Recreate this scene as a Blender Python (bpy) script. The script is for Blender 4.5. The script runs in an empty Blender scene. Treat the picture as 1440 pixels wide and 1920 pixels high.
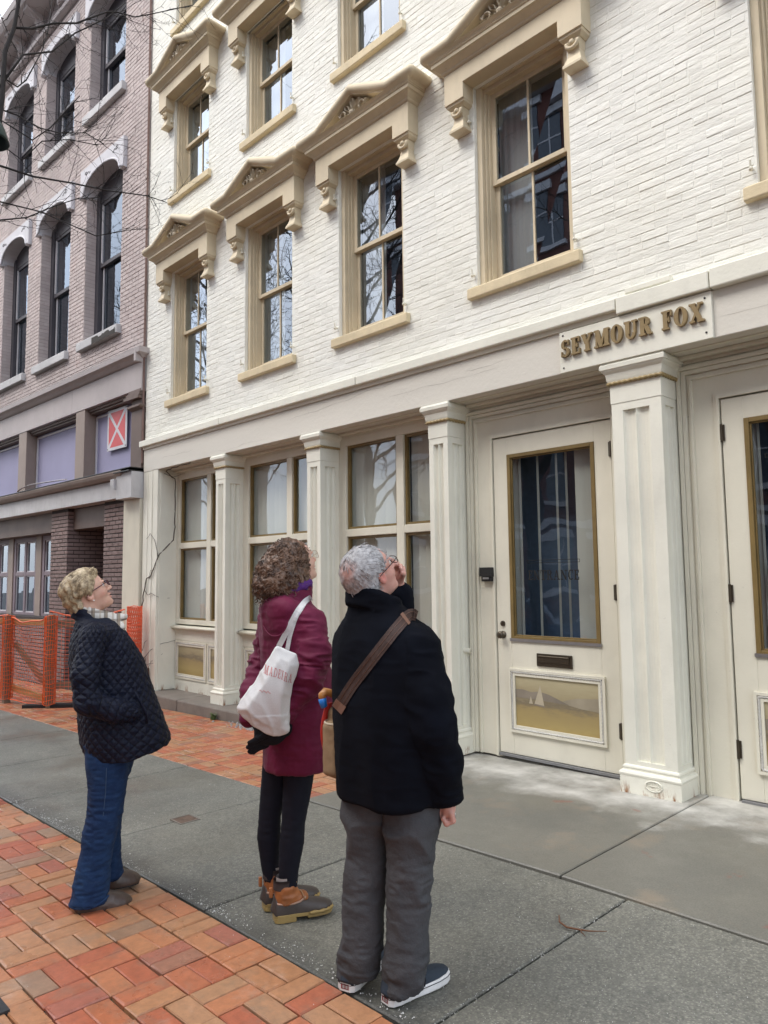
import bpy, bmesh, math, random
import numpy as np
from mathutils import Vector, Matrix
random.seed(7)
rng = np.random.default_rng(7)
S = bpy.context.scene
COL = S.collection
# ------------------------------------------------------------------ camera
CAM_H = 1.6
YAW, PITCH, ROLL = math.radians(45.497), math.radians(5.138), math.radians(-0.6405)
FPX = 1370.0                                     # focal length in pixels of a 1440 x 1920 picture
fwd = np.array([-math.sin(YAW)*math.cos(PITCH), math.cos(YAW)*math.cos(PITCH), math.sin(PITCH)])
rgt = np.array([math.cos(YAW), math.sin(YAW), 0.0]); upv = np.cross(rgt, fwd)
cr, sr = math.cos(ROLL), math.sin(ROLL)
R2, U2 = cr*rgt + sr*upv, -sr*rgt + cr*upv
camd = bpy.data.cameras.new('camera'); cam = bpy.data.objects.new('camera', camd); COL.objects.link(cam)
cam.matrix_world = Matrix(((R2[0], U2[0], -fwd[0], 0), (R2[1], U2[1], -fwd[1], 0), (R2[2], U2[2], -fwd[2], CAM_H), (0, 0, 0, 1)))
camd.sensor_fit = 'VERTICAL'; camd.sensor_height = 36.0; camd.lens = FPX/1920*36.0
camd.clip_start = 0.05; camd.clip_end = 600
S.camera = cam
# ------------------------------------------------------------------ sky, sun, exposure
SUN_EL, SUN_AZ = math.radians(52), math.radians(208)     # azimuth clockwise from +Y
W = bpy.data.worlds.new('World'); S.world = W; W.use_nodes = True
nt = W.node_tree; nt.nodes.clear()
o_ = nt.nodes.new('ShaderNodeOutputWorld'); b1 = nt.nodes.new('ShaderNodeBackground'); b2 = nt.nodes.new('ShaderNodeBackground')
ad = nt.nodes.new('ShaderNodeAddShader'); sk = nt.nodes.new('ShaderNodeTexSky')
sk.sky_type = 'NISHITA'; sk.sun_disc = False; sk.sun_elevation = SUN_EL; sk.sun_rotation = SUN_AZ
sk.air_density = 1.0; sk.dust_density = 4.0; sk.ozone_density = 1.0
nt.links.new(sk.outputs[0], b1.inputs[0]); b1.inputs[1].default_value = 0.05
# even cloud deck over the whole sky, softly mottled
tc_ = nt.nodes.new('ShaderNodeTexCoord'); nz_ = nt.nodes.new('ShaderNodeTexNoise'); nz_.inputs['Scale'].default_value = 2.2; nz_.inputs['Detail'].default_value = 5
rp_ = nt.nodes.new('ShaderNodeValToRGB'); rp_.color_ramp.elements[0].position = .3; rp_.color_ramp.elements[1].position = .75
rp_.color_ramp.elements[0].color = (.62, .70, .80, 1); rp_.color_ramp.elements[1].color = (.94, .95, .97, 1)
nt.links.new(tc_.outputs['Generated'], nz_.inputs['Vector']); nt.links.new(nz_.outputs['Fac'], rp_.inputs[0]); nt.links.new(rp_.outputs[0], b2.inputs[0])
b2.inputs[1].default_value = 0.78
nt.links.new(b1.outputs[0], ad.inputs[0]); nt.links.new(b2.outputs[0], ad.inputs[1]); nt.links.new(ad.outputs[0], o_.inputs[0])
sl = bpy.data.lights.new('sun', 'SUN'); sl.energy = 0.75; sl.angle = math.radians(28); sl.color = (1, .98, .93)
so = bpy.data.objects.new('sun', sl); COL.objects.link(so); so.location = (0, -20, 40)
sd = Vector((math.sin(SUN_AZ)*math.cos(SUN_EL), math.cos(SUN_AZ)*math.cos(SUN_EL), math.sin(SUN_EL)))
so.rotation_euler = sd.to_track_quat('Z', 'Y').to_euler()
S.view_settings.view_transform = 'Standard'; S.view_settings.look = 'None'; S.view_settings.gamma = 1; S.view_settings.use_curve_mapping = False
S.view_settings.exposure = 1.38
S.cycles.max_bounces = 8; S.cycles.transparent_max_bounces = 16; S.cycles.caustics_reflective = False; S.cycles.caustics_refractive = False

# ------------------------------------------------------------------ object helpers
def tag(o, label=None, cat=None, group=None, kind=None):
    if label: o['label'] = label
    if cat: o['category'] = cat
    if group: o['group'] = group
    if kind: o['kind'] = kind
    return o
def thing(name, label, cat, loc=(0, 0, 0), group=None, kind=None, rz=0):
    o = bpy.data.objects.new(name, None); COL.objects.link(o); o.location = loc; o.rotation_euler[2] = rz
    o.empty_display_size = .2
    return tag(o, label, cat, group, kind)
def chain_loc(p):
    v = Vector((0, 0, 0))
    while p is not None: v += p.location; p = p.parent
    return v
def link(me, name, parent=None, loc=None, kind=None, label=None):
    """Link a mesh. loc None: the vertices are in world coordinates (or, under a turned thing, in its own)."""
    o = bpy.data.objects.new(name, me); COL.objects.link(o)
    if parent is not None:
        o.parent = parent
        o.location = loc if loc is not None else -chain_loc(parent)
    elif loc is not None: o.location = loc
    if kind: o['kind'] = kind
    if label: o['label'] = label
    return o
class MB:
    """collects shapes into one mesh"""
    def __init__(s): s.v = []; s.f = []; s.m = []; s.cur = 0; s.sm = []; s.smooth = False
    def add(s, vs, fs):
        n = len(s.v); s.v += [tuple(map(float, q)) for q in vs]; s.f += [tuple(i+n for i in q) for q in fs]
        s.m += [s.cur]*len(fs); s.sm += [s.smooth]*len(fs); return s
    def box(s, x0, x1, y0, y1, z0, z1):
        x0, x1 = min(x0, x1), max(x0, x1); y0, y1 = min(y0, y1), max(y0, y1); z0, z1 = min(z0, z1), max(z0, z1)
        return s.add([(x0, y0, z0), (x1, y0, z0), (x1, y1, z0), (x0, y1, z0), (x0, y0, z1), (x1, y0, z1), (x1, y1, z1), (x0, y1, z1)],
                     [(3, 2, 1, 0), (4, 5, 6, 7), (0, 1, 5, 4), (1, 2, 6, 5), (2, 3, 7, 6), (3, 0, 4, 7)])
    def prism_xz(s, poly, y0, y1):
        """closed polygon of (x, z), anticlockwise seen from the street, from y0 (front) to y1"""
        n = len(poly); vs = [(x, y0, z) for x, z in poly] + [(x, y1, z) for x, z in poly]
        fs = [tuple(range(n)), tuple(range(2*n-1, n-1, -1))] + [(i, i+n, (i+1) % n+n, (i+1) % n) for i in range(n)]
        return s.add(vs, fs)
    def prism_xy(s, poly, z0, z1):
        n = len(poly); vs = [(x, y, z0) for x, y in poly] + [(x, y, z1) for x, y in poly]
        fs = [tuple(range(n-1, -1, -1)), tuple(range(n, 2*n))] + [(i, (i+1) % n, (i+1) % n+n, i+n) for i in range(n)]
        return s.add(vs, fs)
    def frame_xz(s, x0, x1, z0, z1, w, y0, y1, wb=None, wt=None):
        """four butted boards around a rectangle"""
        wb = w if wb is None else wb; wt = w if wt is None else wt
        s.box(x0, x0+w, y0, y1, z0, z1); s.box(x1-w, x1, y0, y1, z0, z1)
        s.box(x0+w, x1-w, y0, y1, z0, z0+wb); s.box(x0+w, x1-w, y0, y1, z1-wt, z1); return s
    def rings(s, rings, cap=True, close=True):
        n = len(rings[0]); vs = [p for r in rings for p in r]; fs = []
        for i in range(len(rings)-1):
            for j in range(n if close else n-1):
                k = (j+1) % n; fs.append((i*n+j, i*n+k, (i+1)*n+k, (i+1)*n+j))
        if cap and close: fs += [tuple(range(n-1, -1, -1)), tuple(range((len(rings)-1)*n, len(rings)*n))]
        return s.add(vs, fs)
    def tube(s, pts, r, n=6, twist=None, squash=1.0):
        pts = [np.array(p, float) for p in pts]; rings = []; prev = None
        for i, p in enumerate(pts):
            t = pts[min(i+1, len(pts)-1)] - pts[max(i-1, 0)]; t /= (np.linalg.norm(t)+1e-9)
            if prev is None:
                a = np.array([0, 0, 1.0]) if abs(t[2]) < .9 else np.array([1.0, 0, 0])
                e1 = np.cross(a, t)
            else: e1 = prev - t*(prev@t)
            e1 /= (np.linalg.norm(e1)+1e-9); e2 = np.cross(t, e1); prev = e1
            rr = r[i] if hasattr(r, '__len__') else r
            ring = []
            for j in range(n):
                a = 2*math.pi*j/n; q = rr
                if twist: q = rr*(1+.28*math.cos(2*a - twist[i]))
                ring.append(p + (e1*math.cos(a) + e2*math.sin(a)*squash)*q)
            rings.append(ring)
        return s.rings(rings)
    def lathe(s, c, prof, n=16):
        return s.rings([[(c[0]+r*math.cos(2*math.pi*j/n), c[1]+r*math.sin(2*math.pi*j/n), c[2]+z) for j in range(n)] for r, z in prof])
    def ball(s, c, r, n=10, m=6, sc=(1, 1, 1)):
        return s.rings([[(c[0]+sc[0]*r*math.sin(math.pi*i/m)*math.cos(2*math.pi*j/n), c[1]+sc[1]*r*math.sin(math.pi*i/m)*math.sin(2*math.pi*j/n), c[2]-sc[2]*r*math.cos(math.pi*i/m)) for j in range(n)] for i in [.04]+list(range(1, m))+[m-.04]])
    def rect_loft(s, x0, x1, y0, y1, prof):
        """stack of rectangles: prof = [(z, outset)]; the back (y1) stays put"""
        return s.rings([[(x0-o, y0-o, z), (x1+o, y0-o, z), (x1+o, y1, z), (x0-o, y1, z)] for z, o in prof])
    def mesh(s, name, *mats):
        me = bpy.data.meshes.new(name); me.from_pydata(s.v, [], s.f)
        for m in mats: me.materials.append(m)
        if any(s.m): me.polygons.foreach_set('material_index', s.m)
        if any(s.sm): me.polygons.foreach_set('use_smooth', s.sm)
        me.update(); return me
    def build(s, name, mats, parent=None, loc=None, bevel=0, kind=None, label=None, seg=2):
        mats = mats if isinstance(mats, (list, tuple)) else [mats]
        o = link(s.mesh(name, *mats), name, parent, loc, kind, label)
        if bevel:
            b = o.modifiers.new('bevel', 'BEVEL'); b.width = bevel; b.segments = seg; b.limit_method = 'ANGLE'; b.angle_limit = math.radians(40)
        return o
def copy_tree(o, parent, loc=None):
    c = o.copy(); COL.objects.link(c); c.parent = parent
    if loc is not None: c.location = loc
    for ch in list(o.children): copy_tree(ch, c)
    return c
def proj(p):
    d = np.asarray(p, float) - np.array([0, 0, CAM_H]); z = d@fwd
    return (720+FPX*(d@R2)/z, 960-FPX*(d@U2)/z, z) if z > .1 else (-1e5, -1e5, z)
def gz(x): return .022*min(0.0, x+2.4)           # the pavement falls away to the left
# ------------------------------------------------------------------ materials
class NT:
    def __init__(s, name):
        s.m = bpy.data.materials.new(name); s.m.use_nodes = True; s.t = s.m.node_tree; s.n = s.t.nodes
        s.b = s.n['Principled BSDF']; s.out = s.n['Material Output']; s._pos = None
    def new(s, ty, **kw):
        n = s.n.new(ty)
        for k, v in kw.items(): setattr(n, k, v)
        return n
    def l(s, a, b): s.t.links.new(a, b)
    def pos(s):
        if s._pos is None: s._pos = s.new('ShaderNodeNewGeometry').outputs['Position']
        return s._pos
    def noise(s, scale, detail=4, rough=.55, stretch=None, dist=0, vec=None):
        n = s.new('ShaderNodeTexNoise'); n.inputs['Scale'].default_value = scale; n.inputs['Detail'].default_value = detail; n.inputs['Roughness'].default_value = rough
        n.inputs['Distortion'].default_value = dist
        v = vec or s.pos()
        if stretch:
            m = s.new('ShaderNodeVectorMath', operation='MULTIPLY'); m.inputs[1].default_value = stretch; s.l(v, m.inputs[0]); v = m.outputs[0]
        s.l(v, n.inputs['Vector']); return n.outputs['Fac']
    def voro(s, scale, feature='F1', stretch=None):
        n = s.new('ShaderNodeTexVoronoi', feature=feature); n.inputs['Scale'].default_value = scale
        v = s.pos()
        if stretch:
            m = s.new('ShaderNodeVectorMath', operation='MULTIPLY'); m.inputs[1].default_value = stretch; s.l(v, m.inputs[0]); v = m.outputs[0]
        s.l(v, n.inputs['Vector']); return n
    def ramp(s, fac, *stops):
        r = s.new('ShaderNodeValToRGB'); e = r.color_ramp.elements
        while len(e) < len(stops): e.new(.5)
        for el, (p, c) in zip(e, stops):
            el.position = p; el.color = (c, c, c, 1) if not hasattr(c, '__len__') else (*c[:3], 1)
        s.l(fac, r.inputs[0]); return r.outputs[0]
    def mix(s, fac, a, b, mode='MIX'):
        m = s.new('ShaderNodeMix', data_type='RGBA', blend_type=mode)
        for sock, v in ((m.inputs[0], fac), (m.inputs[6], a), (m.inputs[7], b)):
            if hasattr(v, 'is_output'): s.l(v, sock)
            elif hasattr(v, '__len__'): sock.default_value = (*v[:3], 1)
            else: sock.default_value = v if sock.type == 'VALUE' else (v, v, v, 1)
        return m.outputs[2]
    def math(s, op, a, b=0.0, c=None):
        m = s.new('ShaderNodeMath', operation=op)
        for i, v in enumerate((a, b) if c is None else (a, b, c)):
            if hasattr(v, 'is_output'): s.l(v, m.inputs[i])
            else: m.inputs[i].default_value = v
        return m.outputs[0]
    def sep(s):
        n = s.new('ShaderNodeSeparateXYZ'); s.l(s.pos(), n.inputs[0]); return n.outputs
    def attr(s, name):
        return s.new('ShaderNodeAttribute', attribute_name=name)
    def bump(s, h, strength=.5, dist=.01, prev=None):
        b = s.new('ShaderNodeBump'); b.inputs['Strength'].default_value = strength; b.inputs['Distance'].default_value = dist
        s.l(h, b.inputs['Height'])
        if prev: s.l(prev, b.inputs['Normal'])
        return b.outputs[0]
    def fin(s, col, rough=.8, normal=None, spec=.4, metal=0, sheen=0):
        B = s.b
        for sock, v in (('Base Color', col), ('Roughness', rough), ('Specular IOR Level', spec), ('Metallic', metal)):
            if hasattr(v, 'is_output'): s.l(v, B.inputs[sock])
            elif hasattr(v, '__len__'): B.inputs[sock].default_value = (*v[:3], 1)
            else: B.inputs[sock].default_value = v
        if sheen: B.inputs['Sheen Weight'].default_value = sheen
        if normal: s.l(normal, B.inputs['Normal'])
        return s.m
def paint(name, col, rough=.6, var=.12, vs=1.6, fine=40, bump=.25, bd=.003, dirt=.25, spec=.35, tone=0.0, rust=False, stretch=None):
    t = NT(name); n1 = t.noise(vs, 5, stretch=stretch); n2 = t.noise(fine, 4)
    k = t.ramp(n1, (.3, 1-var), (.7, 1+var*.4))
    c = t.mix(1.0, col, k, 'MULTIPLY')
    d = t.math('MULTIPLY', t.ramp(t.noise(vs*4, 6, .65, stretch=stretch or (1, 1, .35)), (.52, 0.0), (.78, 1.0)), dirt)
    c = t.mix(d, c, tuple(q*.62 for q in col))
    ch = t.math('MULTIPLY', t.ramp(t.noise(23, 7, .74), (.665, 0), (.70, 1)), min(.6, dirt*1.8)); c = t.mix(ch, c, tuple(q*.42 for q in col))
    if tone:
        a = t.attr('tone'); k2 = t.ramp(a.outputs['Fac'], (0, 1-tone), (1, 1+tone*.5)); c = t.mix(1.0, c, k2, 'MULTIPLY')
    if rust:
        z = t.sep()[2]; m = t.math('MULTIPLY', t.ramp(z, (0.0, 1.0), (.085, 0.0)), t.ramp(t.noise(11, 5, .7, stretch=(1, 1, .30)), (.52, 0), (.62, 1.0)))
        c = t.mix(m, c, t.mix(t.noise(60, 3), (.10, .035, .012), (.42, .17, .04)))
    return t.fin(c, rough, t.bump(n2, bump, bd), spec)
def plain(name, col, rough=.5, metal=0, spec=.5, bump=0, fine=60, var=.1):
    t = NT(name); c = t.mix(1.0, col, t.ramp(t.noise(fine*.3, 4), (.3, 1-var), (.7, 1+var*.5)), 'MULTIPLY')
    return t.fin(c, rough, t.bump(t.noise(fine, 4), bump, .002) if bump else None, spec, metal)
MAT = {}
MAT['cream_trim'] = paint('cream_trim', (.73, .70, .585), .5, .12, 1.2, 55, .3, .003, .26)
MAT['cream_column'] = paint('cream_column', (.765, .75, .65), .48, .10, 1.6, 38, .4, .004, .24, rust=True)
MAT['tan_trim'] = paint('tan_trim', (.645, .55, .39), .6, .16, 2.2, 45, .3, .003, .34)
MAT['tan_sill'] = paint('tan_sill', (.68, .57, .375), .7, .18, 3.0, 60, .5, .004, .40)
MAT['ornament'] = paint('ornament', (.44, .375, .28), .75, .25, 6, 60, .5, .003, .4)
def cream_brick():
    t = NT('cream_painted_brick')
    n1 = t.noise(.8, 5); n2 = t.noise(8, 7, .66, stretch=(.7, 1, 2.2)); n3 = t.noise(55, 5, .65, stretch=(.6, 1, 1.6))
    a = t.attr('tone'); k = t.ramp(a.outputs['Fac'], (0, .90), (1, 1.0))
    c = t.mix(1.0, t.mix(t.ramp(n1, (.35, 0), (.7, 1)), (.835, .825, .74), (.85, .85, .80)), k, 'MULTIPLY')
    dm = t.math('MULTIPLY', t.ramp(t.noise(5, 7, .7, stretch=(.5, 1, 2.5)), (.60, 0), (.72, 1)), .22)
    c = t.mix(dm, c, (.42, .40, .36))
    ck = t.math('MULTIPLY', t.ramp(t.noise(5.5, 8, .72, stretch=(1, 1, 5.5)), (.635, 0), (.70, 1)), .42); c = t.mix(ck, c, (.33, .31, .27))
    nn = t.bump(n2, .6, .015, t.bump(n3, .55, .005))
    return t.fin(c, .62, nn, .3)
MAT['cream_brick'] = cream_brick()
def mauve_brick(name, c0, c1, dirt):
    t = NT(name); a = t.attr('tone'); n1 = t.noise(1.1, 6); n2 = t.noise(16, 6, .65)
    c = t.mix(a.outputs['Fac'], c0, c1); c = t.mix(1.0, c, t.ramp(n1, (.3, .84), (.7, 1.08)), 'MULTIPLY')
    m = t.math('MULTIPLY', t.ramp(t.noise(2.2, 7, .7), (.60, 0), (.68, 1)), dirt)
    c = t.mix(m, c, (.30, .13, .09))
    return t.fin(c, .8, t.bump(n2, .5, .008), .25)
MAT['mauve_brick'] = mauve_brick('mauve_brick', (.50, .425, .41), (.57, .495, .475), .20)
MAT['mauve_mortar'] = mauve_brick('mauve_mortar', (.42, .36, .34), (.42, .36, .34), .15)
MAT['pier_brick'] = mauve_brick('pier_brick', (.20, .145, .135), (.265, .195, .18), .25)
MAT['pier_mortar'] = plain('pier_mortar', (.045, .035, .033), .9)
MAT['stone'] = paint('grey_white_stone', (.55, .545, .55), .75, .15, 2.5, 40, .5, .004, .45)
MAT['stone_arch'] = paint('white_stone_arch', (.62, .61, .64), .75, .12, 2.5, 40, .4, .004, .3)
MAT['mauve_trim'] = paint('mauve_trim', (.47, .425, .42), .65, .12, 1.5, 40, .25, .003, .3)
MAT['brown_trim'] = paint('brown_trim', (.155, .11, .092), .6, .2, 2, 40, .3, .003, .3)
MAT['mullion_brown'] = paint('mullion_brown', (.30, .235, .20), .6, .15, 2, 40, .2, .003, .2)
MAT['lavender'] = paint('lavender_board', (.335, .325, .475), .75, .08, .8, 30, .1, .002, .10)
MAT['dark_frame'] = paint('dark_window_frame', (.075, .07, .08), .5, .2, 3, 40, .2, .002, .2)
MAT['plum_frame'] = paint('plum_frame', (.235, .185, .21), .6, .15, 3, 40, .2, .002, .2)
MAT['white_bead'] = paint('white_bead', (.66, .64, .66), .6, .1, 3, 40, .2, .002, .2)
MAT['bead'] = paint('gold_brown_bead', (.21, .145, .055), .45, .25, 5, 50, .3, .002, .3)
MAT['gold'] = paint('gold_letter_paint', (.27, .195, .095), .45, .15, 6, 50, .2, .002, .2)
MAT['rope_gold'] = paint('rope_gold', (.36, .27, .13), .5, .2, 9, 60, .3, .002, .3)
MAT['bronze'] = plain('bronze', (.10, .082, .06), .38, .8)
MAT['iron'] = plain('dark_iron', (.025, .025, .027), .5, .2, bump=.2)
MAT['steel'] = plain('brushed_steel', (.5, .5, .5), .35, .9)
MAT['black'] = plain('black_rubber', (.012, .012, .013), .6)
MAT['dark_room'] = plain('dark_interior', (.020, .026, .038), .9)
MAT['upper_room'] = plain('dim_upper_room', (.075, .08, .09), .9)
MAT['interior'] = plain('grey_interior', (.16, .155, .145), .9)
MAT['blind'] = paint('pale_blind', (.80, .775, .70), .8, .08, 1.2, 30, .05, .001, .1)
MAT['blind_grey'] = paint('grey_window_shade', (.62, .62, .60), .8, .12, 1.0, 30, .05, .001, .1)
MAT['curtain'] = paint('white_curtain', (.52, .515, .48), .85, .1, 1.2, 30, .05, .001, .1)
def glass(name, tint, refl=1.0, ripple=.006):
    t = NT(name); t.n.remove(t.b)
    tr = t.new('ShaderNodeBsdfTransparent'); tr.inputs[0].default_value = (*tint, 1)
    gl = t.new('ShaderNodeBsdfGlossy'); gl.inputs['Roughness'].default_value = 0.0; gl.inputs[0].default_value = (.80, .89, 1, 1)
    t.l(t.bump(t.noise(1.7, 2, .4), ripple*8, .02), gl.inputs['Normal'])
    ge = t.new('ShaderNodeNewGeometry'); dt = t.new('ShaderNodeVectorMath', operation='DOT_PRODUCT'); t.l(ge.outputs['Normal'], dt.inputs[0]); t.l(ge.outputs['Incoming'], dt.inputs[1])
    k = t.math('POWER', t.math('SUBTRACT', 1.0, t.math('ABSOLUTE', dt.outputs['Value'])), 5.0)
    f = t.math('MINIMUM', t.math('MULTIPLY', t.math('ADD', t.math('MULTIPLY', k, .955), .045), 1.9*refl), 1.0)
    mx = t.new('ShaderNodeMixShader'); t.l(f, mx.inputs[0]); t.l(tr.outputs[0], mx.inputs[1]); t.l(gl.outputs[0], mx.inputs[2]); t.l(mx.outputs[0], t.out.inputs[0])
    return t.m
MAT['glass'] = glass('window_glass', (.86, .89, .88), 1.05)
MAT['glass_dark'] = glass('upper_window_glass', (.70, .74, .76), 2.0)
MAT['glass_low'] = glass('side_window_glass', (.55, .62, .66), 1.0)
MAT['glass_clear'] = glass('spectacle_lens', (.90, .92, .93), .6, 0)
# ------------------------------------------------------------------ bricks and other laid pieces
def piece_mesh(name, L, H, D, mat, tone, ch=.006, jit=.002, seed=0):
    r = np.random.default_rng(seed); v, f = piece_vf(L, H, D, ch, jit, r)
    me = bpy.data.meshes.new(name); me.from_pydata(v.tolist(), [], f); me.materials.append(mat)
    me.attributes.new('tone', 'FLOAT', 'POINT').data.foreach_set('value', np.full(len(v), tone, np.float32)); me.update(); return me
PF = [(0, 1, 2, 3), (4, 5, 1, 0), (5, 6, 2, 1), (6, 7, 3, 2), (7, 4, 0, 3), (8, 9, 5, 4), (9, 10, 6, 5), (10, 11, 7, 6), (11, 8, 4, 7)]
def piece_vf(L, H, D, ch, jit, r):
    """x along, z up, y into the wall; the face lies at y = 0"""
    c = np.array([(-1, -1), (1, -1), (1, 1), (-1, 1)], float)
    a = np.zeros((4, 3)); a[:, 0] = c[:, 0]*(L/2-ch); a[:, 2] = c[:, 1]*(H/2-ch); a += r.normal(0, jit, (4, 3))*[1, .45, .7]
    b = np.zeros((4, 3)); b[:, 0] = c[:, 0]*L/2; b[:, 2] = c[:, 1]*H/2; b[:, 1] = ch; b += r.normal(0, jit*.6, (4, 3))*[1, 0, .6]
    d = b.copy(); d[:, 1] = D
    return np.vstack([a, b, d]), PF
def lay(items, parent, name, mat, D=.05, ch=.006, jit=.002, limit=300, minpx=9, variants=24, proud=.003, turn=None):
    """items: (pos, ex, n, L, H). The pieces that show largest become objects, the rest one joined part. turn = (root matrix) for sizing."""
    rk = []
    for i, (p, ex, n, L, H) in enumerate(items):
        q = np.array(turn @ Vector(p)) if turn is not None else np.array(p)
        x, y, z = proj(q); vis = -20 < x < 1460 and -20 < y < 1940 and z > 0
        nn = np.array((turn.to_3x3() @ Vector(n)) if turn is not None else n, float); d = q-np.array([0, 0, CAM_H])
        facing = -(d@nn)/(np.linalg.norm(d))
        px = L*FPX/max(z, .1) if vis and facing > .02 else 0
        rk.append(px*math.sqrt(max(facing, 0.01)) if px > minpx else 0)
    order = sorted(range(len(items)), key=lambda i: -rk[i]); ind = set([i for i in order[:limit] if rk[i] > 0])
    r = np.random.default_rng(len(items)); vr = {}
    rv, rf, rt = [], [], []
    for i, (p, ex, n, L, H) in enumerate(items):
        ex = np.array(ex, float); n = np.array(n, float); ez = np.cross(ex, -n); pr = r.uniform(*(proud if hasattr(proud, '__len__') else (0, proud))); p = np.array(p, float)+n*pr
        if i in ind:
            key = (round(L/.02), round(H/.01), int(r.integers(variants)))
            if key not in vr: vr[key] = piece_mesh(name, L, H, D, mat, float(r.random()), ch, jit, len(vr)+1)
            o = bpy.data.objects.new(name, vr[key]); COL.objects.link(o); o.parent = parent
            m = Matrix(((ex[0], -n[0], ez[0], p[0]), (ex[1], -n[1], ez[1], p[1]), (ex[2], -n[2], ez[2], p[2]), (0, 0, 0, 1)))
            o.matrix_basis = m
        else:
            v, f = piece_vf(L, H, D, ch, jit, r); k = len(rv)*12
            rv.append(p + v[:, :1]*ex - v[:, 1:2]*n + v[:, 2:]*ez); rf += [tuple(a+k for a in q) for q in f]; rt += [r.random()]*12
    if rv:
        V = np.vstack(rv); me = bpy.data.meshes.new(name+'_rest'); me.from_pydata(V.tolist(), [], rf); me.materials.append(mat)
        me.attributes.new('tone', 'FLOAT', 'POINT').data.foreach_set('value', np.array(rt, np.float32)); me.update()
        o = bpy.data.objects.new(name, me); COL.objects.link(o); o.parent = parent; o['kind'] = 'stuff'
def courses(x0, x1, z0, z1, h, L, gap, holes, seed=0, header=6):
    """running bond with cut pieces around holes [(x0, x1, z0, z1)] -> (x centre, z centre, length, height)"""
    r = random.Random(seed); out = []; n = int(round((z1-z0)/h))
    for k in range(n):
        za, zb = z0+k*h, z0+(k+1)*h; zm = (za+zb)/2
        cuts = sorted([(a, b) for a, b, c, d in holes if c < zm < d]); segs = []; cur = x0
        for a, b in cuts:
            if a > cur: segs.append((cur, min(a, x1)))
            cur = max(cur, b)
        if cur < x1: segs.append((cur, x1))
        LL = L/2 if header and k % header == header-1 else L
        off = (L/2 if k % 2 else 0) + r.uniform(-.012, .012)
        for a, b in segs:
            i0 = math.floor((a-x0-off)/LL); x = x0+off+i0*LL
            while x < b:
                s, e = max(x, a), min(x+LL, b)
                if e-s > .035: out.append(((s+e)/2, zm, e-s-gap, h-gap))
                x += LL
    return out
# ------------------------------------------------------------------ ground, road, pavement
def asphalt():
    t = NT('asphalt'); n = t.noise(120, 4, .7); c = t.mix(n, (.03, .03, .032), (.075, .075, .075)); return t.fin(c, .75, t.bump(n, .4, .004), .4)
def aggregate():
    """wet exposed-aggregate concrete with pale chips, darker where it stays wet and white salt bloom by the doors"""
    t = NT('aggregate_concrete'); x, y, z = t.sep()
    fine = t.noise(150, 3, .7); mid = t.noise(38, 5, .7); big = t.noise(.9, 5, .6)
    vp = t.voro(98); c = t.mix(t.ramp(vp.outputs['Color'], (.1, 0), (.9, 1)), (.058, .058, .047), (.40, .39, .315)); c = t.mix(t.ramp(vp.outputs['Distance'], (.28, 0), (.62, .75)), c, (.105, .104, .09)); c = t.mix(.3, c, t.mix(t.ramp(fine, (.35, 0), (.68, 1)), (.060, .060, .054), (.30, .295, .26)))
    c = t.mix(.3, c, t.mix(t.ramp(mid, (.35, 0), (.65, 1)), (.09, .09, .080), (.25, .245, .21)))
    c = t.mix(1.0, c, t.ramp(big, (.3, .66), (.7, 1.15)), 'MULTIPLY'); c = t.mix(t.math('MULTIPLY', t.ramp(t.noise(3.1, 6, .7), (.56, 0), (.66, 1)), .30), c, (.09, .088, .078)); gm = t.voro(2.3); c = t.mix(t.math('MULTIPLY', t.ramp(gm.outputs['Distance'], (.035, 1), (.055, 0)), t.ramp(gm.outputs['Color'], (.55, 0), (.6, .7))), c, (.05, .05, .047))
    v = t.voro(95); sp = t.math('MULTIPLY', t.ramp(v.outputs['Distance'], (.10, 1), (.2, 0)), t.ramp(v.outputs['Color'], (.72, 0), (.74, 1)))
    c = t.mix(t.math('MULTIPLY', sp, .85), c, (.62, .60, .55))
    wet = t.math('MULTIPLY', t.ramp(y, (0.0, 1), (1.0, 0)), 0)
    # damp strip along the brick edge
    yy = t.math('ADD', y, t.math('MULTIPLY', t.math('SUBTRACT', t.noise(2.6, 4), .5), .22))
    dm = t.new('ShaderNodeMapRange'); dm.inputs[1].default_value = 1.97; dm.inputs[2].default_value = 2.17; dm.inputs[3].default_value = 1; dm.inputs[4].default_value = 0; t.l(yy, dm.inputs[0])
    c = t.mix(t.math('MULTIPLY', dm.outputs[0], .62), c, (.022, .022, .022))
    rough = t.ramp(t.noise(1.3, 5), (.38, .32), (.62, .70))
    return t.fin(c, rough, t.bump(t.noise(170, 3, .7), .55, .004), .45)
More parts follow.
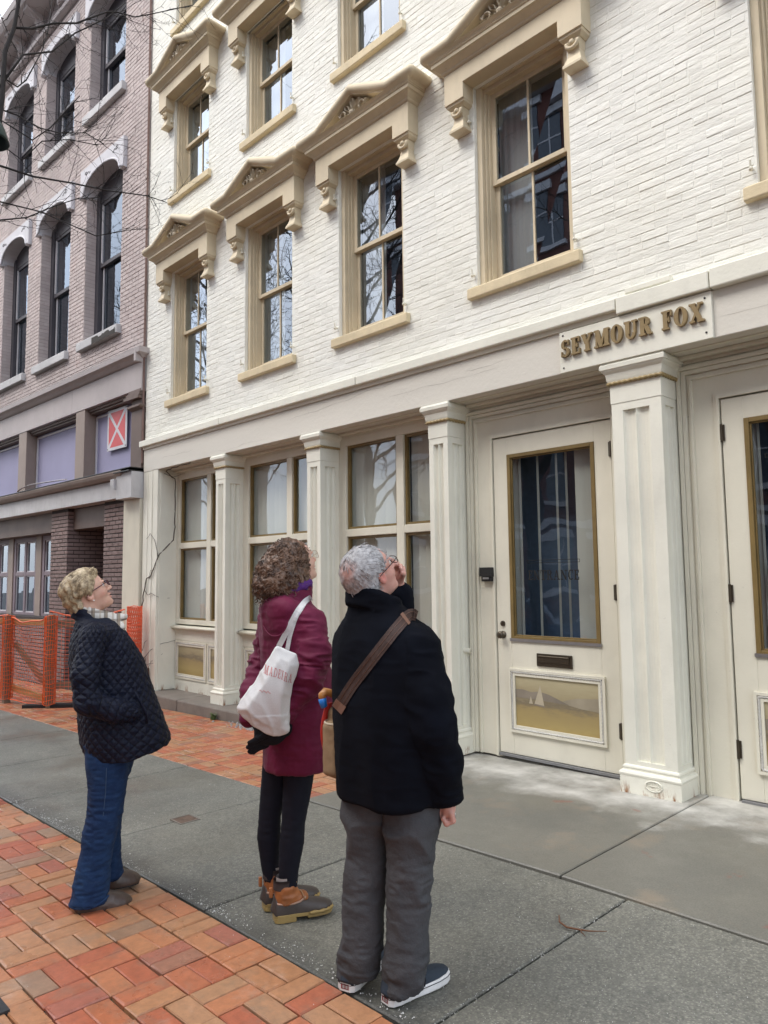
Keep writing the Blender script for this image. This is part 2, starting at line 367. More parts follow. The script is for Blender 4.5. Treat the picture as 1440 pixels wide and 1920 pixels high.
def smooth_concrete():
    t = NT('old_concrete'); x, y, z = t.sep()
    c = t.mix(t.ramp(t.noise(1.3, 6, .6), (.3, 0), (.7, 1)), (.105, .102, .082), (.185, .170, .135))
    c = t.mix(.45, c, t.mix(t.ramp(t.noise(110, 4, .7), (.3, 0), (.7, 1)), (.09, .09, .08), (.26, .25, .22)))
    c = t.mix(t.math('MULTIPLY', t.ramp(t.noise(2.4, 5, .6), (.55, 0), (.72, 1)), .5), c, (.30, .235, .165))
    yy = t.math('ADD', y, t.math('MULTIPLY', t.math('SUBTRACT', t.noise(1.9, 6, .65), .5), 1.15))
    m = t.new('ShaderNodeMapRange'); m.inputs[1].default_value = 4.66; m.inputs[2].default_value = 5.0; t.l(yy, m.inputs[0])
    mx_ = t.new('ShaderNodeMapRange'); mx_.inputs[1].default_value = -6.0; mx_.inputs[2].default_value = -4.6; t.l(x, mx_.inputs[0])
    c = t.mix(t.math('MULTIPLY', t.math('MULTIPLY', m.outputs[0], mx_.outputs[0]), t.ramp(t.noise(3.2, 6, .62), (.34, .15), (.66, .88))), c, (.60, .585, .54))
    c = t.mix(t.math('MULTIPLY', t.ramp(t.noise(4.2, 3), (.69, 0), (.73, 1)), .55), c, (.22, .07, .05))
    return t.fin(c, t.ramp(t.noise(1.2, 5), (.38, .32), (.62, .68)), t.bump(t.noise(120, 4, .7), .3, .003), .45)
def paver():
    t = NT('clay_paver'); a = t.attr('tone')
    c = t.ramp(a.outputs['Fac'], (0.0, (.36, .095, .048)), (.2, (.42, .13, .062)), (.42, (.45, .175, .080)), (.62, (.43, .20, .095)), (.8, (.40, .21, .11)), (.92, (.29, .17, .105)), (1.0, (.38, .115, .075)))
    r = t.n[-1] if False else None
    n = t.noise(26, 6, .7); c = t.mix(1.0, c, t.ramp(n, (.28, .72), (.72, 1.15)), 'MULTIPLY')
    c = t.mix(t.math('MULTIPLY', t.ramp(t.noise(5, 6, .7), (.52, 0), (.72, 1)), .6), c, (.20, .15, .105)); c = t.mix(t.math('MULTIPLY', t.ramp(t.noise(3.3, 6, .7), (.60, 0), (.70, 1)), .35), c, (.50, .38, .30))
    c = t.mix(t.math('MULTIPLY', t.ramp(t.noise(160, 3), (.66, 0), (.75, 1)), .5), c, (.06, .04, .035))
    rough = t.ramp(t.noise(1.9, 5), (.38, .22), (.62, .6))
    return t.fin(c, rough, t.bump(n, .3, .004, t.bump(t.noise(140, 3), .25, .0015)), .5)
MAT['aggregate'] = aggregate(); MAT['concrete'] = smooth_concrete(); MAT['asphalt'] = asphalt(); MAT['paver'] = paver()
def grime():
    t = NT('joint_grime'); c = t.mix(t.ramp(t.noise(5, 5), (.45, 0), (.7, 1)), (.035, .03, .024), (.055, .062, .028)); return t.fin(c, .95)
MAT['joint'] = grime()
MAT['kerb'] = paint('kerb_stone', (.20, .175, .15), .8, .25, 3, 50, .6, .006, .5)
def sheet(name, x0, x1, y0, y1, dz, mat, nx=30, kind='structure', parent=None):
    m = MB(); xs = np.linspace(x0, x1, nx+1)
    vs = [(x, y, gz(x)+dz) for x in xs for y in (y0, y1)]
    m.add(vs, [(2*i, 2*i+2, 2*i+3, 2*i+1) for i in range(nx)]); return m.build(name, mat, parent, kind=kind)
g = MB(); g.add([(-250, -250, -1.8), (250, -250, -1.8), (250, 250, -1.8), (-250, 250, -1.8)], [(0, 1, 2, 3)]); g.build('ground', MAT['asphalt'], kind='structure')
sheet('road', -60, 30, -9.2, -1.0, -.15, MAT['asphalt'])
sheet('far_pavement', -60, 30, -13.0, -9.35, -.01, MAT['concrete'])
for nm, ya, yb in (('kerb', -1.0, -.85), ('far_kerb', -9.35, -9.2)):
    m = MB(); x = -58
    while x < 28:
        a, b = x+.006, x+1.79
        m.add([(a, ya, gz(a)-.2), (b, ya, gz(b)-.2), (b, yb, gz(b)-.2), (a, yb, gz(a)-.2), (a, ya, gz(a)), (b, ya, gz(b)), (b, yb, gz(b)), (a, yb, gz(a))],
              [(4, 5, 6, 7), (0, 1, 5, 4), (1, 2, 6, 5), (2, 3, 7, 6), (3, 0, 4, 7)]); x += 1.8
    m.build(nm, MAT['kerb'], kind='structure')
sheet('joint_bed', -60, 30, -.85, 5.6, -.016, MAT['joint'])
walk = thing('pavement', None, None, kind='structure')
def slab(x0, x1, y0, y1, mat, dz=0, g=.006):
    x0 += g; x1 -= g; y0 += g; y1 -= g; c = .006
    b = [(x, y, gz(x)-.03) for x, y in ((x0, y0), (x1, y0), (x1, y1), (x0, y1))]
    k = [(x, y, gz(x)+dz-c) for x, y in ((x0, y0), (x1, y0), (x1, y1), (x0, y1))]
    t_ = [(x, y, gz(x)+dz) for x, y in ((x0+c, y0+c), (x1-c, y0+c), (x1-c, y1-c), (x0+c, y1-c))]
    m = MB(); m.add(b+k+t_, [(8, 9, 10, 11)] + [(i, (i+1) % 4, (i+1) % 4+4, i+4) for i in range(4)] + [(i+4, (i+1) % 4+4, (i+1) % 4+8, i+8) for i in range(4)])
    m.build('concrete_slab', mat, walk)
xs = [6.8, 5.3, 3.87, 2.43, 1.0, -.43, -1.87, -3.32, -4.72, -6.12, -7.5, -8.9, -10.4, -11.9, -13.4, -15, -17, -19, -21, -24, -28]
for b, a in zip(xs[:-1], xs[1:]): slab(a, b, 1.985, 3.5, MAT['aggregate'], random.uniform(-.002, .002))
xs = [6.8, 4.2, 1.9, -.25, -2.26, -4.46]
for b, a in zip(xs[:-1], xs[1:]): slab(a, b, 3.512, 5.62, MAT['concrete'], random.uniform(-.001, .002) + .002)
for b, a in zip([-16.9, -20, -24], [-20, -24, -28]): slab(a, b, 3.512, 5.3, MAT['concrete'])
# basket-weave clay pavers: pairs of bricks, every other pair turned
def weave(x0, x1, y0, y1, seed, ox=0):
    r = random.Random(seed); out = []; u = .215; nx = int(math.ceil((x1-x0)/u)); ny = int(math.ceil((y1-y0)/u))
    for i in range(nx):
        for j in range(ny):
            cx, cy = x1-(i+.5)*u, y1-(j+.5)*u
            for s in (-1, 1):
                if (i+j) % 2: p, ex = (cx, cy+s*u/4), (1, 0)
                else: p, ex = (cx+s*u/4, cy), (0, 1)
                a = r.gauss(0, .010); e = (ex[0]*math.cos(a)-ex[1]*math.sin(a), ex[0]*math.sin(a)+ex[1]*math.cos(a), .022*ex[0]*(p[0] < -2.4))
                e = np.array(e)/np.linalg.norm(e)
                nrm = np.array([-.022 if p[0] < -2.4 else 0, r.gauss(0, .006), 1.0]); nrm -= e*(nrm@e); nrm /= np.linalg.norm(nrm)
                out.append(((p[0]+r.gauss(0, .0015), p[1]+r.gauss(0, .0015), gz(p[0])-.002), e, nrm, .2075, .1005))
    return out
fgp = thing('brick_paving', None, None, kind='structure')
lay(weave(-11.0, 2.9, -.84, 1.975, 3), fgp, 'paver', MAT['paver'], .03, .005, .0016, 300, 9, 40, .004)
bkp = thing('brick_paving', None, None, kind='structure')
lay([(tuple(np.array(p)-[0, 0, .012]), a, b, c, d) for p, a, b, c, d in weave(-16.9, -4.47, 3.515, 5.02, 5)], bkp, 'paver', MAT['paver'], .03, .004, .0012, 300, 9, 40, .003)
# stone doorstep along the shop windows
m = MB(); x = -10.5
for L_ in (1.35, 1.7, 1.25, 1.55):
    a, b = x+.004, x+L_-.004; j = random.uniform(-.012, .012)
    m.add([(a, 5.03+j, -.26), (b, 5.035+j, -.2), (b, 5.62, -.2), (a, 5.62, -.26), (a, 5.03+j, -.012), (b, 5.035+j, -.008), (b, 5.62, -.006), (a, 5.62, -.006)],
          [(4, 5, 6, 7), (0, 1, 5, 4), (1, 2, 6, 5), (2, 3, 7, 6), (3, 0, 4, 7)]); x += L_
m.build('doorstep', MAT['kerb'], kind='structure', bevel=.018)
# ------------------------------------------------------------------ cream painted brick building
cb = thing('cream_building', 'cream painted brick building with tan pedimented windows and fluted shopfront columns', 'building', (-4.3, 5.2, 0))
WX = [-9.28, -7.33, -5.47, -3.53, -1.1, .85]                  # window axes
FLOORS = [(4.255, 1.945, 1.02), (7.39, 1.55, .82), (10.12, 1.35, .68)]   # sill top, opening height, meeting rail
BX0, BX1, BTOP = -10.555, 2.0, 12.4
holes = [(xc-.5, xc+.5, z0-.11, z0+H) for xc in WX for z0, H, _ in FLOORS]
wl = MB()
zc = [3.72] + [v for z0, H, _ in FLOORS for v in (z0-.11, z0+H)] + [BTOP]
for k in range(0, len(zc)-1):
    if k % 2 == 0: wl.box(BX0, BX1, 5.2045, 5.56, zc[k], zc[k+1])
    else:
        e = [BX0] + [v for xc in WX for v in (xc-.5, xc+.5)] + [BX1]
        for a, b in zip(e[::2], e[1::2]): wl.box(a, b, 5.2045, 5.56, zc[k], zc[k+1])
wall = wl.build('wall', MAT['cream_brick'], cb)
wall.data.attributes.new('tone', 'FLOAT', 'POINT').data.foreach_set('value', np.full(len(wall.data.vertices), .5, np.float32))
bk = [((x, 5.2025, z), (1, 0, 0), (0, -1, 0), L+.0022, H-.001) for x, z, L, H in courses(BX0+.003, BX1-.003, 3.735, BTOP, .0665, .208, .004, holes, 11)]
bk += [((BX0-.001, 5.2+.1+.2*j, 3.77+.133*k), (0, -1, 0), (-1, 0, 0), .2, .06) for k in range(60) for j in range(1)]
lay(bk, wall, 'brick', MAT['cream_brick'], .009, .0052, .0017, 300, 9, 24, (-.0008, .0018))
m = MB(); m.rect_loft(BX0+.02, BX1-.02, 5.16, 5.5, [(BTOP, 0), (BTOP+.12, .05), (BTOP+.2, .28), (BTOP+.34, .34), (BTOP+.36, .1)]); m.build('cornice', MAT['tan_trim'], cb)
m = MB(); m.box(BX0, BX1, 5.56, 12.5, BTOP-.1, BTOP+.02); m.box(BX0, BX0+.3, 5.56, 12.5, -.4, BTOP-.1); m.box(BX1-.3, BX1, 5.56, 12.5, -.4, BTOP-.1); m.box(BX0+.3, BX1-.3, 12.2, 12.5, -.4, BTOP-.1)
m.build('side_wall', MAT['cream_brick'], cb)
m = MB()
for z in (3.3, 7.0, 9.8): m.box(BX0+.3, BX1-.3, 5.6, 12.2, z, z+.2)
m.box(BX0+.3, BX1-.3, 7.6, 7.7, -.1, 12); m.build('interior', MAT['interior'], cb)

# --- one upper window, drawn about its axis (x = 0) and sill top (z = 0); y is the world y
def upper_window(H, mr, shade):
    fr = MB()                                                  # casing and sashes
    fr.frame_xz(-.5, .5, 0, H+.02, .055, 5.245, 5.47, .03, .03); fr.frame_xz(-.445, .445, .03, H-.01, .02, 5.285, 5.458, .03, .043); fr.frame_xz(-.425, .425, .045, H-.02, .016, 5.318, 5.455, .02, .034)
    gz0, gz1 = .06, H-.047
    fr.frame_xz(-.41, .41, mr-.03, gz1, .05, 5.35, 5.385, .045, .05)      # upper sash, in front
    fr.frame_xz(-.41, .41, gz0, mr+.012, .05, 5.39, 5.425, .07, .04)      # lower sash
    fr.box(-.011, .011, 5.355, 5.38, mr+.015, gz1-.05); fr.box(-.011, .011, 5.395, 5.42, gz0+.07, mr-.028)
    f = link(fr.mesh('window', MAT['tan_trim']), 'window', cb, (0, 0, 0))
    b = f.modifiers.new('bevel', 'BEVEL'); b.width = .004; b.segments = 2; b.limit_method = 'ANGLE'
    gl = []
    for a, c, y, z0, z1 in ((-.36, -.011, 5.367, mr+.015, gz1-.05), (.011, .36, 5.367, mr+.015, gz1-.05), (-.36, -.011, 5.407, gz0+.07, mr-.028), (.011, .36, 5.407, gz0+.07, mr-.028)):
        m = MB(); m.add([(a, y, z0), (c, y, z0), (c, y, z1), (a, y, z1)], [(0, 1, 2, 3)])
        # old glass is never quite flat: each pane leans by a hair
        q = random.uniform(-.004, .004); m.v = [(p[0], p[1]+q*(i % 2)+random.uniform(-.0012, .0012), p[2]) for i, p in enumerate(m.v)]
        link(m.mesh('pane', MAT['glass_dark']), 'pane', f, (0, 0, 0))
    m = MB()                                                  # drawn shade and a gathered curtain
    m.box(-.42, .44, 5.52, 5.525, mr*.02+.05, H)
    pts = [(-.44+.34*i/24*shade*2, 5.52+.004*math.sin(i*1.35)) for i in range(25)]
    m2 = MB(); m2.add([(x, y, z) for x, y in pts for z in (.05, H)], [(2*i, 2*i+2, 2*i+3, 2*i+1) for i in range(24)])
    link(m2.mesh('curtain', MAT['blind_grey']), 'curtain', f, (0, 0, 0))
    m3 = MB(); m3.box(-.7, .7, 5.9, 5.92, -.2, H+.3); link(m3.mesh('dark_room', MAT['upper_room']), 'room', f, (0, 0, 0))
    sill = MB(); sill.add([(-.585, 5.145, -.112), (.585, 5.145, -.112), (.585, 5.33, -.112), (-.585, 5.33, -.112), (-.585, 5.145, -.012), (.585, 5.145, -.012), (.585, 5.33, .006), (-.585, 5.33, .006)],
                          [(3, 2, 1, 0), (4, 5, 6, 7), (0, 1, 5, 4), (1, 2, 6, 5), (2, 3, 7, 6), (3, 0, 4, 7)])
    o = link(sill.mesh('sill', MAT['tan_sill']), 'sill', f, (0, 0, 0)); b = o.modifiers.new('bevel', 'BEVEL'); b.width = .012; b.segments = 3
    # hood: lintel with ears, stepped mouldings, raking roll
    h = MB(); T = H
    h.prism_xz([(-.73, T-.15), (-.505, T-.15), (-.505, T), (.505, T), (.505, T-.15), (.73, T-.15), (.73, T+.158), (-.73, T+.158)], 5.055, 5.24)
    h.box(-.5, .5, 5.2405, 5.36, T+.001, T+.06)               # soffit board back to the frame
    h.rect_loft(-.735, .735, 5.05, 5.23, [(T+.158, 0), (T+.168, .012), (T+.185, .016), (T+.20, .035), (T+.222, .062), (T+.226, .075)])
    h.rect_loft(-.735, .735, 5.05, 5.23, [(T+.227, .082), (T+.262, .084), (T+.266, .094), (T+.276, .096)])
    h.rect_loft(-.735, .735, 5.05, 5.23, [(T+.2765, .098), (T+.29, .105), (T+.305, .125), (T+.308, .13)])
    b_ = .135                                                 # gable field over the mouldings, open in the middle
    for sx in (-1, 1):
        h.prism_xz([(sx*.865, T+.309), (sx*.56, T+.309), (sx*.52, T+.35), (sx*.865, T+.345)][::(1 if sx < 0 else -1)], 4.955, 5.23)
        h.prism_xz([(sx*.56, T+.3095), (sx*.50, T+.3095), (0, T+.538), (0, T+.585), (sx*.52, T+.362)][::(-1 if sx > 0 else 1)], 4.935, 5.229)
    h.add([(-.52, 5.02, T+.30), (.52, 5.02, T+.30), (0, 5.02, T+.55)], [(0, 1, 2)])
    h.box(-.5, .5, 4.985, 5.03, T+.309, T+.318)
    h.smooth = True
    rl = [(-.868, T+.352), (-.70, T+.353), (-.555, T+.357), (-.28, T+.476), (0, T+.598), (.28, T+.476), (.555, T+.357), (.70, T+.353), (.868, T+.352)]
    def roll(path, r):
        ringv = []
        for i, (x, z) in enumerate(path):
            a = np.array(path[max(i-1, 0)]); c = np.array(path[min(i+1, len(path)-1)]); t_ = (c-a)/np.linalg.norm(c-a); nx, nz = -t_[1], t_[0]
            k = 1/max(.8, abs(t_[0]))
            ring = []
            for ang in np.linspace(0, 2*math.pi, 14, endpoint=False):
                u, w = math.cos(ang), math.sin(ang)
                ring.append((x+nx*r*w*.92*k, 4.955+.062*u*-1.0, z+nz*r*w*.92*k))
            ringv.append(ring)
        return ringv
    h.rings(roll(rl, .058))
    for sx in (-1, 1):                                         # returns of the roll back to the wall
        h.rings([[(sx*(.868-.001+.062*math.cos(a)), y, T+.352+.053*math.sin(a)) for a in np.linspace(0, 2*math.pi, 14, endpoint=False)] for y in ((4.955, 5.23))])
        h.ball((sx*.868, 4.955, T+.352), .0615, 12, 8, (1, 1, .87))
    h.smooth = False
    for sx in (-1, 1):                                         # weathered top behind the roll
        h.prism_xz([(sx*.87, T+.346), (sx*.55, T+.358), (sx*.55, T+.40), (sx*.87, T+.395)][::(1 if sx < 0 else -1)], 4.97, 5.232)
        h.prism_xz([(sx*.549, T+.37), (0, T+.586), (0, T+.642), (sx*.549, T+.40)][::(1 if sx < 0 else -1)], 4.97, 5.231)
    o = link(h.mesh('pediment', MAT['tan_trim']), 'pediment', f, (0, 0, 0)); b = o.modifiers.new('bevel', 'BEVEL'); b.width = .004; b.segments = 2; b.limit_method = 'ANGLE'; b.angle_limit = math.radians(50)
    an = MB()                                                  # carved palmette in the gable
    for ang, ln, wd in ((-68, .20, .06), (-35, .17, .055), (0, .19, .06), (35, .17, .055), (68, .20, .06)):
        a = math.radians(ang); dx, dz = math.sin(a)*1.25, math.cos(a); px, pz = dz, -dx
        pr = [(.12, .25), (.35, .35), (.62, 1.0), (.82, .9), (1.0, .15)]
        L_ = [(dx*ln*q+px*wd*.5*w, dz*ln*q+pz*wd*.5*w) for q, w in pr]; R_ = [(dx*ln*q-px*wd*.5*w, dz*ln*q-pz*wd*.5*w) for q, w in pr]
        ring = L_+R_[::-1]; cx = sum(p[0] for p in ring)/10; cz = sum(p[1] for p in ring)/10
        an.rings([[(x, 5.03, T+.33+z) for x, z in ring], [(x, 4.975, T+.33+z) for x, z in ring], [(cx+(x-cx)*.75, 4.95, T+.33+cz+(z-cz)*.75) for x, z in ring], [(cx+(x-cx)*.45, 4.985, T+.33+cz+(z-cz)*.45) for x, z in ring]])
    for sx in (-1, 1):
        an.tube([(sx*(.15+.045*math.cos(t)), 4.965, T+.372+.04*math.sin(t)) for t in np.linspace(0, 5.2, 12)], .013, 6)
    an.ball((0, 4.965, T+.345), .035, 8, 6)
    link(an.mesh('palmette', MAT['ornament']), 'palmette', f, (0, 0, 0))
    for sx in (-1, 1):                                         # brackets under the ears
        k = MB(); c = sx*.615
        k.rect_loft(c-.085, c+.085, 5.09, 5.24, [(T-.195, -.012), (T-.185, 0), (T-.172, .018), (T-.15, .022)])
        k.rings([[(c-w, y, T+z), (c+w, y, T+z), (c+w, 5.23, T+z), (c-w, 5.23, T+z)] for z, w, y in ((-.196, .062, 5.10), (-.25, .060, 5.105), (-.285, .052, 5.12), (-.33, .058, 5.115), (-.38, .075, 5.095), (-.405, .086, 5.08), (-.425, .086, 5.08))])
        k.smooth = True
        k.tube([(c+.052*math.cos(a), 5.095, T-.228+.042*math.sin(a)) for a in np.linspace(math.pi*.93, 2.07*math.pi, 12)], .016, 8)
        k.ball((c, 5.095, T-.222), .026, 8, 6)
        o = link(k.mesh('bracket', MAT['tan_trim']), 'bracket', f, (0, 0, 0))
    for sx, zz in ((-1, .12), (-1, H-.33), (1, .1)):           # shutter pins left in the brick
        k = MB(); k.tube([(sx*.53, 5.2, zz), (sx*.53, 5.165, zz), (sx*.53, 5.16, zz+.05)], .008, 6); k.ball((sx*.53, 5.165, zz-.01), .016, 7, 5)
        link(k.mesh('shutter_pin', MAT['cream_trim']), 'shutter_pin', f, (0, 0, 0))
    return f
for fi, (z0, H, mr) in enumerate(FLOORS):
    proto = upper_window(H, mr, .55)
    for i, xc in enumerate(WX):
        lc = Vector((xc, 0, z0)) - cb.location
        if i == 0: proto.location = lc
        else: copy_tree(proto, cb, lc)

# --- shopfront
m = MB(); m.box(BX0, BX1, 5.185, 5.62, 3.255, 3.60)
m.build('lintel', paint('lintel_paint', (.69, .66, .585), .55, .10, 1.3, 26, .5, .005, .2, stretch=(.25, 1, 2.5)), cb, bevel=.006)
e = [(-10.60, -8.32), (-8.32, -5.63), (-5.63, -2.645), (-2.645, -1.935), (-1.935, .35), (.35, 2.0)]
for i, (a, b) in enumerate(e):
    m = MB(); zt = 3.735 if i != 4 else 3.745; zb = 3.64 if i < 3 else 3.60
    m.box(a+.003, b-.003, 5.12 + random.uniform(-.006, .006), 5.3, zb, zt); m.build('ledge_stone', MAT['cream_column'], cb, bevel=.01)
m = MB(); m.box(BX0, -2.645, 5.165, 5.3, 3.601, 3.64); m.build('ledge_bed', MAT['cream_trim'], cb)
m = MB(); m.box(-2.58, -2.22, 5.155, 5.25, 3.752, 3.80); m.build('stone_patch', MAT['cream_column'], cb, bevel=.008)
MAT['crack'] = plain('crack_shadow', (.30, .27, .23), .9)
for x0, z0, n in ((-10.0, 3.40, 9), (-8.6, 3.33, 12), (-6.9, 3.47, 16), (-5.2, 3.44, 10), (-1.9, 3.40, 6), (-4.2, 3.50, 6)):
    x, z = x0, z0; m = MB(); up, lo = [], []                     # one hairline crack in the lintel paint
    for k in range(n):
        w = random.uniform(.0004, .0013)*(1 if 0 < k < n-1 else .2); up.append((x, 5.1835, z+w)); lo.append((x, 5.1835, z-w))
        x += random.uniform(.07, .18); z += random.uniform(-.016, .026)
    m.add(lo+up, [(k, k+1, n+k+1, n+k) for k in range(n-1)]); m.build('crack', MAT['crack'], cb)
m = MB(); m.box(BX0+.01, BX1, 5.62, 5.66, -.02, 3.3)            # wall behind the frames is cut by the panes below
FB = 5.50                                                       # front of the wooden frames
m = MB(); m.box(BX0, -10.10, 5.19, 5.62, -.25, 3.254); m.box(-10.44, -10.40, 5.183, 5.19, -.02, 3.25); m.box(-10.31, -10.25, 5.178, 5.19, -.02, 3.25); m.box(-10.1, -10.085, 5.23, 5.60, 0, 3.2)
m.build('pier', MAT['cream_column'], cb, bevel=.006)
m = MB(); m.box(BX0, BX1, 5.5, 5.62, 3.20, 3.254); m.box(BX0, BX1, 5.44, 5.5, 3.225, 3.254); m.build('soffit_moulding', MAT['cream_trim'], cb, bevel=.006)
m = MB(); m.box(BX0, BX1, 5.3, 5.33, 3.247, 3.2545); m.build('soffit_board', MAT['cream_trim'], cb)
def column(xc, hw):
    yf, yb = 5.225, 5.52; x0, x1 = xc-hw, xc+hw
    c = MB()
    def flutes(p0, p1, n, ins, d):
        """points along one face from p0 to p1 with n concave flutes"""
        p0 = np.array(p0); p1 = np.array(p1); L = np.linalg.norm(p1-p0); t = (p1-p0)/L; nr = np.array([t[1], -t[0]])   # outward
        out = [p0]; w = (L-2*ins)/n
        for i in range(n):
            s0 = ins+i*w
            out.append(p0+t*s0 - nr*.0)
            for a in np.linspace(0, math.pi, 7): out.append(p0+t*(s0+.004+(w-.008)*(1-math.cos(a))/2) - nr*(.008+d*math.sin(a)))
            out.append(p0+t*(s0+w-.001))
        return out
    n = 2; ins = hw*.46
    poly = flutes((x0, yf), (x1, yf), n, ins, .022) + flutes((x1, yf), (x1, yb), 2, .07, .022) + [np.array((x1, yb)), np.array((x0, yb))] + flutes((x0, yb), (x0, yf), 2, .07, .022)
    seen = [];
    for p in poly:
        if not seen or np.linalg.norm(p-seen[-1]) > 1e-4: seen.append(p)
    poly = [tuple(p) for p in seen]
    c.prism_xy(poly, .225, 2.872); c.box(x0, x1, yf, yb, .15, .2255); c.box(x0, x1, yf, yb, 2.8715, 2.932)
    o = link(c.mesh('column', MAT['cream_column']), 'column', cb)
    bs = MB(); bs.rect_loft(x0, x1, yf, yb, [(-.03, .034), (.118, .032), (.122, .036), (.135, .038), (.150, .03), (.155, .014), (.165, .012), (.175, .018), (.186, .015), (.194, .001)])
    link(bs.mesh('column_base', MAT['cream_column']), 'column_base', o, (0, 0, 0)).location = (0, 0, 0)
    cp = MB(); cp.rect_loft(x0, x1, yf, yb, [(2.9325, .004), (3.078, .006), (3.0785, .001), (3.10, .006)])
    cp.rect_loft(x0, x1, yf, yb, [(3.1005, .016), (3.118, .022), (3.145, .027), (3.165, .030), (3.185, .048), (3.198, .054), (3.2, .06), (3.232, .062), (3.24, .055), (3.2535, .050)])
    link(cp.mesh('capital', MAT['cream_column']), 'capital', o, (0, 0, 0))
    rp = MB(); rp.smooth = True; path = []
    off = .016; cs = [(x0-off, yb), (x0-off, yf-off), (x1+off, yf-off), (x1+off, yb)]
    for a, b in zip(cs[:-1], cs[1:]):
        L = math.hypot(b[0]-a[0], b[1]-a[1]); q = max(2, int(L/.008))
        path += [(a[0]+(b[0]-a[0])*i/q, a[1]+(b[1]-a[1])*i/q, 3.090) for i in range(q)]
    path.append((*cs[-1], 3.090)); tw = [i*.008*2*math.pi/.042*1.0 for i in range(len(path))]
    rp.tube(path, .0135, 8, tw); link(rp.mesh('rope_moulding', MAT['rope_gold']), 'rope_moulding', o, (0, 0, 0))
    return o
COLS = [(-8.415, .118), (-6.455, .118), (-4.565, .118), (-2.56, .20), (-.55, .118), (1.45, .118)]
for xc, hw in COLS: cD = column(xc, hw)
cols_o = [o for o in cb.children if o.name.startswith('column')]
em = MB(); em.smooth = True                                     # maker's oval on the wide column
em.tube([(-2.53+.062*math.cos(a), 5.189, .072+.036*math.sin(a)) for a in np.linspace(0, 2*math.pi, 25)], .0055, 6)
em.tube([(-2.53+.047*math.cos(a), 5.190, .072+.025*math.sin(a)) for a in np.linspace(0, 2*math.pi, 25)], .003, 5)
for k in range(7): em.ball((-2.53-.036+.012*k, 5.190, .071+.002*(k % 2)), .005, 6, 4)
em.build('maker_plate', MAT['cream_column'], cb)

def bead_frame(mb, x0, x1, z0, z1, w, y0, y1): mb.frame_xz(x0, x1, z0, z1, w, y0, y1)
# procedural landscape prints behind the small panes (flat painted panels)
def landscape():
    t = NT('painted_landscape'); x, y, z = t.sep(); n = t.noise(5, 6, .7, stretch=(.6, 1, 2.4))
    zz = t.math('ADD', z, t.math('MULTIPLY', t.math('SUBTRACT', n, .5), .22))
    c = t.ramp(t.math('MULTIPLY', zz, 1.35), (.24, (.28, .20, .07)), (.42, (.39, .30, .125)), (.58, (.34, .26, .12)), (.66, (.20, .165, .11)), (.74, (.34, .285, .17)), (.95, (.45, .395, .25)))
    return t.fin(c, .5, None, .3)
MAT['landscape'] = landscape()
MAT['hill'] = plain('painted_hill', (.235, .20, .155), .6, var=.25, fine=14); MAT['hill2'] = plain('painted_far_hill', (.33, .285, .205), .6, var=.25, fine=14)
MAT['sail'] = plain('painted_sail', (.46, .40, .29), .6)
MAT['silver_frame'] = paint('silvered_frame', (.60, .585, .54), .45, .2, 8, 70, .5, .003, .55)
def picture(parent, x0, x1, z0, z1, y, fw, boats=False):
    """rope-edged frame with a painted panel"""
    f = MB(); f.frame_xz(x0, x1, z0, z1, fw*.34, y-.022, y); f.frame_xz(x0+fw*.66, x1-fw*.66, z0+fw*.66, z1-fw*.66, fw*.34, y-.016, y)
    f.frame_xz(x0+fw*.34, x1-fw*.34, z0+fw*.34, z1-fw*.34, fw*.32, y-.008, y)
    o = link(f.mesh('picture_frame', MAT['cream_trim']), 'picture_frame', parent, (0, 0, 0) if parent.parent else None)
    r = MB(); r.smooth = True; a = fw*.5
    for p, q in (((x0+a, z0+a), (x1-a, z0+a)), ((x1-a, z0+a), (x1-a, z1-a)), ((x1-a, z1-a), (x0+a, z1-a)), ((x0+a, z1-a), (x0+a, z0+a))):
        L = math.hypot(q[0]-p[0], q[1]-p[1]); n = int(L/.0055)
        r.tube([(p[0]+(q[0]-p[0])*i/n, y-.012, p[1]+(q[1]-p[1])*i/n) for i in range(n+1)], fw*.17, 6, [i*1.25 for i in range(n+1)])
    r.build('rope_edge', MAT['silver_frame'], parent, (0, 0, 0) if parent.parent else None)
    p = MB(); X0, X1, Z0, Z1 = x0+fw, x1-fw, z0+fw, z1-fw; yy = y-.003
    p.add([(X0, yy, Z0), (X1, yy, Z0), (X1, yy, Z1), (X0, yy, Z1)], [(0, 1, 2, 3)]); ms = [MAT['landscape']]
    if boats:
        ms += [MAT['hill'], MAT['hill2'], MAT['sail']]; W_, H_ = X1-X0, Z1-Z0; q = lambda u, v, d: (X0+u*W_, yy-d, Z0+v*H_)
        p.cur = 2; p.add([q(u, v, .001) for u, v in ((.55, .56), (.62, .62), (.75, .68), (.9, .70), (.9999, .72), (.9999, .47), (.8, .49))], [(6, 5, 4, 3, 2, 1, 0)])
        p.cur = 1; p.add([q(u, v, .0015) for u, v in ((.0001, .56), (.2, .565), (.45, .55), (.66, .535), (.56, .60), (.42, .69), (.3, .73), (.2, .70), (.1, .735), (.0001, .73))], [tuple(range(10))])
        p.cur = 3; p.add([q(u, v, .002) for u, v in ((.24, .48), (.36, .46), (.315, .86))], [(0, 1, 2)]); p.add([q(u, v, .002) for u, v in ((.17, .47), (.22, .47), (.195, .62))], [(0, 1, 2)])
        p.cur = 1; p.add([q(u, v, .0025) for u, v in ((.23, .45), (.37, .43), (.36, .46), (.24, .48))], [(0, 1, 2, 3)])
    link(p.mesh('painting', *ms), 'painting', parent, (0, 0, 0) if parent.parent else None)
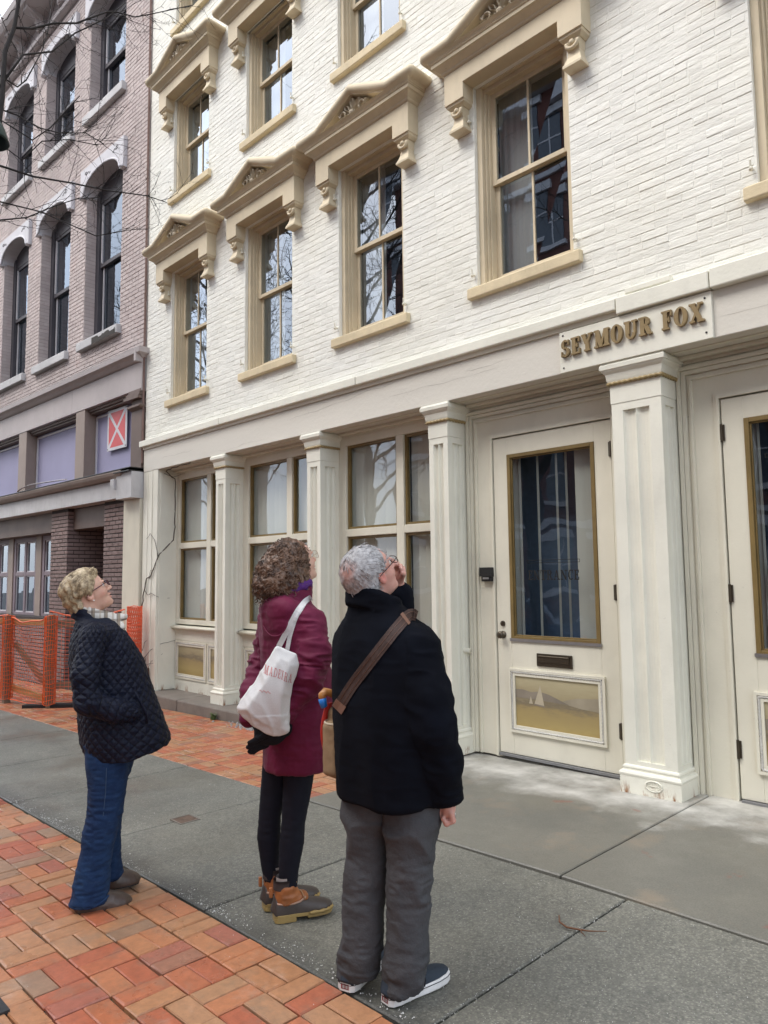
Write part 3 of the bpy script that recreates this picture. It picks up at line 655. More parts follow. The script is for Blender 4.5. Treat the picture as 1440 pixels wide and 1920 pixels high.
def shop_window(x0, x1):
    xm = (x0+x1)/2 - .0; w = .075
    f = MB(); f.frame_xz(x0, x1, .95, 3.20, .09, FB, FB+.085, .07, .09)
    f.box(xm-.055, xm+.055, FB+.002, FB+.083, 1.02, 3.11); 
    for a, b in ((x0+.09, xm-.055), (xm+.055, x1-.09)): f.box(a, b, FB+.002, FB+.083, 2.065, 2.15)
    o = f.build('shop_window', MAT['cream_trim'], cb, bevel=.005)
    for a, b in ((x0+.09, xm-.055), (xm+.055, x1-.09)):
        for c, d in ((1.02, 2.065), (2.15, 3.11)):
            q = MB(); q.frame_xz(a, b, c, d, .028, FB+.028, FB+.07); q.build('glazing_bead', MAT['bead'], o, (0, 0, 0))
            g = MB(); r = random.uniform(-.003, .003); yy = FB+.058
            nx = 5; gv = [(a+.028+(b-a-.056)*i/nx, yy+r*i/nx+.0016*math.sin(i*2.1+j*1.7+a), c+.028+(d-c-.056)*j/nx) for j in range(nx+1) for i in range(nx+1)]
            g.smooth = True; g.add(gv, [(j*(nx+1)+i, j*(nx+1)+i+1, (j+1)*(nx+1)+i+1, (j+1)*(nx+1)+i) for j in range(nx) for i in range(nx)])
            link(g.mesh('pane', MAT['glass']), 'pane', o, (0, 0, 0))
    s = MB(); s.box(x0-.02, x1+.0, 5.46, 5.56, .885, .93); s.smooth = True
    s.tube([(x0-.03, 5.445, .905), (x1, 5.445, .905)], .024, 10); s.smooth = False; s.box(x0, x1, 5.475, 5.56, .855, .886)
    s.build('shop_sill', MAT['cream_trim'], o, (0, 0, 0))
    b = MB(); b.box(x0, x1, FB+.012, FB+.1, -.02, .856); b.box(x0, x1, FB+.004, FB+.012, .72, .855); b.box(x0, x1, FB-.002, FB+.012, -.02, .14); b.build('stall_riser', MAT['cream_column'], o, (0, 0, 0))
    picture(o, x0+.02, xm-.02, .16, .705, FB+.012, .07); picture(o, xm+.02, x1-.02, .16, .705, FB+.012, .07)
    x = x0+.03; k = 0                                            # vertical blind slats
    while x < x1-.03:
        gap = .0 if random.random() > .10 else random.uniform(.03, .09)
        a = random.gauss(.22, .09); dx, dy = .062*math.cos(a), .062*math.sin(a)
        v = MB(); v.add([(x, 5.64-dy, 1.0), (x+dx*2, 5.64+dy, 1.0), (x+dx*2, 5.64+dy, 3.2), (x, 5.64-dy, 3.2)], [(0, 1, 2, 3)]); x += .095+gap; k += 1; v.build('blind_slat', MAT['blind'], o, (0, 0, 0))
    d = MB(); d.box(x0, x1, 6.2, 6.22, .8, 3.3); d.build('shop_interior', MAT['interior'], o, (0, 0, 0))
    return o
shop_window(-10.085, -8.26); shop_window(-8.26, -6.30); shop_window(-6.30, -4.41); shop_window(-.40, 1.5)
m = MB(); m.box(1.5, 2.0, 5.19, 5.62, -.05, 3.254); m.build('pier', MAT['cream_column'], cb, bevel=.006)

# ---- letters cut as real slab-serif shapes (unit height)
def arc_strip(cx, cz, rx, rz, a0, a1, tv, th, n=18):
    """crescent stroke: tv thickness at the sides, th at top and bottom"""
    o_ = []; i_ = []
    for k in range(n+1):
        a = math.radians(a0+(a1-a0)*k/n); c, s = math.cos(a), math.sin(a)
        o_.append((cx+rx*c, cz+rz*s)); i_.append((cx+(rx-tv)*c, cz+(rz-th)*s))
    return [[o_[k], o_[k+1], i_[k+1], i_[k]] for k in range(n)]
def R_(x0, x1, z0, z1): return [[(x0, z0), (x1, z0), (x1, z1), (x0, z1)]]
def D_(xa, xb, z0, z1, w): return [[(xa-w/2, z0), (xa+w/2, z0), (xb+w/2, z1), (xb-w/2, z1)]]
def glyph(ch, t=.2, h=.085):
    s = .075                                                      # serif overhang
    if ch == 'S': return arc_strip(.31, .72, .27, .28, 35, 265, t*.8, h) + arc_strip(.31, .28, .29, .28, -145, 90, t*.85, h) + R_(.50, .56, .66, .98) + R_(.03, .09, .03, .34) + D_(.26, .36, .50, .50001, .1)
    if ch == 'E': return R_(.08, .08+t, 0, 1) + R_(0, .58, 0, h) + R_(0, .56, 1-h, 1) + R_(.08, .42, .47, .47+h) + R_(.52, .60, 0, .30) + R_(.50, .58, .70, 1) + R_(.38, .44, .38, .64)
    if ch == 'Y': return D_(.14, .14, .92, 1, .3) + D_(.33, .15, .42, .94, t) + D_(.37, .60, .42, .94, t*.55) + R_(.26, .26+t, 0, .48) + R_(.16, .56, 0, h) + R_(0, .32, 1-h, 1) + R_(.44, .74, 1-h, 1)
    if ch == 'M': return R_(.10, .10+t*.5, 0, 1) + R_(.68, .68+t, 0, 1) + D_(.44, .18, .0, 1, t) + D_(.44, .72, .0, 1, t*.55) + R_(.0, .26, 0, h) + R_(.58, .98, 0, h) + R_(.0, .24, 1-h, 1) + R_(.66, .98, 1-h, 1)
    if ch == 'O': return arc_strip(.37, .5, .37, .52, 0, 360, t, h*.9, 32)
    if ch == 'U': return R_(.09, .09+t, .3, 1) + R_(.58, .58+t*.55, .3, 1) + arc_strip(.39, .32, .30, .34, 180, 360, t*.8, h*1.1) + R_(0, .38, 1-h, 1) + R_(.48, .80, 1-h, 1)
    if ch == 'R': return R_(.09, .09+t, 0, 1) + R_(0, .40, 0, h) + R_(0, .40, 1-h, 1) + arc_strip(.38, .745, .26, .255, -90, 90, t, h) + R_(.2, .4, .49, .49+h) + D_(.60, .42, .04, .5, t) + R_(.52, .76, 0, h)
    if ch == 'F': return R_(.09, .09+t, 0, 1) + R_(0, .40, 0, h) + R_(0, .56, 1-h, 1) + R_(.09, .42, .46, .46+h) + R_(.50, .57, .68, 1) + R_(.38, .44, .36, .64)
    if ch == 'X': return D_(.60, .18, .04, .96, t*1.05) + D_(.14, .58, .04, .96, t*.5) + R_(0, .30, 0, h) + R_(.42, .80, 0, h) + R_(0, .36, 1-h, 1) + R_(.46, .74, 1-h, 1)
    if ch == 'N': return R_(.09, .09+t*.5, 0, 1) + R_(.62, .62+t*.5, 0, 1) + D_(.66, .14, 0, 1, t) + R_(0, .28, 0, h) + R_(0, .2, 1-h, 1) + R_(.50, .82, 1-h, 1)
    if ch == 'T': return R_(.26, .26+t, 0, 1) + R_(.14, .58, 0, h) + R_(0, .72, 1-h, 1) + R_(0, .07, .68, 1) + R_(.65, .72, .68, 1)
    if ch == 'A': return D_(.60, .38, 0, 1, t) + D_(.10, .36, 0, 1, t*.5) + R_(.18, .54, .28, .28+h*.8) + R_(0, .24, 0, h) + R_(.44, .80, 0, h)
    if ch == 'C': return arc_strip(.37, .5, .37, .52, 50, 310, t, h) + R_(.55, .62, .66, 1)
    if ch == 'D': return R_(.09, .09+t, 0, 1) + R_(0, .38, 0, h) + R_(0, .38, 1-h, 1) + arc_strip(.36, .5, .38, .5, -90, 90, t, h)
    if ch == 'I': return R_(.09, .09+t, 0, 1) + R_(0, .18+t, 0, h) + R_(0, .18+t, 1-h, 1)
    return []
GW = dict(S=.62, E=.62, Y=.74, M=.98, O=.74, U=.80, R=.80, F=.60, X=.80, N=.82, T=.72, A=.80, C=.66, D=.76, I=.38)
def text_w(txt, gap=.08): return sum(GW.get(c, .38)+gap for c in txt)-gap
def letter_mesh(ch, hgt, d, t=.2, sx=1.0, h=.085):
    m = MB()
    for i, poly in enumerate(glyph(ch, t, h)):
        a = sum(poly[k][0]*poly[(k+1) % len(poly)][1]-poly[(k+1) % len(poly)][0]*poly[k][1] for k in range(len(poly)))
        if a < 0: poly = poly[::-1]
        j = (i*37 % 11)*.00012                                   # neighbours never share a plane
        m.prism_xz([(x*hgt*sx, z*hgt) for x, z in poly], -d-j, 0.0 if d > .01 else 0.0)
    return m
MAT['blue_reflection'] = plain('blue_grey_reflection', (.10, .15, .23), .9)  # bluish street reflection of the door glass, put into a colour
MAT['door_blind'] = paint('door_blind', (.56, .55, .50), .8, .1, 1.2, 30, .05, .001, .1); MAT['sill_grey'] = plain('threshold_grey', (.22, .22, .225), .5, .2)
# ---- doors
def door(x0, x1, hinge_right, words):
    f = MB(); f.frame_xz(x0, x1, .02, 2.885, .155, FB+.01, FB+.06, .0, .165)
    f.box(x0+.155, x1-.155, FB+.01, FB+.06, .02, 1.03)
    o = f.build('door', MAT['cream_trim'], cb, bevel=.003)
    gx0, gx1, g0, g1 = x0+.155, x1-.155, 1.03, 2.72
    q = MB(); q.frame_xz(gx0, gx1, g0, g1, .034, FB+.001, FB+.04); q.frame_xz(gx0+.034, gx1-.034, g0+.034, g1-.034, .012, FB+.018, FB+.038); q.build('glazing_bead', MAT['bead'], o, (0, 0, 0), bevel=.003)
    g = MB(); nx, nz = 8, 14; g.smooth = True
    gv = [(gx0+.046+(gx1-gx0-.092)*i/nx, FB+.03+.0013*math.sin(i*1.3+j*.8)*math.sin(j*.55), g0+.046+(g1-g0-.092)*j/nz) for j in range(nz+1) for i in range(nx+1)]
    g.add(gv, [(j*(nx+1)+i, j*(nx+1)+i+1, (j+1)*(nx+1)+i+1, (j+1)*(nx+1)+i) for j in range(nz) for i in range(nx)]); link(g.mesh('pane', MAT['glass']), 'pane', o, (0, 0, 0))
    s = MB(); s.box(gx0-.01, gx1+.01, FB-.004, FB+.01, g0-.014, g0+.012); s.build('weather_strip', MAT['steel'], o, (0, 0, 0))
    xm = (x0+x1)/2 + (.0 if hinge_right else .0)
    l = MB(); l.box(xm-.175, xm+.175, FB-.004, FB+.01, .815, .925); l.box(xm-.15, xm+.15, FB-.012, FB-.0045, .85, .90); l.tube([(xm-.15, FB-.012, .903), (xm+.15, FB-.012, .903)], .007, 8); l.build('mail_slot', MAT['bronze'], o, (0, 0, 0), bevel=.003)
    picture(o, x0+.125, x1-.125, .215, .775, FB+.009, .062, True)
    hx = x1 if hinge_right else x0; kx = x0+.065 if hinge_right else x1-.065
    for z in (.36, 1.46, 2.635):
        h = MB(); h.tube([(hx, FB-.002, z-.065), (hx, FB-.002, z+.065)], .010, 8); h.box(hx-.02, hx+.02, FB+.0, FB+.012, z-.06, z+.06); h.build('hinge', MAT['bronze'], o, (0, 0, 0))
    k = MB(); k.smooth = True
    k.rings([[(kx+r*math.cos(a), FB+.01-y, 1.07+r*math.sin(a)) for a in np.linspace(0, 2*math.pi, 14, endpoint=False)] for y, r in ((0, .034), (.006, .034), (.008, .014), (.03, .013), (.036, .026), (.05, .034), (.062, .032), (.07, .018), (.072, .003))])
    k.build('knob', MAT['bronze'], o, (0, 0, 0))
    k = MB(); k.rings([[(kx+r*math.cos(a), FB+.01-y, 1.17+r*math.sin(a)) for a in np.linspace(0, 2*math.pi, 12, endpoint=False)] for y, r in ((0, .026), (.012, .024), (.013, .008))]); k.build('lock', MAT['bronze'], o, (0, 0, 0))
    for z, hg, w, txt in words:
        W_ = text_w(txt, .1)*hg*w; x = xm-W_/2; L = MB()
        for ch in txt:
            if ch != ' ':
                q = letter_mesh(ch, hg, .0006, .17, w, .1); L.add([(a+x, b+FB+.026, c+z) for a, b, c in q.v], q.f)
            x += (GW.get(ch, .38)+.1)*hg*w
        for z2 in ((z+hg*1.75,) if len(words) == 1 else (z-hg*.9, z+hg*1.7)):
            L.frame_xz(xm-W_/2-.01, xm+W_/2+.01, z2, z2+.028, .004, FB+.0255, FB+.0262)
        L.build('glass_lettering', plain('letter_black', (.012, .011, .010), .5), o, (0, 0, 0))
    x = gx0-.05; i = 0                                # vertical slats, some turned open
    while x < gx1+.3:
        shut = i in (0, 7, 8, 9, 10) if hinge_right else i % 3 != 1
        w = .054 if shut else .004
        if not shut and i in (2, 4): x += .098; i += 1; continue
        v = MB(); v.add([(x, 5.62, .9), (x+w*2, 5.645, .9), (x+w*2, 5.645, 3.0), (x, 5.62, 3.0)], [(0, 1, 2, 3)]); x += .098; i += 1; v.build('blind_slat', MAT['door_blind'], o, (0, 0, 0))
    d = MB(); d.box(x0-.4, x1+.3, 6.0, 6.02, 0, 3.3); d.build('shop_interior', MAT['blue_reflection'], o, (0, 0, 0))  # backdrop painted with the blue-grey of the glass reflection
    t = MB(); t.box(x0+.01, x1-.01, FB-.02, FB+.07, -.004, .016); t.build('threshold', MAT['sill_grey'], o, (0, 0, 0))
    return o
def casing(x0, x1, d0, d1):
    """door surround between columns x0..x1 around the leaf d0..d1"""
    f = MB()
    f.box(x0, d0-.025, FB+.012, FB+.09, -.02, 3.20); f.box(d1+.025, x1, FB+.012, FB+.09, -.02, 3.20); f.box(d0-.025, d1+.025, FB+.012, FB+.09, 2.925, 3.20)
    for k, (o1, y) in enumerate(((.012, FB-.03), (.042, FB-.012), (.085, FB), (.10, FB-.008))):
        w = (.026, .03, .012, .018)[k]
        for xa in (x0+o1, x1-o1-w): f.box(xa, xa+w, y, FB+.0125, -.02, 3.19-o1)
        f.box(x0+o1+w, x1-o1-w, y, FB+.0125, 3.19-o1-w, 3.19-o1)
    f.frame_xz(d0-.025, d1+.025, -.02, 2.925, .02, FB-.006, FB+.07, .001, .03)
    f.frame_xz(d0-.045, d1+.045, -.02, 2.945, .02, FB+.002, FB+.0125, .001, .02)
    f.build('door_frame', MAT['cream_trim'], cb, bevel=.003)
casing(-4.44, -2.76, -4.135, -2.925); door(-4.13, -2.93, True, [(1.565, .085, .92, 'ENTRANCE')])
casing(-2.36, -.67, -2.045, -.835); door(-2.04, -.84, False, [(2.13, .17, .62, 'SEYMOUR'), (1.90, .11, .9, 'FOX')])
m = MB(); m.box(-4.285, -4.145, FB-.045, FB+.012, 1.60, 1.685); m.box(-4.27, -4.155, FB-.035, FB+.012, 1.555, 1.599); m.cur = 1; m.box(-4.245, -4.175, FB-.047, FB-.0455+.001, 1.575, 1.592)
m.build('card_reader', [MAT['black'], MAT['steel']], cb, bevel=.006)
pn = MB(); pn.box(-5.17, -5.03, 5.69, 5.692, 1.48, 1.70); pn.build('notice', MAT['white_bead'], cb)
pn = MB(); pn.box(-1.75, -1.55, 5.535, 5.5355, 1.45, 1.72); pn.build('notice', MAT['white_bead'], cb)
# --- sign board
sg = thing('shop_sign', 'white board with raised gold SEYMOUR FOX letters above the wide column', 'sign', (-2.54, 5.185, 3.25))
m = MB(); m.box(-3.165, -1.935, 5.158, 5.184, 3.252, 3.592); m.build('board', MAT['cream_column'], sg, bevel=.004)
x = -3.14; hg = .14; sc = 1.165/(text_w('SEYMOUR FOX', .1)*hg)
for ch in 'SEYMOUR FOX':
    if ch != ' ':
        q = letter_mesh(ch, hg, .026, .24, sc, .10); q.v = [(a, b, c+.014*math.sin((a+x)*2)) for a, b, c in q.v]
        o = q.build('letter', MAT['gold'], sg, Vector((x, 5.157, 3.372)) - sg.location)
    x += (GW.get(ch, .34)+.1)*hg*sc
for x, z in ((-3.13, 3.56), (-3.13, 3.29), (-1.98, 3.55), (-1.98, 3.30)):
    m = MB(); m.rings([[(x+r*math.cos(a), y, z+r*math.sin(a)) for a in np.linspace(0, 2*math.pi, 8, endpoint=False)] for r, y in ((.008, 5.157), (.007, 5.153), (.002, 5.152))]); m.build('screw', MAT['iron'], sg)
# ------------------------------------------------------------------ mauve brick building next door (own frame: x runs left from the joint, y = 0 is its brick face)
MR = math.radians(2.0); MO = Vector((-10.575, 5.2, 0))
mv = thing('mauve_building', 'mauve painted brick building with arched white window heads and boarded lavender shopfront', 'building', tuple(MO), rz=MR)
MMAT = Matrix.Translation(MO) @ Matrix.Rotation(MR, 4, 'Z')
def mbuild(mb, name, mat, parent=None, bevel=0, kind=None, label=None):
    return mb.build(name, mat, parent or mv, (0, 0, 0), bevel, kind, label)
MXC = [-1.59, -3.62, -5.66, -7.70]; MW = .685
MF = [(5.84, 8.60, 8.90), (10.10, 12.02, 12.30)]                 # sill top, springing, crown
MX0, MTOP = -9.4, 13.1
def arch_pts(xc, spring, crown, n=10, w=MW):
    return [(xc+w*math.cos(a)*1.0, spring+(crown-spring)*math.sin(a)) for a in np.linspace(0, math.pi, n+1)]
holes = []
for xc in MXC:
    for s, sp, cw in MF:
        holes.append((xc-MW, xc+MW, s-.17, sp))
        for k in range(6):                                       # stepped under the stone head
            z0 = sp+(cw-sp)*k/6; a = math.acos(min(1, (k+.5)/6)); 
        holes.append((xc-MW-.14, xc+MW+.14, sp-.08, cw+.2))
wl = MB(); zc = [5.2]; 
for s, sp, cw in MF: zc += [s-.15, cw]
zc += [MTOP]
for k in range(len(zc)-1):
    if k % 2 == 0: wl.box(MX0, -.004, .006, .42, zc[k], zc[k+1])
    else:
        e = [MX0] + sorted(v for xc in MXC for v in (xc-MW, xc+MW)) + [-.004]
        for a, b in zip(e[::2], e[1::2]): wl.box(a, b, .006, .42, zc[k], zc[k+1])
for xc in MXC:                                                   # arched soffit filling the top of every opening
    for s, sp, cw in MF:
        ap = arch_pts(xc, sp, cw); n = len(ap)
        wl.prism_xz([(xc+MW, cw+.001), (xc-MW, cw+.001)] + [(x, z) for x, z in ap[::-1]], .02, .40)
wall = mbuild(wl, 'wall', MAT['mauve_mortar'])
wall.data.attributes.new('tone', 'FLOAT', 'POINT').data.foreach_set('value', np.full(len(wall.data.vertices), .5, np.float32))
bk = [((x, 0, z), (1, 0, 0), (0, -1, 0), L, H) for x, z, L, H in courses(MX0, -.006, 5.22, MTOP-.35, .071, .212, .008, holes, 23)]
for xc in MXC:                                                   # brick returns inside the reveals
    for s, sp, cw in MF:
        for k in range(int((sp-s)/.071)):
            z = s+.036+k*.071
            L = (.2, .1) if k % 2 else (.1, .2); bk.append(((xc-MW-.006+.008, L[0]/2+.004, z), (0, 1, 0), (1, 0, 0), L[0]-.006, .063)); bk.append(((xc-MW+.002, L[0]+.004+L[1]/2, z), (0, 1, 0), (1, 0, 0), L[1]-.006, .063))
lay(bk, wall, 'brick', MAT['mauve_brick'], .02, .004, .0018, 300, 9, 24, .003, MMAT)
m = MB(); m.box(MX0, -.004, .42, 8, MTOP-.2, MTOP); m.box(MX0, MX0+.3, .42, 8, -.5, MTOP-.2); m.box(MX0+.3, -.1, 7.8, 8, -.5, MTOP-.2)
for z in (3.4, 9.3): m.box(MX0+.3, -.1, .5, 7.8, z, z+.2)
mbuild(m, 'side_wall', MAT['mauve_mortar'])
for xc in MXC:
    for fi, (s, sp, cw) in enumerate(MF):
        f = MB(); y = .19
        f.box(xc-MW, xc-MW+.13, y, y+.12, s-.02, sp+.1); f.box(xc+MW-.13, xc+MW, y, y+.12, s-.02, sp+.1); f.box(xc-MW+.13, xc+MW-.13, y, y+.12, s-.02, s+.06); f.box(xc-MW+.13, xc+MW-.13, y+.02, y+.12, sp-.12, cw)
        mid = (s+sp)/2+.06
        f.frame_xz(xc-MW+.13, xc+MW-.13, mid-.03, sp-.12, .07, y+.03, y+.07, .07, .06); f.frame_xz(xc-MW+.13, xc+MW-.13, s+.06, mid+.03, .07, y+.075, y+.11, .08, .05)
        w = mbuild(f, 'window', MAT['dark_frame'], None, .004)
        for x in (xc-MW+.2-.012, xc+MW-.2):
            b = MB(); b.box(x, x+.014, y+.02, y+.05, mid+.05, sp-.17); mbuild(b, 'window_bead', MAT['white_bead'], w); b = MB(); b.box(x, x+.014, y+.065, y+.09, s+.15, mid-.03); mbuild(b, 'window_bead', MAT['white_bead'], w)
        for z0, z1, yy in ((mid+.04, sp-.18, y+.05), (s+.14, mid-.02, y+.095)):
            g = MB(); g.add([(xc-MW+.19, yy+random.uniform(-.002, .002), z0), (xc+MW-.19, yy, z0), (xc+MW-.19, yy+random.uniform(-.003, .003), z1), (xc-MW+.19, yy, z1)], [(0, 1, 2, 3)]); mbuild(g, 'pane', MAT['glass_low'], w)
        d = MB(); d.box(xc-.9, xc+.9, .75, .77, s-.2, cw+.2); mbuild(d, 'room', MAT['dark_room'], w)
        st = MB(); x0, x1 = xc-MW-.10, xc+MW+.06
        broken = fi == 0 and xc == MXC[0]
        st.add([(x0, -.09, s-.165), (x1, -.085, s-.165), (x1, .3, s-.165), (x0, .3, s-.165), (x0, -.09, s-.012), (x1, -.085, s-.012), (x1, .3, s+.01), (x0, .3, s+.01)], [(3, 2, 1, 0), (4, 5, 6, 7), (0, 1, 5, 4), (1, 2, 6, 5), (2, 3, 7, 6), (3, 0, 4, 7)])
        o = mbuild(st, 'sill', MAT['stone'], w, .012)
        if broken:
            cr = MB(); r = random.Random(4); xx = xc-.15
            top = []; 
            while xx < x1-.02: top.append((xx, s-.05-.05*r.random()*(1 if xx > xc+.1 else .4))); xx += .045
            for (a, z1), (b2, z2) in zip(top[:-1], top[1:]): cr.add([(a, -.0925, s-.166), (b2, -.0925, s-.166), (b2, -.0925, z2), (a, -.0925, z1)], [(0, 1, 2, 3)])
            mbuild(cr, 'broken_edge', plain('broken_stone', (.055, .05, .045), .95, bump=.8, fine=40), w)
        h = MB(); ap = arch_pts(xc, sp-.02, cw-.02, 14, MW-.0); t_ = cw+.17         # stone head with ears, arch cut out
        ears = [(xc+MW+.135, sp-.07), (xc+MW+.135, t_), (xc-MW-.135, t_), (xc-MW-.135, sp-.07)]
        nA = len(ap); vs = []; fs = []
        h.prism_xz([(xc+MW, sp-.07), (xc+MW+.135, sp-.07), (xc+MW+.135, t_), (xc+MW, t_)], -.065, .05); h.prism_xz([(xc-MW-.135, sp-.07), (xc-MW, sp-.07), (xc-MW, t_), (xc-MW-.135, t_)], -.065, .05)
        for (xa, za), (xb, zb) in zip(ap[:-1], ap[1:]): h.prism_xz([(xb, zb), (xa, za), (xa, t_), (xb, t_)], -.065, .30)
        h.smooth = True
        h.tube([(xc-MW-.12, -.066, sp-.065)] + [(x, -.066, z) for x, z in ap[::-1]] + [(xc+MW+.12, -.066, sp-.065)], .022, 6); h.smooth = False
        hd = mbuild(h, 'stone_head', MAT['stone_arch'], w)
        SC_ = MAT.setdefault('scroll', plain('scroll_shadow', (.14, .135, .14), .9)) if 'scroll' not in MAT else MAT['scroll']   # incised scroll at each end
        for sx in (-1, 1):
            c0 = xc+sx*(MW-.10); cz = cw+.045; c = MB()
            c.tube([(c0+sx*(.05*math.cos(a)*(1-a/9)), -.067, cz+.045*math.sin(a)*(1-a/9)) for a in np.linspace(0, 6.5, 18)], .006, 5); c.tube([(c0-sx*(.06+.02*i), -.067, cz+.03*math.sin(i*1.3)-.01) for i in range(6)], .005, 5); c.tube([(c0-sx*.055, -.067, cz-.01), (c0-sx*.04, -.067, cz)], .005, 4); mbuild(c, 'scroll', SC_, w)
# top cornice with brackets
m = MB(); m.box(MX0, 0, -.05, .02, 12.86, 13.3); m.rect_loft(MX0, 0, -.05, .4, [(12.80, 0), (12.83, .05), (12.90, .06), (12.92, .01)])
m.rect_loft(MX0, -.02, -.05, .4, [(13.20, .0), (13.23, .10), (13.30, .44), (13.38, .50), (13.48, .53), (13.50, .4)]); mbuild(m, 'cornice', MAT['mauve_trim'])
for i in range(9):
    x = -.35-1.02*i; b = MB()
    pr = [(-.05, 12.95), (-.13, 12.96), (-.16, 13.0), (-.15, 13.06), (-.20, 13.13), (-.32, 13.19), (-.42, 13.24), (-.44, 13.29), (-.05, 13.29)]
    b.rings([[(x-.11, y-.001, z) for y, z in pr], [(x+.11, y-.001, z) for y, z in pr]]); b.tube([(x, -.145, 12.97), (x, -.17, 13.02), (x, -.16, 13.08), (x, -.21, 13.14), (x, -.34, 13.20)], .04, 6)
    mbuild(b, 'cornice_bracket', MAT['mauve_trim'])
# shopfront: cornice, frieze, posts, boarded lights
m = MB(); m.rect_loft(MX0, -.07, .0, .42, [(5.03, .0), (5.05, .05), (5.10, .10), (5.13, .16), (5.215, .17), (5.22, .12)]); m.box(-.069, -.01, -.17, .42, 5.0, 5.225); mbuild(m, 'shop_cornice', MAT['mauve_trim'], None, .008)
m = MB(); m.box(MX0, -2.6, -.03, .42, 4.60, 5.029); m.box(-2.594, -.07, -.03, .42, 4.60, 5.029); m.box(-.069, -.01, -.06, .42, 4.55, 4.999); mbuild(m, 'frieze', MAT['mauve_trim'], None, .004)
m = MB(); x = MX0
while x < -.4: m.add([(x, -.165, 5.222), (x+.3, -.16, 5.222), (x+.3, .0, 5.235+.015*random.random()), (x, .0, 5.24)], [(0, 1, 2, 3)]); x += .3
mbuild(m, 'flashing', MAT['iron'])
m = MB(); m.box(MX0, -.36, .04, .42, 4.55, 4.599); m.box(MX0, -.36, .07, .42, 4.515, 4.549); mbuild(m, 'head_rail', MAT['brown_trim'], None, .006)
m = MB(); m.box(-.36, -.02, -.04, .42, 3.32, 4.549); m.rect_loft(-.35, -.04, -.05, .3, [(4.26, .0), (4.30, .05), (4.33, .05), (4.35, .0)]); mbuild(m, 'end_post', MAT['brown_trim'], None, .006)
for zz in (4.56, 4.60, 4.64): pass
m = MB()
for k in range(3): m.box(-.50+.04*k, -.02, -.11+.02*k, .3, 4.43+.055*k, 4.478+.055*k)
mbuild(m, 'stepped_capital', MAT['brown_trim'], None, .004)
posts = [(-2.44, -2.08), (-5.10, -4.70), (-7.9, -7.5)]
for a, b in posts:
    m = MB(); m.box(a, b, -.02, .25, 3.32, 4.60); mbuild(m, 'mullion', MAT['mullion_brown'], None, .006)
for a, b in ((-2.08, -.36), (-4.70, -2.44), (-7.5, -5.10), (MX0, -7.9)):
    m = MB(); m.box(a, b, .20, .24, 3.32, 4.515); p = mbuild(m, 'lavender_panel', MAT['lavender'])
    m = MB(); m.frame_xz(a+.02, b-.02, 3.43, 4.48, .03, .175, .20, .03, .03); mbuild(m, 'panel_bead', MAT['white_bead'], p)
m = MB(); m.rect_loft(MX0, -.52, -.02, .4, [(3.19, .0), (3.20, .16), (3.25, .20), (3.30, .22), (3.318, .2)]); mbuild(m, 'lower_ledge', MAT['mullion_brown'], None, .006)
m = MB(); m.box(MX0, -.50, -.12, .4, 2.90, 3.189); m.box(-.50, -.005, -.20, .4, 2.86, 3.27); m.prism_xz([(-.62, 3.10), (-.50, 3.02), (-.50, 3.19), (-.62, 3.19)], -.24, -.121); mbuild(m, 'fascia', MAT['stone'], None, .006)
m = MB(); m.box(MX0, -.0, -.24, .1, 3.319, 3.332); m.box(-.51, -.005, -.25, .1, 3.271, 3.285); mbuild(m, 'ledge_flashing', MAT['iron'])
m = MB(); m.tube([(-4.5+2.3*i/14, -.23-.05*math.sin(i*.5), 3.35+.06*math.sin(i/14*math.pi)) for i in range(15)], .022, 6, squash=.4); mbuild(m, 'loose_trim', MAT['white_bead'])
m = MB(); m.box(MX0, -.51, .10, .4, 2.52, 2.899); mbuild(m, 'head_board', MAT['brown_trim'], None, .004)
m = MB(); m.box(-.53, -.015, -.05, .42, -.3, 2.86); mbuild(m, 'pilaster', paint('pilaster_cream', (.66, .62, .50), .6, .12, 1.2, 40, .25, .003, .3, rust=True), None, .005)
# brick piers and the low wall under the shop window
pb = []; pm = MB()
def pier(x0, x1, y0, y1, z0, z1):
    pm.box(x0+.006, x1-.006, y0+.006, y1-.006, z0, z1); n = int((z1-z0)/.070)
    for k in range(n):
        z = z0+.035+.07*k; j = k % 2
        def run(a, b, fn, off):
            s = a-off
            while s < b:
                p, q = max(s, a), min(s+.205, b)
                if q-p > .03: fn((p+q)/2, q-p-.011)
                s += .205
        run(x0, x1, lambda c, L: pb.append(((c, y0, z), (1, 0, 0), (0, -1, 0), L, .054)), .1*j)
        run(y0+.01, y1, lambda c, L: pb.append(((x1, c, z), (0, 1, 0), (1, 0, 0), L, .054)), .1*(1-j))
        run(y0+.01, y1, lambda c, L: pb.append(((x0, c, z), (0, -1, 0), (-1, 0, 0), L, .054)), .1*(1-j))
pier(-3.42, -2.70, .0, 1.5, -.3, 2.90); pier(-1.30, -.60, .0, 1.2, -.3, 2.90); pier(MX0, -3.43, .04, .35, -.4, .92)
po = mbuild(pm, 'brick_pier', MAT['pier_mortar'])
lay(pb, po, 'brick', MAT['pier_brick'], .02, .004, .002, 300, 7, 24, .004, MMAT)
m = MB(); m.box(-2.7, -1.3, 2.2, 2.25, -.4, 3.2); m.box(-2.7, -1.3, .1, 2.2, 2.88, 2.9); mbuild(m, 'recess_shade_panel', MAT['dark_room'])  # shade of the deep recess painted as near-black back and ceiling
m = MB(); m.box(MX0, -3.43, .36, .5, .78, .93); mbuild(m, 'low_sill', MAT['plum_frame'])
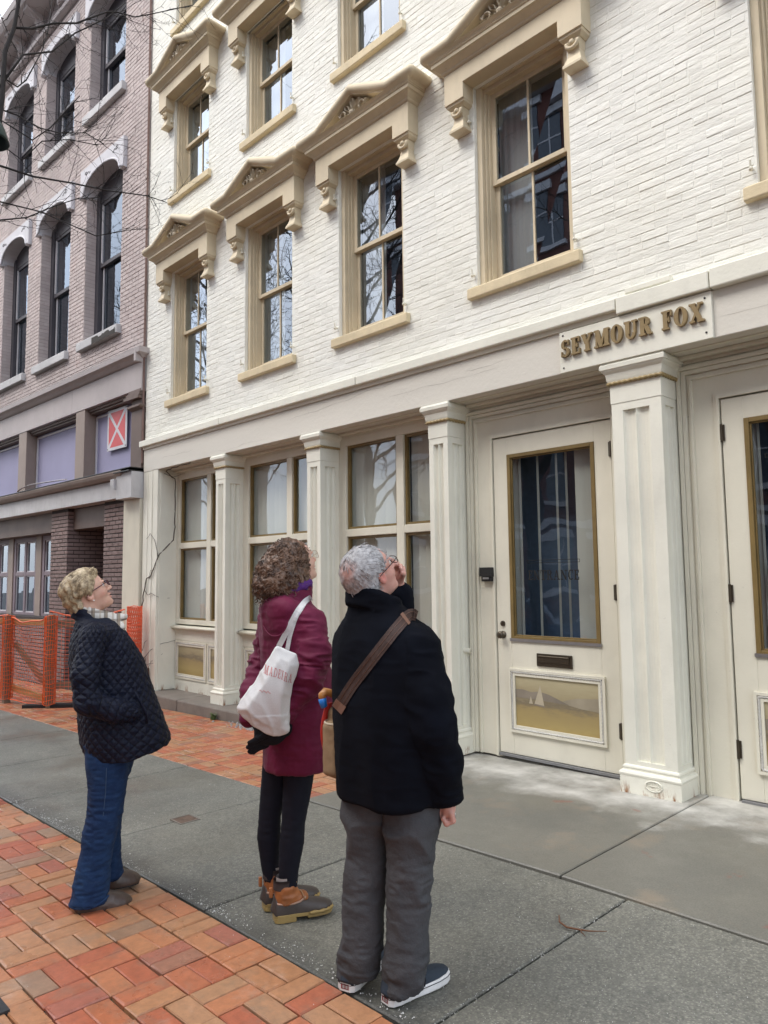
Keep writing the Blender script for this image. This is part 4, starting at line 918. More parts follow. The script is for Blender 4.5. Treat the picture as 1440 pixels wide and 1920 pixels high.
for i in range(4):
    a = -4.72-1.5*i; b = a+1.24
    if i == 0: b = -3.46
    f = MB(); f.frame_xz(a, b, .92, 2.52, .11, .36, .46, .05, .10); xm = (a+b)/2; f.box(xm-.05, xm+.05, .362, .458, .97, 2.42)
    for p, q in ((a+.11, xm-.05), (xm+.05, b-.11)): f.box(p, q, .364, .456, 1.72, 1.80)
    w = mbuild(f, 'shop_window', MAT['plum_frame'], None, .005)
    for p, q in ((a+.11, xm-.05), (xm+.05, b-.11)):
        for c, d in ((.97, 1.72), (1.80, 2.42)):
            bd = MB(); bd.frame_xz(p, q, c, d, .022, .385, .41); mbuild(bd, 'window_bead', MAT['white_bead'], w)
            g = MB(); g.add([(p+.02, .40, c+.02), (q-.02, .402+random.uniform(-.003, .003), c+.02), (q-.02, .40, d-.02), (p+.02, .401, d-.02)], [(0, 1, 2, 3)]); mbuild(g, 'pane', MAT['glass_low'], w)
    m = MB(); m.box(a-.26, a, .34, .47, .92, 2.52); mbuild(m, 'window_post', MAT['mullion_brown'])
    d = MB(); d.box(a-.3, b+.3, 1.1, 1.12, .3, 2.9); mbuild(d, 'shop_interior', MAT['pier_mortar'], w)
# red and white condemned-building board
ws = thing('warning_board', 'red board with a white X fixed on the lavender panel', 'sign', tuple(MMAT @ Vector((-1.2, .16, 3.8))), rz=MR)
m = MB(); x0, x1, z0, z1 = -.36, .33, 0.0, .70
m.box(x0, x1, -.012, .0, z0, z1); m.build('board', paint('board_white', (.62, .62, .66), .5, .1, 3, 40, .1, .002, .25), ws, (0, 0, 0), .003)
m = MB(); a, b, c, d = x0+.055, x1-.055, z0+.05, z1-.05; cx, cz = (a+b)/2, (c+d)/2; t = .045
m.add([(a+t, -.0135, d), (b-t, -.0135, d), (cx, -.0135, cz+t*1.0)], [(0, 2, 1)]); m.add([(a+t, -.0135, c), (b-t, -.0135, c), (cx, -.0135, cz-t*1.0)], [(0, 1, 2)])
m.add([(a, -.0135, c+t), (a, -.0135, d-t), (cx-t*.8, -.0135, cz)], [(0, 2, 1)]); m.add([(b, -.0135, c+t), (b, -.0135, d-t), (cx+t*.8, -.0135, cz)], [(0, 1, 2)])
m.build('red_field', paint('board_red', (.62, .085, .09), .5, .1, 3, 40, .1, .002, .1), ws, (0, 0, 0))
for x in (x0+.03, x1-.03):
    for z in (z0+.03, z1-.03):
        m = MB(); m.ball((x, -.014, z), .009, 7, 4); m.build('screw', MAT['iron'], ws, (0, 0, 0))
# brown downpipe line in the joint
m = MB(); m.tube([(-10.585, 5.175, 3.4), (-10.58, 5.175, 7), (-10.575, 5.17, 13.0)], .018, 6); m.build('joint_strip', plain('joint_brown', (.21, .135, .115), .85, bump=.5), cb)
# ------------------------------------------------------------------ the other side of the street, seen in the glass
ob = thing('opposite_building', 'tall red brick building across the street mirrored in the panes', 'building', (-7, -13.2, 0))
MAT['red_brick'] = mauve_brick('red_brick', (.15, .062, .050), (.20, .085, .065), .2)
m = MB(); m.box(-24, 12, -22, -13.2, -.8, 21); m.build('wall', MAT['red_brick'], ob)
tr = MB(); gl = MB()
for fl in range(6):
    z = .6 + 3.4*fl
    tr.box(-24.1, 12.1, -13.3, -13.08, z+2.9, z+3.12)
    for k in range(14):
        x = -22.6+2.45*k
        gl.box(x-.55, x+.55, -13.21, -13.17, z+.5, z+2.4); tr.box(x-.75, x+.75, -13.25, -13.06, z+2.41, z+2.72); tr.box(x-.7, x+.7, -13.25, -13.05, z+.3, z+.49)
        tr.box(x-.03, x+.03, -13.2, -13.155, z+.51, z+2.39); tr.box(x-.55, x+.55, -13.2, -13.15, z+1.4, z+1.46)
tr.box(-24.3, 12.3, -13.7, -12.8, 20.4, 21.3)
tr.build('window_trim', MAT['stone_arch'], ob, kind='stuff'); gl.build('window_glass', plain('far_glass', (.05, .065, .09), .08, spec=.8), ob, kind='stuff')
# ------------------------------------------------------------------ sculpting kit: blended solids turned into one surface
_nt = np.random.default_rng(3).random((32, 32, 32)).astype(np.float32)
def vnoise(P, s):
    q = P*s; i = np.floor(q).astype(int); f = (q-i); f = f*f*(3-2*f); i %= 32; j = (i+1) % 32; o = 0
    for a in (0, 1):
        for b in (0, 1):
            for c in (0, 1):
                w = (f[:, 0] if a else 1-f[:, 0])*(f[:, 1] if b else 1-f[:, 1])*(f[:, 2] if c else 1-f[:, 2])
                o = o + w*_nt[(j if a else i)[:, 0], (j if b else i)[:, 1], (j if c else i)[:, 2]]
    return o-.5
def smin(a, b, k):
    h = np.clip(.5+.5*(b-a)/k, 0, 1); return b+(a-b)*h-k*h*(1-h)
def smax(a, b, k): return -smin(-a, -b, k)
def cone(P, a, b, ra, rb):
    a = np.array(a, np.float32); b = np.array(b, np.float32); d = b-a; t = np.clip(((P-a)@d)/(d@d), 0, 1)
    return np.linalg.norm(P-a-t[:, None]*d, axis=1)-(ra+(rb-ra)*t)
def chain(P, pts, rad, k=.02):
    d = None
    for i in range(len(pts)-1):
        e = cone(P, pts[i], pts[i+1], rad[i], rad[i+1]); d = e if d is None else smin(d, e, k)
    return d
def ell(P, c, r, B=None):
    q = P-np.array(c, np.float32)
    if B is not None: q = q@np.array(B, np.float32).T
    r = np.array(r, np.float32); k0 = np.linalg.norm(q/r, axis=1); k1 = np.linalg.norm(q/(r*r), axis=1)
    return k0*(k0-1)/(k1+1e-6)
def stack(P, keys, ang=0.0, p=2.0):
    """loft of ellipses along z: keys = [(z, cx, cy, rx, ry)]; ang turns the cross section"""
    K = np.array(keys, np.float32); K = K[np.argsort(K[:, 0])]; z = P[:, 2]; zc = np.clip(z, K[0, 0], K[-1, 0])
    def sm(col):                                                  # smooth interpolation between keys
        return np.interp(zc, K[:, 0], K[:, col])
    x = P[:, 0]-sm(1); y = P[:, 1]-sm(2); c, s = math.cos(ang), math.sin(ang); x, y = c*x+s*y, -s*x+c*y
    rx, ry = sm(3), sm(4); k0 = (np.abs(x/rx)**p+np.abs(y/ry)**p)**(1/p)
    g = np.sqrt((x/rx**2)**2+(y/ry**2)**2)/np.maximum(np.sqrt((x/rx)**2+(y/ry)**2), 1e-4)
    d = (k0-1)/np.maximum(g, 1e-3); d = np.where(k0 < .05, -np.minimum(rx, ry), d)
    return np.maximum(d, np.abs(z-zc)) if False else np.where(z == zc, np.maximum(d, np.maximum(K[0, 0]-z, z-K[-1, 0])), np.sqrt(np.maximum(d, 0)**2+(z-zc)**2))
def surf(fn, lo, hi, h):
    lo = np.array(lo, float); hi = np.array(hi, float); n = np.ceil((hi-lo)/h).astype(int)+1
    ax = [lo[i]+h*np.arange(n[i]) for i in range(3)]
    G = np.stack(np.meshgrid(*ax, indexing='ij'), -1).reshape(-1, 3).astype(np.float32)
    V = np.concatenate([fn(G[i:i+400000]) for i in range(0, len(G), 400000)]).reshape(n)
    S_ = V < 0; c = np.zeros(n-1, int)
    for a in (0, 1):
        for b in (0, 1):
            for d in (0, 1): c += S_[a:n[0]-1+a, b:n[1]-1+b, d:n[2]-1+d]
    act = (c > 0) & (c < 8); idx = -np.ones(n-1, int); I = np.argwhere(act); idx[act] = np.arange(len(I))
    acc = np.zeros((len(I), 3)); cnt = np.zeros(len(I))
    for axis in range(3):
        o1, o2 = [k for k in range(3) if k != axis]
        for a in (0, 1):
            for b in (0, 1):
                p = I.copy(); p[:, o1] += a; p[:, o2] += b; q = p.copy(); q[:, axis] += 1
                v0 = V[tuple(p.T)]; v1 = V[tuple(q.T)]; m = (v0 < 0) != (v1 < 0); t = np.where(m, v0/(v0-v1+1e-12), 0)
                pt = p.astype(float); pt[:, axis] += t; acc[m] += pt[m]; cnt[m] += 1
    verts = lo+h*acc/cnt[:, None]; faces = []
    for axis in range(3):
        o1, o2 = (axis+1) % 3, (axis+2) % 3; sl0 = [slice(None)]*3; sl1 = [slice(None)]*3; sl0[axis] = slice(0, -1); sl1[axis] = slice(1, None)
        A = S_[tuple(sl0)]; B = S_[tuple(sl1)]; E = np.argwhere(A != B)
        E = E[(E[:, o1] > 0) & (E[:, o2] > 0) & (E[:, o1] < n[o1]-1) & (E[:, o2] < n[o2]-1)]
        ins = S_[tuple(E.T)]; q = []
        for a, b in ((-1, -1), (0, -1), (0, 0), (-1, 0)):
            e = E.copy(); e[:, o1] += a; e[:, o2] += b; q.append(idx[tuple(e.T)])
        q = np.stack(q, 1); q[~ins] = q[~ins][:, ::-1]; faces.append(q)
    return verts.astype(np.float32), np.concatenate(faces)
def normals(fn, V, e=.002):
    N = np.stack([fn(V+np.array(d, np.float32)*e)-fn(V-np.array(d, np.float32)*e) for d in np.eye(3)], 1); return N/(np.linalg.norm(N, axis=1)[:, None]+1e-9)
def skin_obj(name, fn, lo, hi, h, mat, parent, disp=None, attrs=None, mats=None, midx=None):
    V, F = surf(fn, lo, hi, h)
    d0 = fn(V); N = normals(fn, V); V = V - N*np.clip(d0, -h, h)[:, None]*.8
    if disp is not None: V = V + N*disp(V, N)[:, None]
    me = bpy.data.meshes.new(name); me.vertices.add(len(V)); me.vertices.foreach_set('co', V.astype(np.float32).ravel())
    me.loops.add(F.size); me.loops.foreach_set('vertex_index', F.astype(np.int32).ravel()); me.polygons.add(len(F))
    me.polygons.foreach_set('loop_start', np.arange(0, F.size, 4, dtype=np.int32)); me.polygons.foreach_set('loop_total', np.full(len(F), 4, np.int32))
    me.polygons.foreach_set('use_smooth', np.ones(len(F), bool))
    for m in ([mat] if mats is None else mats): me.materials.append(m)
    if midx is not None: me.polygons.foreach_set('material_index', midx(V[F].mean(1)).astype(np.int32))
    me.update(calc_edges=True); me.validate()
    for k, f in (attrs or {}).items(): me.attributes.new(k, 'FLOAT', 'POINT').data.foreach_set('value', f(V).astype(np.float32))
    return link(me, name, parent, (0, 0, 0))
def folds(V, s, amp, dirs=(1, 1, 1)): 
    n = vnoise(V*np.array(dirs, np.float32), s); return amp*(1-2.6*np.abs(n))
def strands(name, mat, parent, items, n=4):
    """items: list of (points, radii); tapered hair tubes, joined"""
    m = MB(); m.smooth = True
    for pts, r in items: m.tube(pts, r, n)
    return link(m.mesh(name, mat), name, parent, (0, 0, 0))
def person(label, G, vdir):
    """local axes: x to the right in the photograph, y away from the camera, z up"""
    o = thing('person', label, 'person', G); o.rotation_euler[2] = math.atan2(vdir[1], vdir[0])-math.pi/2; return o
# cloth and skin
def cloth(name, col, rough=.9, weave=900, bump=.25, var=.18, sheen=.0, dist=.001, big=0):
    t = NT(name); oc = t.new('ShaderNodeTexCoord').outputs['Object']
    n = t.noise(weave, 2, .6, vec=oc); n2 = t.noise(7, 5, .6, vec=oc); n3 = t.noise(34, 5, .6, vec=oc)
    c = t.mix(1.0, col, t.ramp(n2, (.3, 1-var), (.7, 1+var)), 'MULTIPLY'); c = t.mix(.35, c, t.mix(1.0, c, t.ramp(n, (.3, .5), (.7, 1.5)), 'MULTIPLY'))
    nn = t.bump(n, bump, dist)
    if big: nn = t.bump(n3, big, .012, nn)
    return t.fin(c, rough, nn, .25, 0, sheen)
def skin_mat(name, col, red):
    t = NT(name); oc = t.new('ShaderNodeTexCoord').outputs['Object']
    a = t.attr('flush'); c = t.mix(t.math('MULTIPLY', t.ramp(t.noise(40, 4, .6, vec=oc), (.35, 0), (.7, 1)), .35), col, red); c = t.mix(a.outputs['Fac'], c, red)
    t.b.inputs['Subsurface Weight'].default_value = .12; t.b.inputs['Subsurface Radius'].default_value = (.6, .25, .15); t.b.inputs['Subsurface Scale'].default_value = .01
    return t.fin(c, .48, t.bump(t.noise(420, 3, vec=oc), .25, .0006), .4)
def hair_mat(name, c0, c1, scale=70, rough=.42):
    t = NT(name); oc = t.new('ShaderNodeTexCoord').outputs['Object']; n = t.noise(scale, 4, .65, vec=oc)
    return t.fin(t.mix(t.ramp(n, (.33, 0), (.68, 1)), c0, c1), rough, t.bump(t.noise(scale*5, 3, vec=oc), .4, .002), .45)
MAT['skin1'] = skin_mat('skin_fair', (.64, .405, .305), (.58, .25, .19)); MAT['skin2'] = skin_mat('skin_pale', (.62, .39, .30), (.56, .24, .18)); MAT['skin3'] = skin_mat('skin_ruddy', (.56, .32, .26), (.52, .16, .13))
MAT['eye'] = plain('eye_white', (.7, .68, .64), .2); MAT['iris'] = plain('iris_dark', (.04, .05, .06), .2)
MAT['brow'] = plain('brow_hair', (.20, .14, .09), .7); MAT['lip'] = plain('lip_red', (.42, .13, .11), .45)

def head_fn(c, B, s=1.0, fem=False):
    """B rows: forward, left, up of the tilted head; sizes in metres for s = 1"""
    B = np.array(B, np.float32); c = np.array(c, np.float32)
    def fn(P):
        q = (P-c)@B.T/s; x, y, z = q[:, 0], np.abs(q[:, 1]), q[:, 2]; Q = np.stack([x, y, z], 1)
        d = ell(Q, (-.012, 0, .035), (.098, .078, .088))                       # cranium
        d = smin(d, ell(Q, (.038, 0, .02), (.055, .064, .072)), .03)            # brow and temples
        d = smin(d, ell(Q, (.030, 0, -.040), (.058, .056, .070)), .025)         # mid face
        d = smin(d, ell(Q, (.044, 0, -.083), (.040, .038, .030)), .028)         # jaw
        d = smin(d, ell(Q, (.074, 0, -.100), (.018, .021, .015)), .018)         # chin
        d = smin(d, ell(Q, (.055, .036, -.030), (.028, .024, .024)), .02)       # cheek
        d = smax(d, -ell(Q, (.103, .033, .004), (.020, .020, .012)), .012)      # eye socket
        d = smin(d, cone(Q, (.088, 0, .010), (.112, 0, -.030), .0085, .0115), .010)  # nose ridge and tip
        d = smin(d, ell(Q, (.100, .011, -.034), (.011, .008, .007)), .006)      # nostril wing
        d = smin(d, ell(Q, (.089, .0, .020), (.014, .05, .009)), .012)          # brow ridge
        d = smin(d, ell(Q, (.091, 0, -.0585), (.011, .021, .006)), .006)        # upper lip
        d = smin(d, ell(Q, (.088, 0, -.0735), (.010, .018, .006)), .006)        # lower lip
        d = smax(d, -ell(Q, (.104, 0, -.0665), (.018, .020, .0026)), .003)      # parted mouth
        ear = ell(Q, (-.006, .079, -.010), (.019, .010, .031)); ear = smax(ear, -ell(Q, (-.002, .091, -.006), (.010, .008, .018)), .005)
        d = smin(d, ear, .006)
        return d*s
    return fn
def head_pt(c, B, s, p): return tuple(np.array(c)+np.array(p)@np.array(B)*s)
def hbasis(f, tilt, roll=0):
    f = np.array([f[0], f[1], 0.0]); f /= np.linalg.norm(f); l = np.array([-f[1], f[0], 0]); u = np.array([0, 0, 1.0])
    F = f*math.cos(tilt)+u*math.sin(tilt); U = -f*math.sin(tilt)+u*math.cos(tilt); return [F, l, U]
def face_bits(parent, c, B, s, brow=True):
    for sy in (-1, 1):
        m = MB(); m.smooth = True; m.ball((0, 0, 0), .0118*s, 12, 8); o = m.build('eye', MAT['eye'], parent, Vector(head_pt(c, B, s, (.081, sy*.033, .004))))
        m = MB(); m.smooth = True; m.ball((0, 0, 0), .0062*s, 10, 6); m.build('iris', MAT['iris'], o, Vector(np.array((.0068, 0, .0025))@np.array(B)*s))
        if brow:
            m = MB(); m.smooth = True; m.tube([head_pt(c, B, s, (.101-.030*t**2*1.3, sy*(.014+.034*t), .024+.007*math.sin(t*2.4))) for t in np.linspace(0, 1, 8)], [.003, .0042, .0045, .0042, .0038, .003, .0022, .001], 6); m.build('eyebrow', MAT['brow'], parent, (0, 0, 0))
def spectacles(parent, c, B, s, mat, rim=.0014, round_=False, arm=True):
    m = MB(); pp = lambda x, y, z: head_pt(c, B, s, (x, y, z))
    g = MB()
    for sy in (-1, 1):
        w, h_ = (.024, .021) if round_ else (.026, .0165)
        ring = [pp(.113-.16*abs(y-.0)*abs(y)*3, sy*y, z) for y, z in [(.034+w*math.copysign(abs(math.cos(a))**.7, math.cos(a)), .001+h_*math.copysign(abs(math.sin(a))**.7, math.sin(a))) for a in np.linspace(0, 2*math.pi, 22)]]
        m.tube(ring, rim, 5); cc = np.mean(np.array(ring[:-1]), 0); n = len(ring)-1; g.add([tuple(cc)]+[tuple(p) for p in ring[:-1]], [(0, 1+i, 1+(i+1) % n) for i in range(n)])
        if arm: m.tube([pp(.107, sy*.060, .008), pp(.085, sy*.074, .009), pp(.02, sy*.084, .006), pp(-.012, sy*.086, .004), pp(-.025, sy*.082, -.012)], rim*1.15, 5)
    m.tube([pp(.113, -.011, .004), pp(.118, 0, .007), pp(.113, .011, .004)], rim, 5)
    o = m.build('spectacles', mat, parent, (0, 0, 0)); g.build('lens', MAT['glass_clear'], o, (0, 0, 0)); return o
def shoe_fn(heel, toe, L, w, hgt, zs=0.0):
    """low shoe between heel and toe points on the ground"""
    h = np.array(heel, float); t = np.array(toe, float); d = (t-h)/np.linalg.norm(t-h); n = np.array([-d[1], d[0], 0])
    def fn(P):
        q = P-h.astype(np.float32); x = q@d.astype(np.float32); y = q@n.astype(np.float32); z = q[:, 2]-zs
        K = np.array([(0, .70, .95), (.12, .82, 1.0), (.35, .86, .86), (.55, .98, .60), (.75, 1.0, .47), (.9, .86, .36), (1.0, .55, .25)])
        u = np.clip(x/L, 0, 1); ww = np.interp(u, K[:, 0], K[:, 1])*w/2; hh = np.interp(u, K[:, 0], K[:, 2])*hgt
        k = ((np.abs(y)/ww)**2.4+(np.maximum(z, 0)/hh)**2.4)**(1/2.4); e = np.maximum(np.maximum(x-L+.0, -x), 0)
        return np.maximum((k-1)*np.minimum(ww, hh)*.8, -z)+e*1.0
    return fn
# ------------------------------------------------------------------ woman in the quilted jacket (profile)
P1 = person('short-haired woman in black quilted jacket and jeans with hand in pocket, looking up', (-3.828, 1.708, -.031), (-.913, .407))
f1 = (.985, .17); A1 = math.atan2(f1[1], f1[0])
hc = (-.115, .01, 1.565); B1 = hbasis(f1, math.radians(31)); hs = .985
hf = head_fn(hc, B1, hs)
def body1(P):
    d = hf(P); d = smin(d, chain(P, [(-.125, .01, 1.50), (-.09, .01, 1.40), (-.07, 0, 1.30)], [.058, .062, .08], .02), .03)
    return d
def flush1(V):
    q = (V-np.array(hc))@np.array(B1).T; return np.clip(1-np.linalg.norm((q-[.06, 0, -.032])*[1, .0, 1]/.026, axis=1), 0, 1)*.45*(np.abs(q[:, 1]) > .02) + np.clip(1-np.linalg.norm((q-[0, 0, -.01])/[.03, 1, .04], axis=1), 0, 1)*.4*(np.abs(q[:, 1]) > .075) + .75*((q[:, 0] > .082) & (np.abs(q[:, 2]+.066) < .0125) & (np.abs(q[:, 1]) < .019))
skin_obj('body', body1, (-.30, -.14, 1.28), (.08, .16, 1.74), .0036, MAT['skin1'], P1, attrs={'flush': flush1})
face_bits(P1, hc, B1, hs); spectacles(P1, hc, B1, hs, plain('plum_metal', (.09, .035, .045), .35, .6), .0024)
ear = MB(); ear.ball(head_pt(hc, B1, hs, (-.002, -.088, -.040)), .0045, 8, 6); ear.build('earring', plain('pearl', (.8, .78, .74), .25), P1, (0, 0, 0))
# hair: swept back in layered locks
def hair1(P):
    q = (P-np.array(hc, np.float32))@np.array(B1, np.float32).T/hs; x, y, z = q.T; Q = q.astype(np.float32)
    d = ell(Q, (-.024, 0, .040), (.105, .090, .098)); d = smin(d, ell(Q, (.045, 0, .088), (.052, .055, .036)), .03); d = smin(d, ell(Q, (-.075, 0, -.03), (.050, .066, .075)), .03)
    d = smax(d, (x*.80-z*.42-.049+.02*np.abs(y)/.08), .012)                      # hairline on the forehead
    d = smax(d, -(ell(Q, (.018, 0, -.048), (.088, .2, .070))), .010)             # clear of face and ear
    return (d+.004*np.sin(60*x+25*z+8*np.sin(y*40))+.004*np.sin(90*z-30*x))*hs
MAT['hair1'] = hair_mat('sandy_hair', (.13, .085, .04), (.58, .46, .29), 34)
ho = skin_obj('hair', hair1, (-.31, -.15, 1.38), (.06, .17, 1.76), .0042, MAT['hair1'], P1, disp=lambda V, N: .008*vnoise(V*np.array([1, 1, 2.0], np.float32), 26)+.003*vnoise(V, 120))
r = random.Random(5); it = []
for k in range(980):
    a = r.uniform(-1.75, 1.75); t = r.uniform(-.5, 1.1)                         # side angle, front to back
    p0 = np.array([.075*math.cos(t*1.4)-.01, .086*math.sin(a)*.95, .055+.075*math.cos(a)*math.cos(t-.2)])
    if p0[2] < .0 or (p0[2] < .045 and p0[0] > -.06): continue
    dirv = np.array([-.75, .12*math.copysign(1, a)*abs(math.sin(a)), .05-.55*abs(math.sin(a))+r.gauss(0, .12)]); L = r.uniform(.045, .095); pts = []
    q = p0.copy()
    for i in range(6):
        n = (q-np.array([-.02, 0, .035]))/np.array([.112, .094, .102]); m = np.linalg.norm(n); q2 = np.array([-.02, 0, .035])+n/m*np.array([.112, .094, .102])*(1.0+.03*math.sin(i*1.2+k))
        pts.append(head_pt(hc, B1, hs, q2)); q = q2+dirv*L/5; dirv = dirv*.96+np.array([-.05, 0, -.14])
    it.append((pts, [.0018, .0027, .0028, .0024, .0017, .0005]))
for k in range(150):                                                            # fringe standing up off the forehead
    y = r.uniform(-.06, .06); p = np.array([.070+r.uniform(-.02, .008), y, .092+r.uniform(-.01, .012)-abs(y)*.25]); pts = []; dv = np.array([.014, .0, .018])+np.array([r.gauss(0, .006), r.gauss(0, .006), 0])
    for i in range(5): pts.append(head_pt(hc, B1, hs, p)); p = p+dv*.55; dv = dv+np.array([-.011, 0, -.010])
    it.append((pts, [.002, .0026, .0025, .0017, .0005]))
strands('hair_locks', MAT['hair1'], ho, it)
# jacket
JK = [(.70, .105, 0, .200, .205), (.80, .090, 0, .225, .215), (.95, .055, 0, .205, .205), (1.07, .020, 0, .195, .195), (1.20, -.010, 0, .185, .190), (1.30, -.038, 0, .158, .190), (1.38, -.058, 0, .118, .165), (1.435, -.080, 0, .088, .095)]
armR = [(-.075, -.185, 1.355), (-.110, -.238, 1.17), (-.095, -.250, 1.04), (.03, -.235, .985), (.105, -.200, .968)]; armRr = [.066, .062, .060, .054, .048]
armL = [(-.060, .175, 1.355), (-.05, .235, 1.14), (-.03, .24, 1.02), (.10, .20, .98)]; armLr = [.064, .060, .058, .048]
tor1 = lambda P: stack(P, JK, A1, 2.3)
def jacket(P):
    d = tor1(P); z = P[:, 2]
    hem = .722+.24*np.maximum(P[:, 0]-.10, 0)*1.0+.0*z
    d = smax(d, hem-z, .01); d = smax(d, -stack(P, [(.5, .10, 0, .17, .18), (.9, .06, 0, .16, .17)], A1), .012)
    d = smin(d, chain(P, armR, armRr, .03), .010+.05*np.clip((z-1.25)/.12, 0, 1)); d = smin(d, chain(P, armL, armLr, .03), .022)
    col = np.maximum(np.abs(stack(P, [(1.40, -.085, .01, .088, .086), (1.475, -.108+.0, .01, .076, .074)], A1)+.0)-.010, np.abs(z-1.438-.30*0-(-.085-P[:, 0])*.35)-.032)
    d = smin(d, col, .012)
    opn = (P[:, 0]-.030)*.9-(1.47-z)*.75                                          # open at the throat
    return smax(d, -stack(P, [(1.34, -.085, .01, .05, .05), (1.55, -.105, .01, .072, .070)], A1), .01)
def qcoord(V):
    da = chain(V, armR, armRr, .03); dl = chain(V, armL, armLr, .03); dt = tor1(V); arm = (np.minimum(da, dl) < dt-.004)
    x, y = V[:, 0]-.01, V[:, 1]; th = np.arctan2(y, x*1.05)*.20
    s = np.where(arm, np.arctan2(V[:, 0]-np.interp(V[:, 2], [.97, 1.05, 1.16, 1.36], [.03, -.09, -.105, -.075]), -(V[:, 1]+.22))*.062, th); z = V[:, 2]+np.where(arm & (V[:, 2] < 1.03), V[:, 0]*.9, 0)
    fore = (da < dt-.004) & (V[:, 2] < 1.06) & (V[:, 0] > -.075); s = np.where(fore, V[:, 0]*1.0+.3*(V[:, 2]-.98), s); z = np.where(fore, np.arctan2(V[:, 2]-.985, -(V[:, 1]+.215))*.055, z)
    col = (V[:, 2] > 1.405+.3*(-.085-V[:, 0])*.35) & (np.abs(V[:, 0]+.085) < .12) & ~arm & (da > .03)
    return s, z, np.where(col, 0.0, 1.0)
def quilt(V, N):
    s, z, k = qcoord(V); D = .046; u = (s+z*.95)/D; v = (s-z*.95)/D
    lines = np.minimum(np.abs(u-np.round(u)), np.abs(v-np.round(v)))*2
    return (.0042*np.sqrt(np.clip(lines, 0, 1))-.0035)*k + folds(V, 16, .004, (1, 1, 2.2)) + folds(V, 34, .002, (1, 1, 1.8))
def quilted():
    t = NT('black_quilted_nylon'); s = t.attr('qs').outputs['Fac']; z = t.attr('qz').outputs['Fac']; k = t.attr('qk').outputs['Fac']; oc = t.new('ShaderNodeTexCoord').outputs['Object']
    u = t.math('DIVIDE', t.math('ADD', s, t.math('MULTIPLY', z, .95)), .046); v = t.math('DIVIDE', t.math('SUBTRACT', s, t.math('MULTIPLY', z, .95)), .046)
    tri = lambda q: t.math('MULTIPLY', t.math('ABSOLUTE', t.math('SUBTRACT', q, t.math('ROUND', q))), 2.0)
    m = t.math('MINIMUM', tri(u), tri(v)); h = t.math('MULTIPLY', t.math('POWER', m, .5), k)
    seam = t.ramp(m, (.0, 0.0), (.13, 1.0))
    c = t.mix(t.ramp(t.noise(7, 5, vec=oc), (.3, 0), (.7, 1)), (.003, .0050, .0150), (.0055, .0088, .0235)); c = t.mix(t.math('MULTIPLY', k, t.math('SUBTRACT', 1.0, seam)), c, (.002, .002, .003))
    nn = t.bump(t.noise(40, 5, .6, stretch=(1, 1, 1.6), vec=oc), .55, .010, t.bump(h, .6, .008))
    return t.fin(c, .58, nn, .22)
MAT['quilt'] = quilted()
jo = skin_obj('jacket', jacket, (-.31, -.34, .66), (.38, .35, 1.53), .0060, MAT['quilt'], P1, disp=quilt, attrs={'qs': lambda V: qcoord(V)[0], 'qz': lambda V: qcoord(V)[1], 'qk': lambda V: qcoord(V)[2]})
pk = MB(); pk.smooth = True; pk.tube([(.120, -.222, 1.075), (.150, -.205, 1.02), (.182, -.190, .955), (.190, -.190, .90)], [.004, .007, .007, .004], 6); pk.build('pocket_edge', MAT['quilt'], jo, (0, 0, 0))
hemt = MB(); 
# scarf
def scarf(P):
    z = P[:, 2]; zz = z-1.452+(P[:, 0]+.07)*.30
    ring = np.sqrt((np.sqrt(((P[:, 0]+.062)/1.02)**2+(P[:, 1]-.01)**2)-.072)**2+(zz*.75)**2)-.022
    d = smin(ring, chain(P, [(.015, -.035, 1.42), (.045, -.05, 1.385), (.055, -.045, 1.33)], [.024, .024, .016], .02), .02); return smin(d, chain(P, [(.03, -.02, 1.43), (.07, -.02, 1.438)], [.022, .014], .01), .015)
def scarf_mat():
    t = NT('checked_scarf'); oc = t.new('ShaderNodeTexCoord').outputs['Object']; n = t.new('ShaderNodeSeparateXYZ'); t.l(oc, n.inputs[0]); x, y, z = n.outputs
    def band(v, f, ph): return t.ramp(t.math('FRACT', t.math('ADD', t.math('MULTIPLY', v, f), ph)), (0, 1), (.14, 1), (.16, 0), (.84, 0), (.86, 1))
    c = t.mix(t.math('MULTIPLY', band(x, 16, .35), .75), (.62, .59, .54), (.11, .085, .06)); c = t.mix(t.math('MULTIPLY', band(z, 21, .1), .65), c, (.12, .09, .07)); c = t.mix(t.math('MULTIPLY', band(x, 32, .6), .5), c, (.33, .26, .19))
    return t.fin(c, .95, t.bump(t.noise(800, 2, vec=oc), .4, .001), .2)
skin_obj('scarf', scarf, (-.20, -.14, 1.28), (.12, .16, 1.52), .005, scarf_mat(), P1, disp=lambda V, N: folds(V, 22, .007, (2, 1, 1)))
# jeans, flared over the boots
JN = [(.036, -.068, -.095, .090, .080), (.10, -.062, -.095, .080, .074), (.20, -.052, -.095, .072, .068), (.33, -.032, -.095, .076, .070), (.46, -.005, -.09, .078, .076), (.58, .004, -.085, .088, .084), (.72, .006, -.08, .104, .098), (.86, .01, -.06, .13, .10)]
JF = [(.075, .018, .085, .072, .066), (.16, .008, .085, .062, .060), (.30, .012, .085, .062, .060), (.46, .010, .085, .064, .064), (.58, .030, .085, .076, .072), (.72, .050, .08, .092, .09), (.86, .04, .06, .12, .10)]
def jeans(P):
    z = P[:, 2]; a = stack(P, JN, A1); b = stack(P, JF, A1); a = np.maximum(a, .022+.35*np.maximum(P[:, 0]+.05, 0)-z); b = np.maximum(b, .062+.3*np.maximum(P[:, 0]-.02, 0)-z)
    return smin(a, b, .02)
def jean_fold(V, N):
    z = V[:, 2]; low = np.exp(-((z-.14)/.11)**2); kn = np.exp(-((z-.45)/.10)**2)
    return folds(V, 9, .007, (1, 1, 1.6))+folds(V+.3, 22, .0035, (1, 1, 3.0))*(1+1.0*low+1.4*kn)
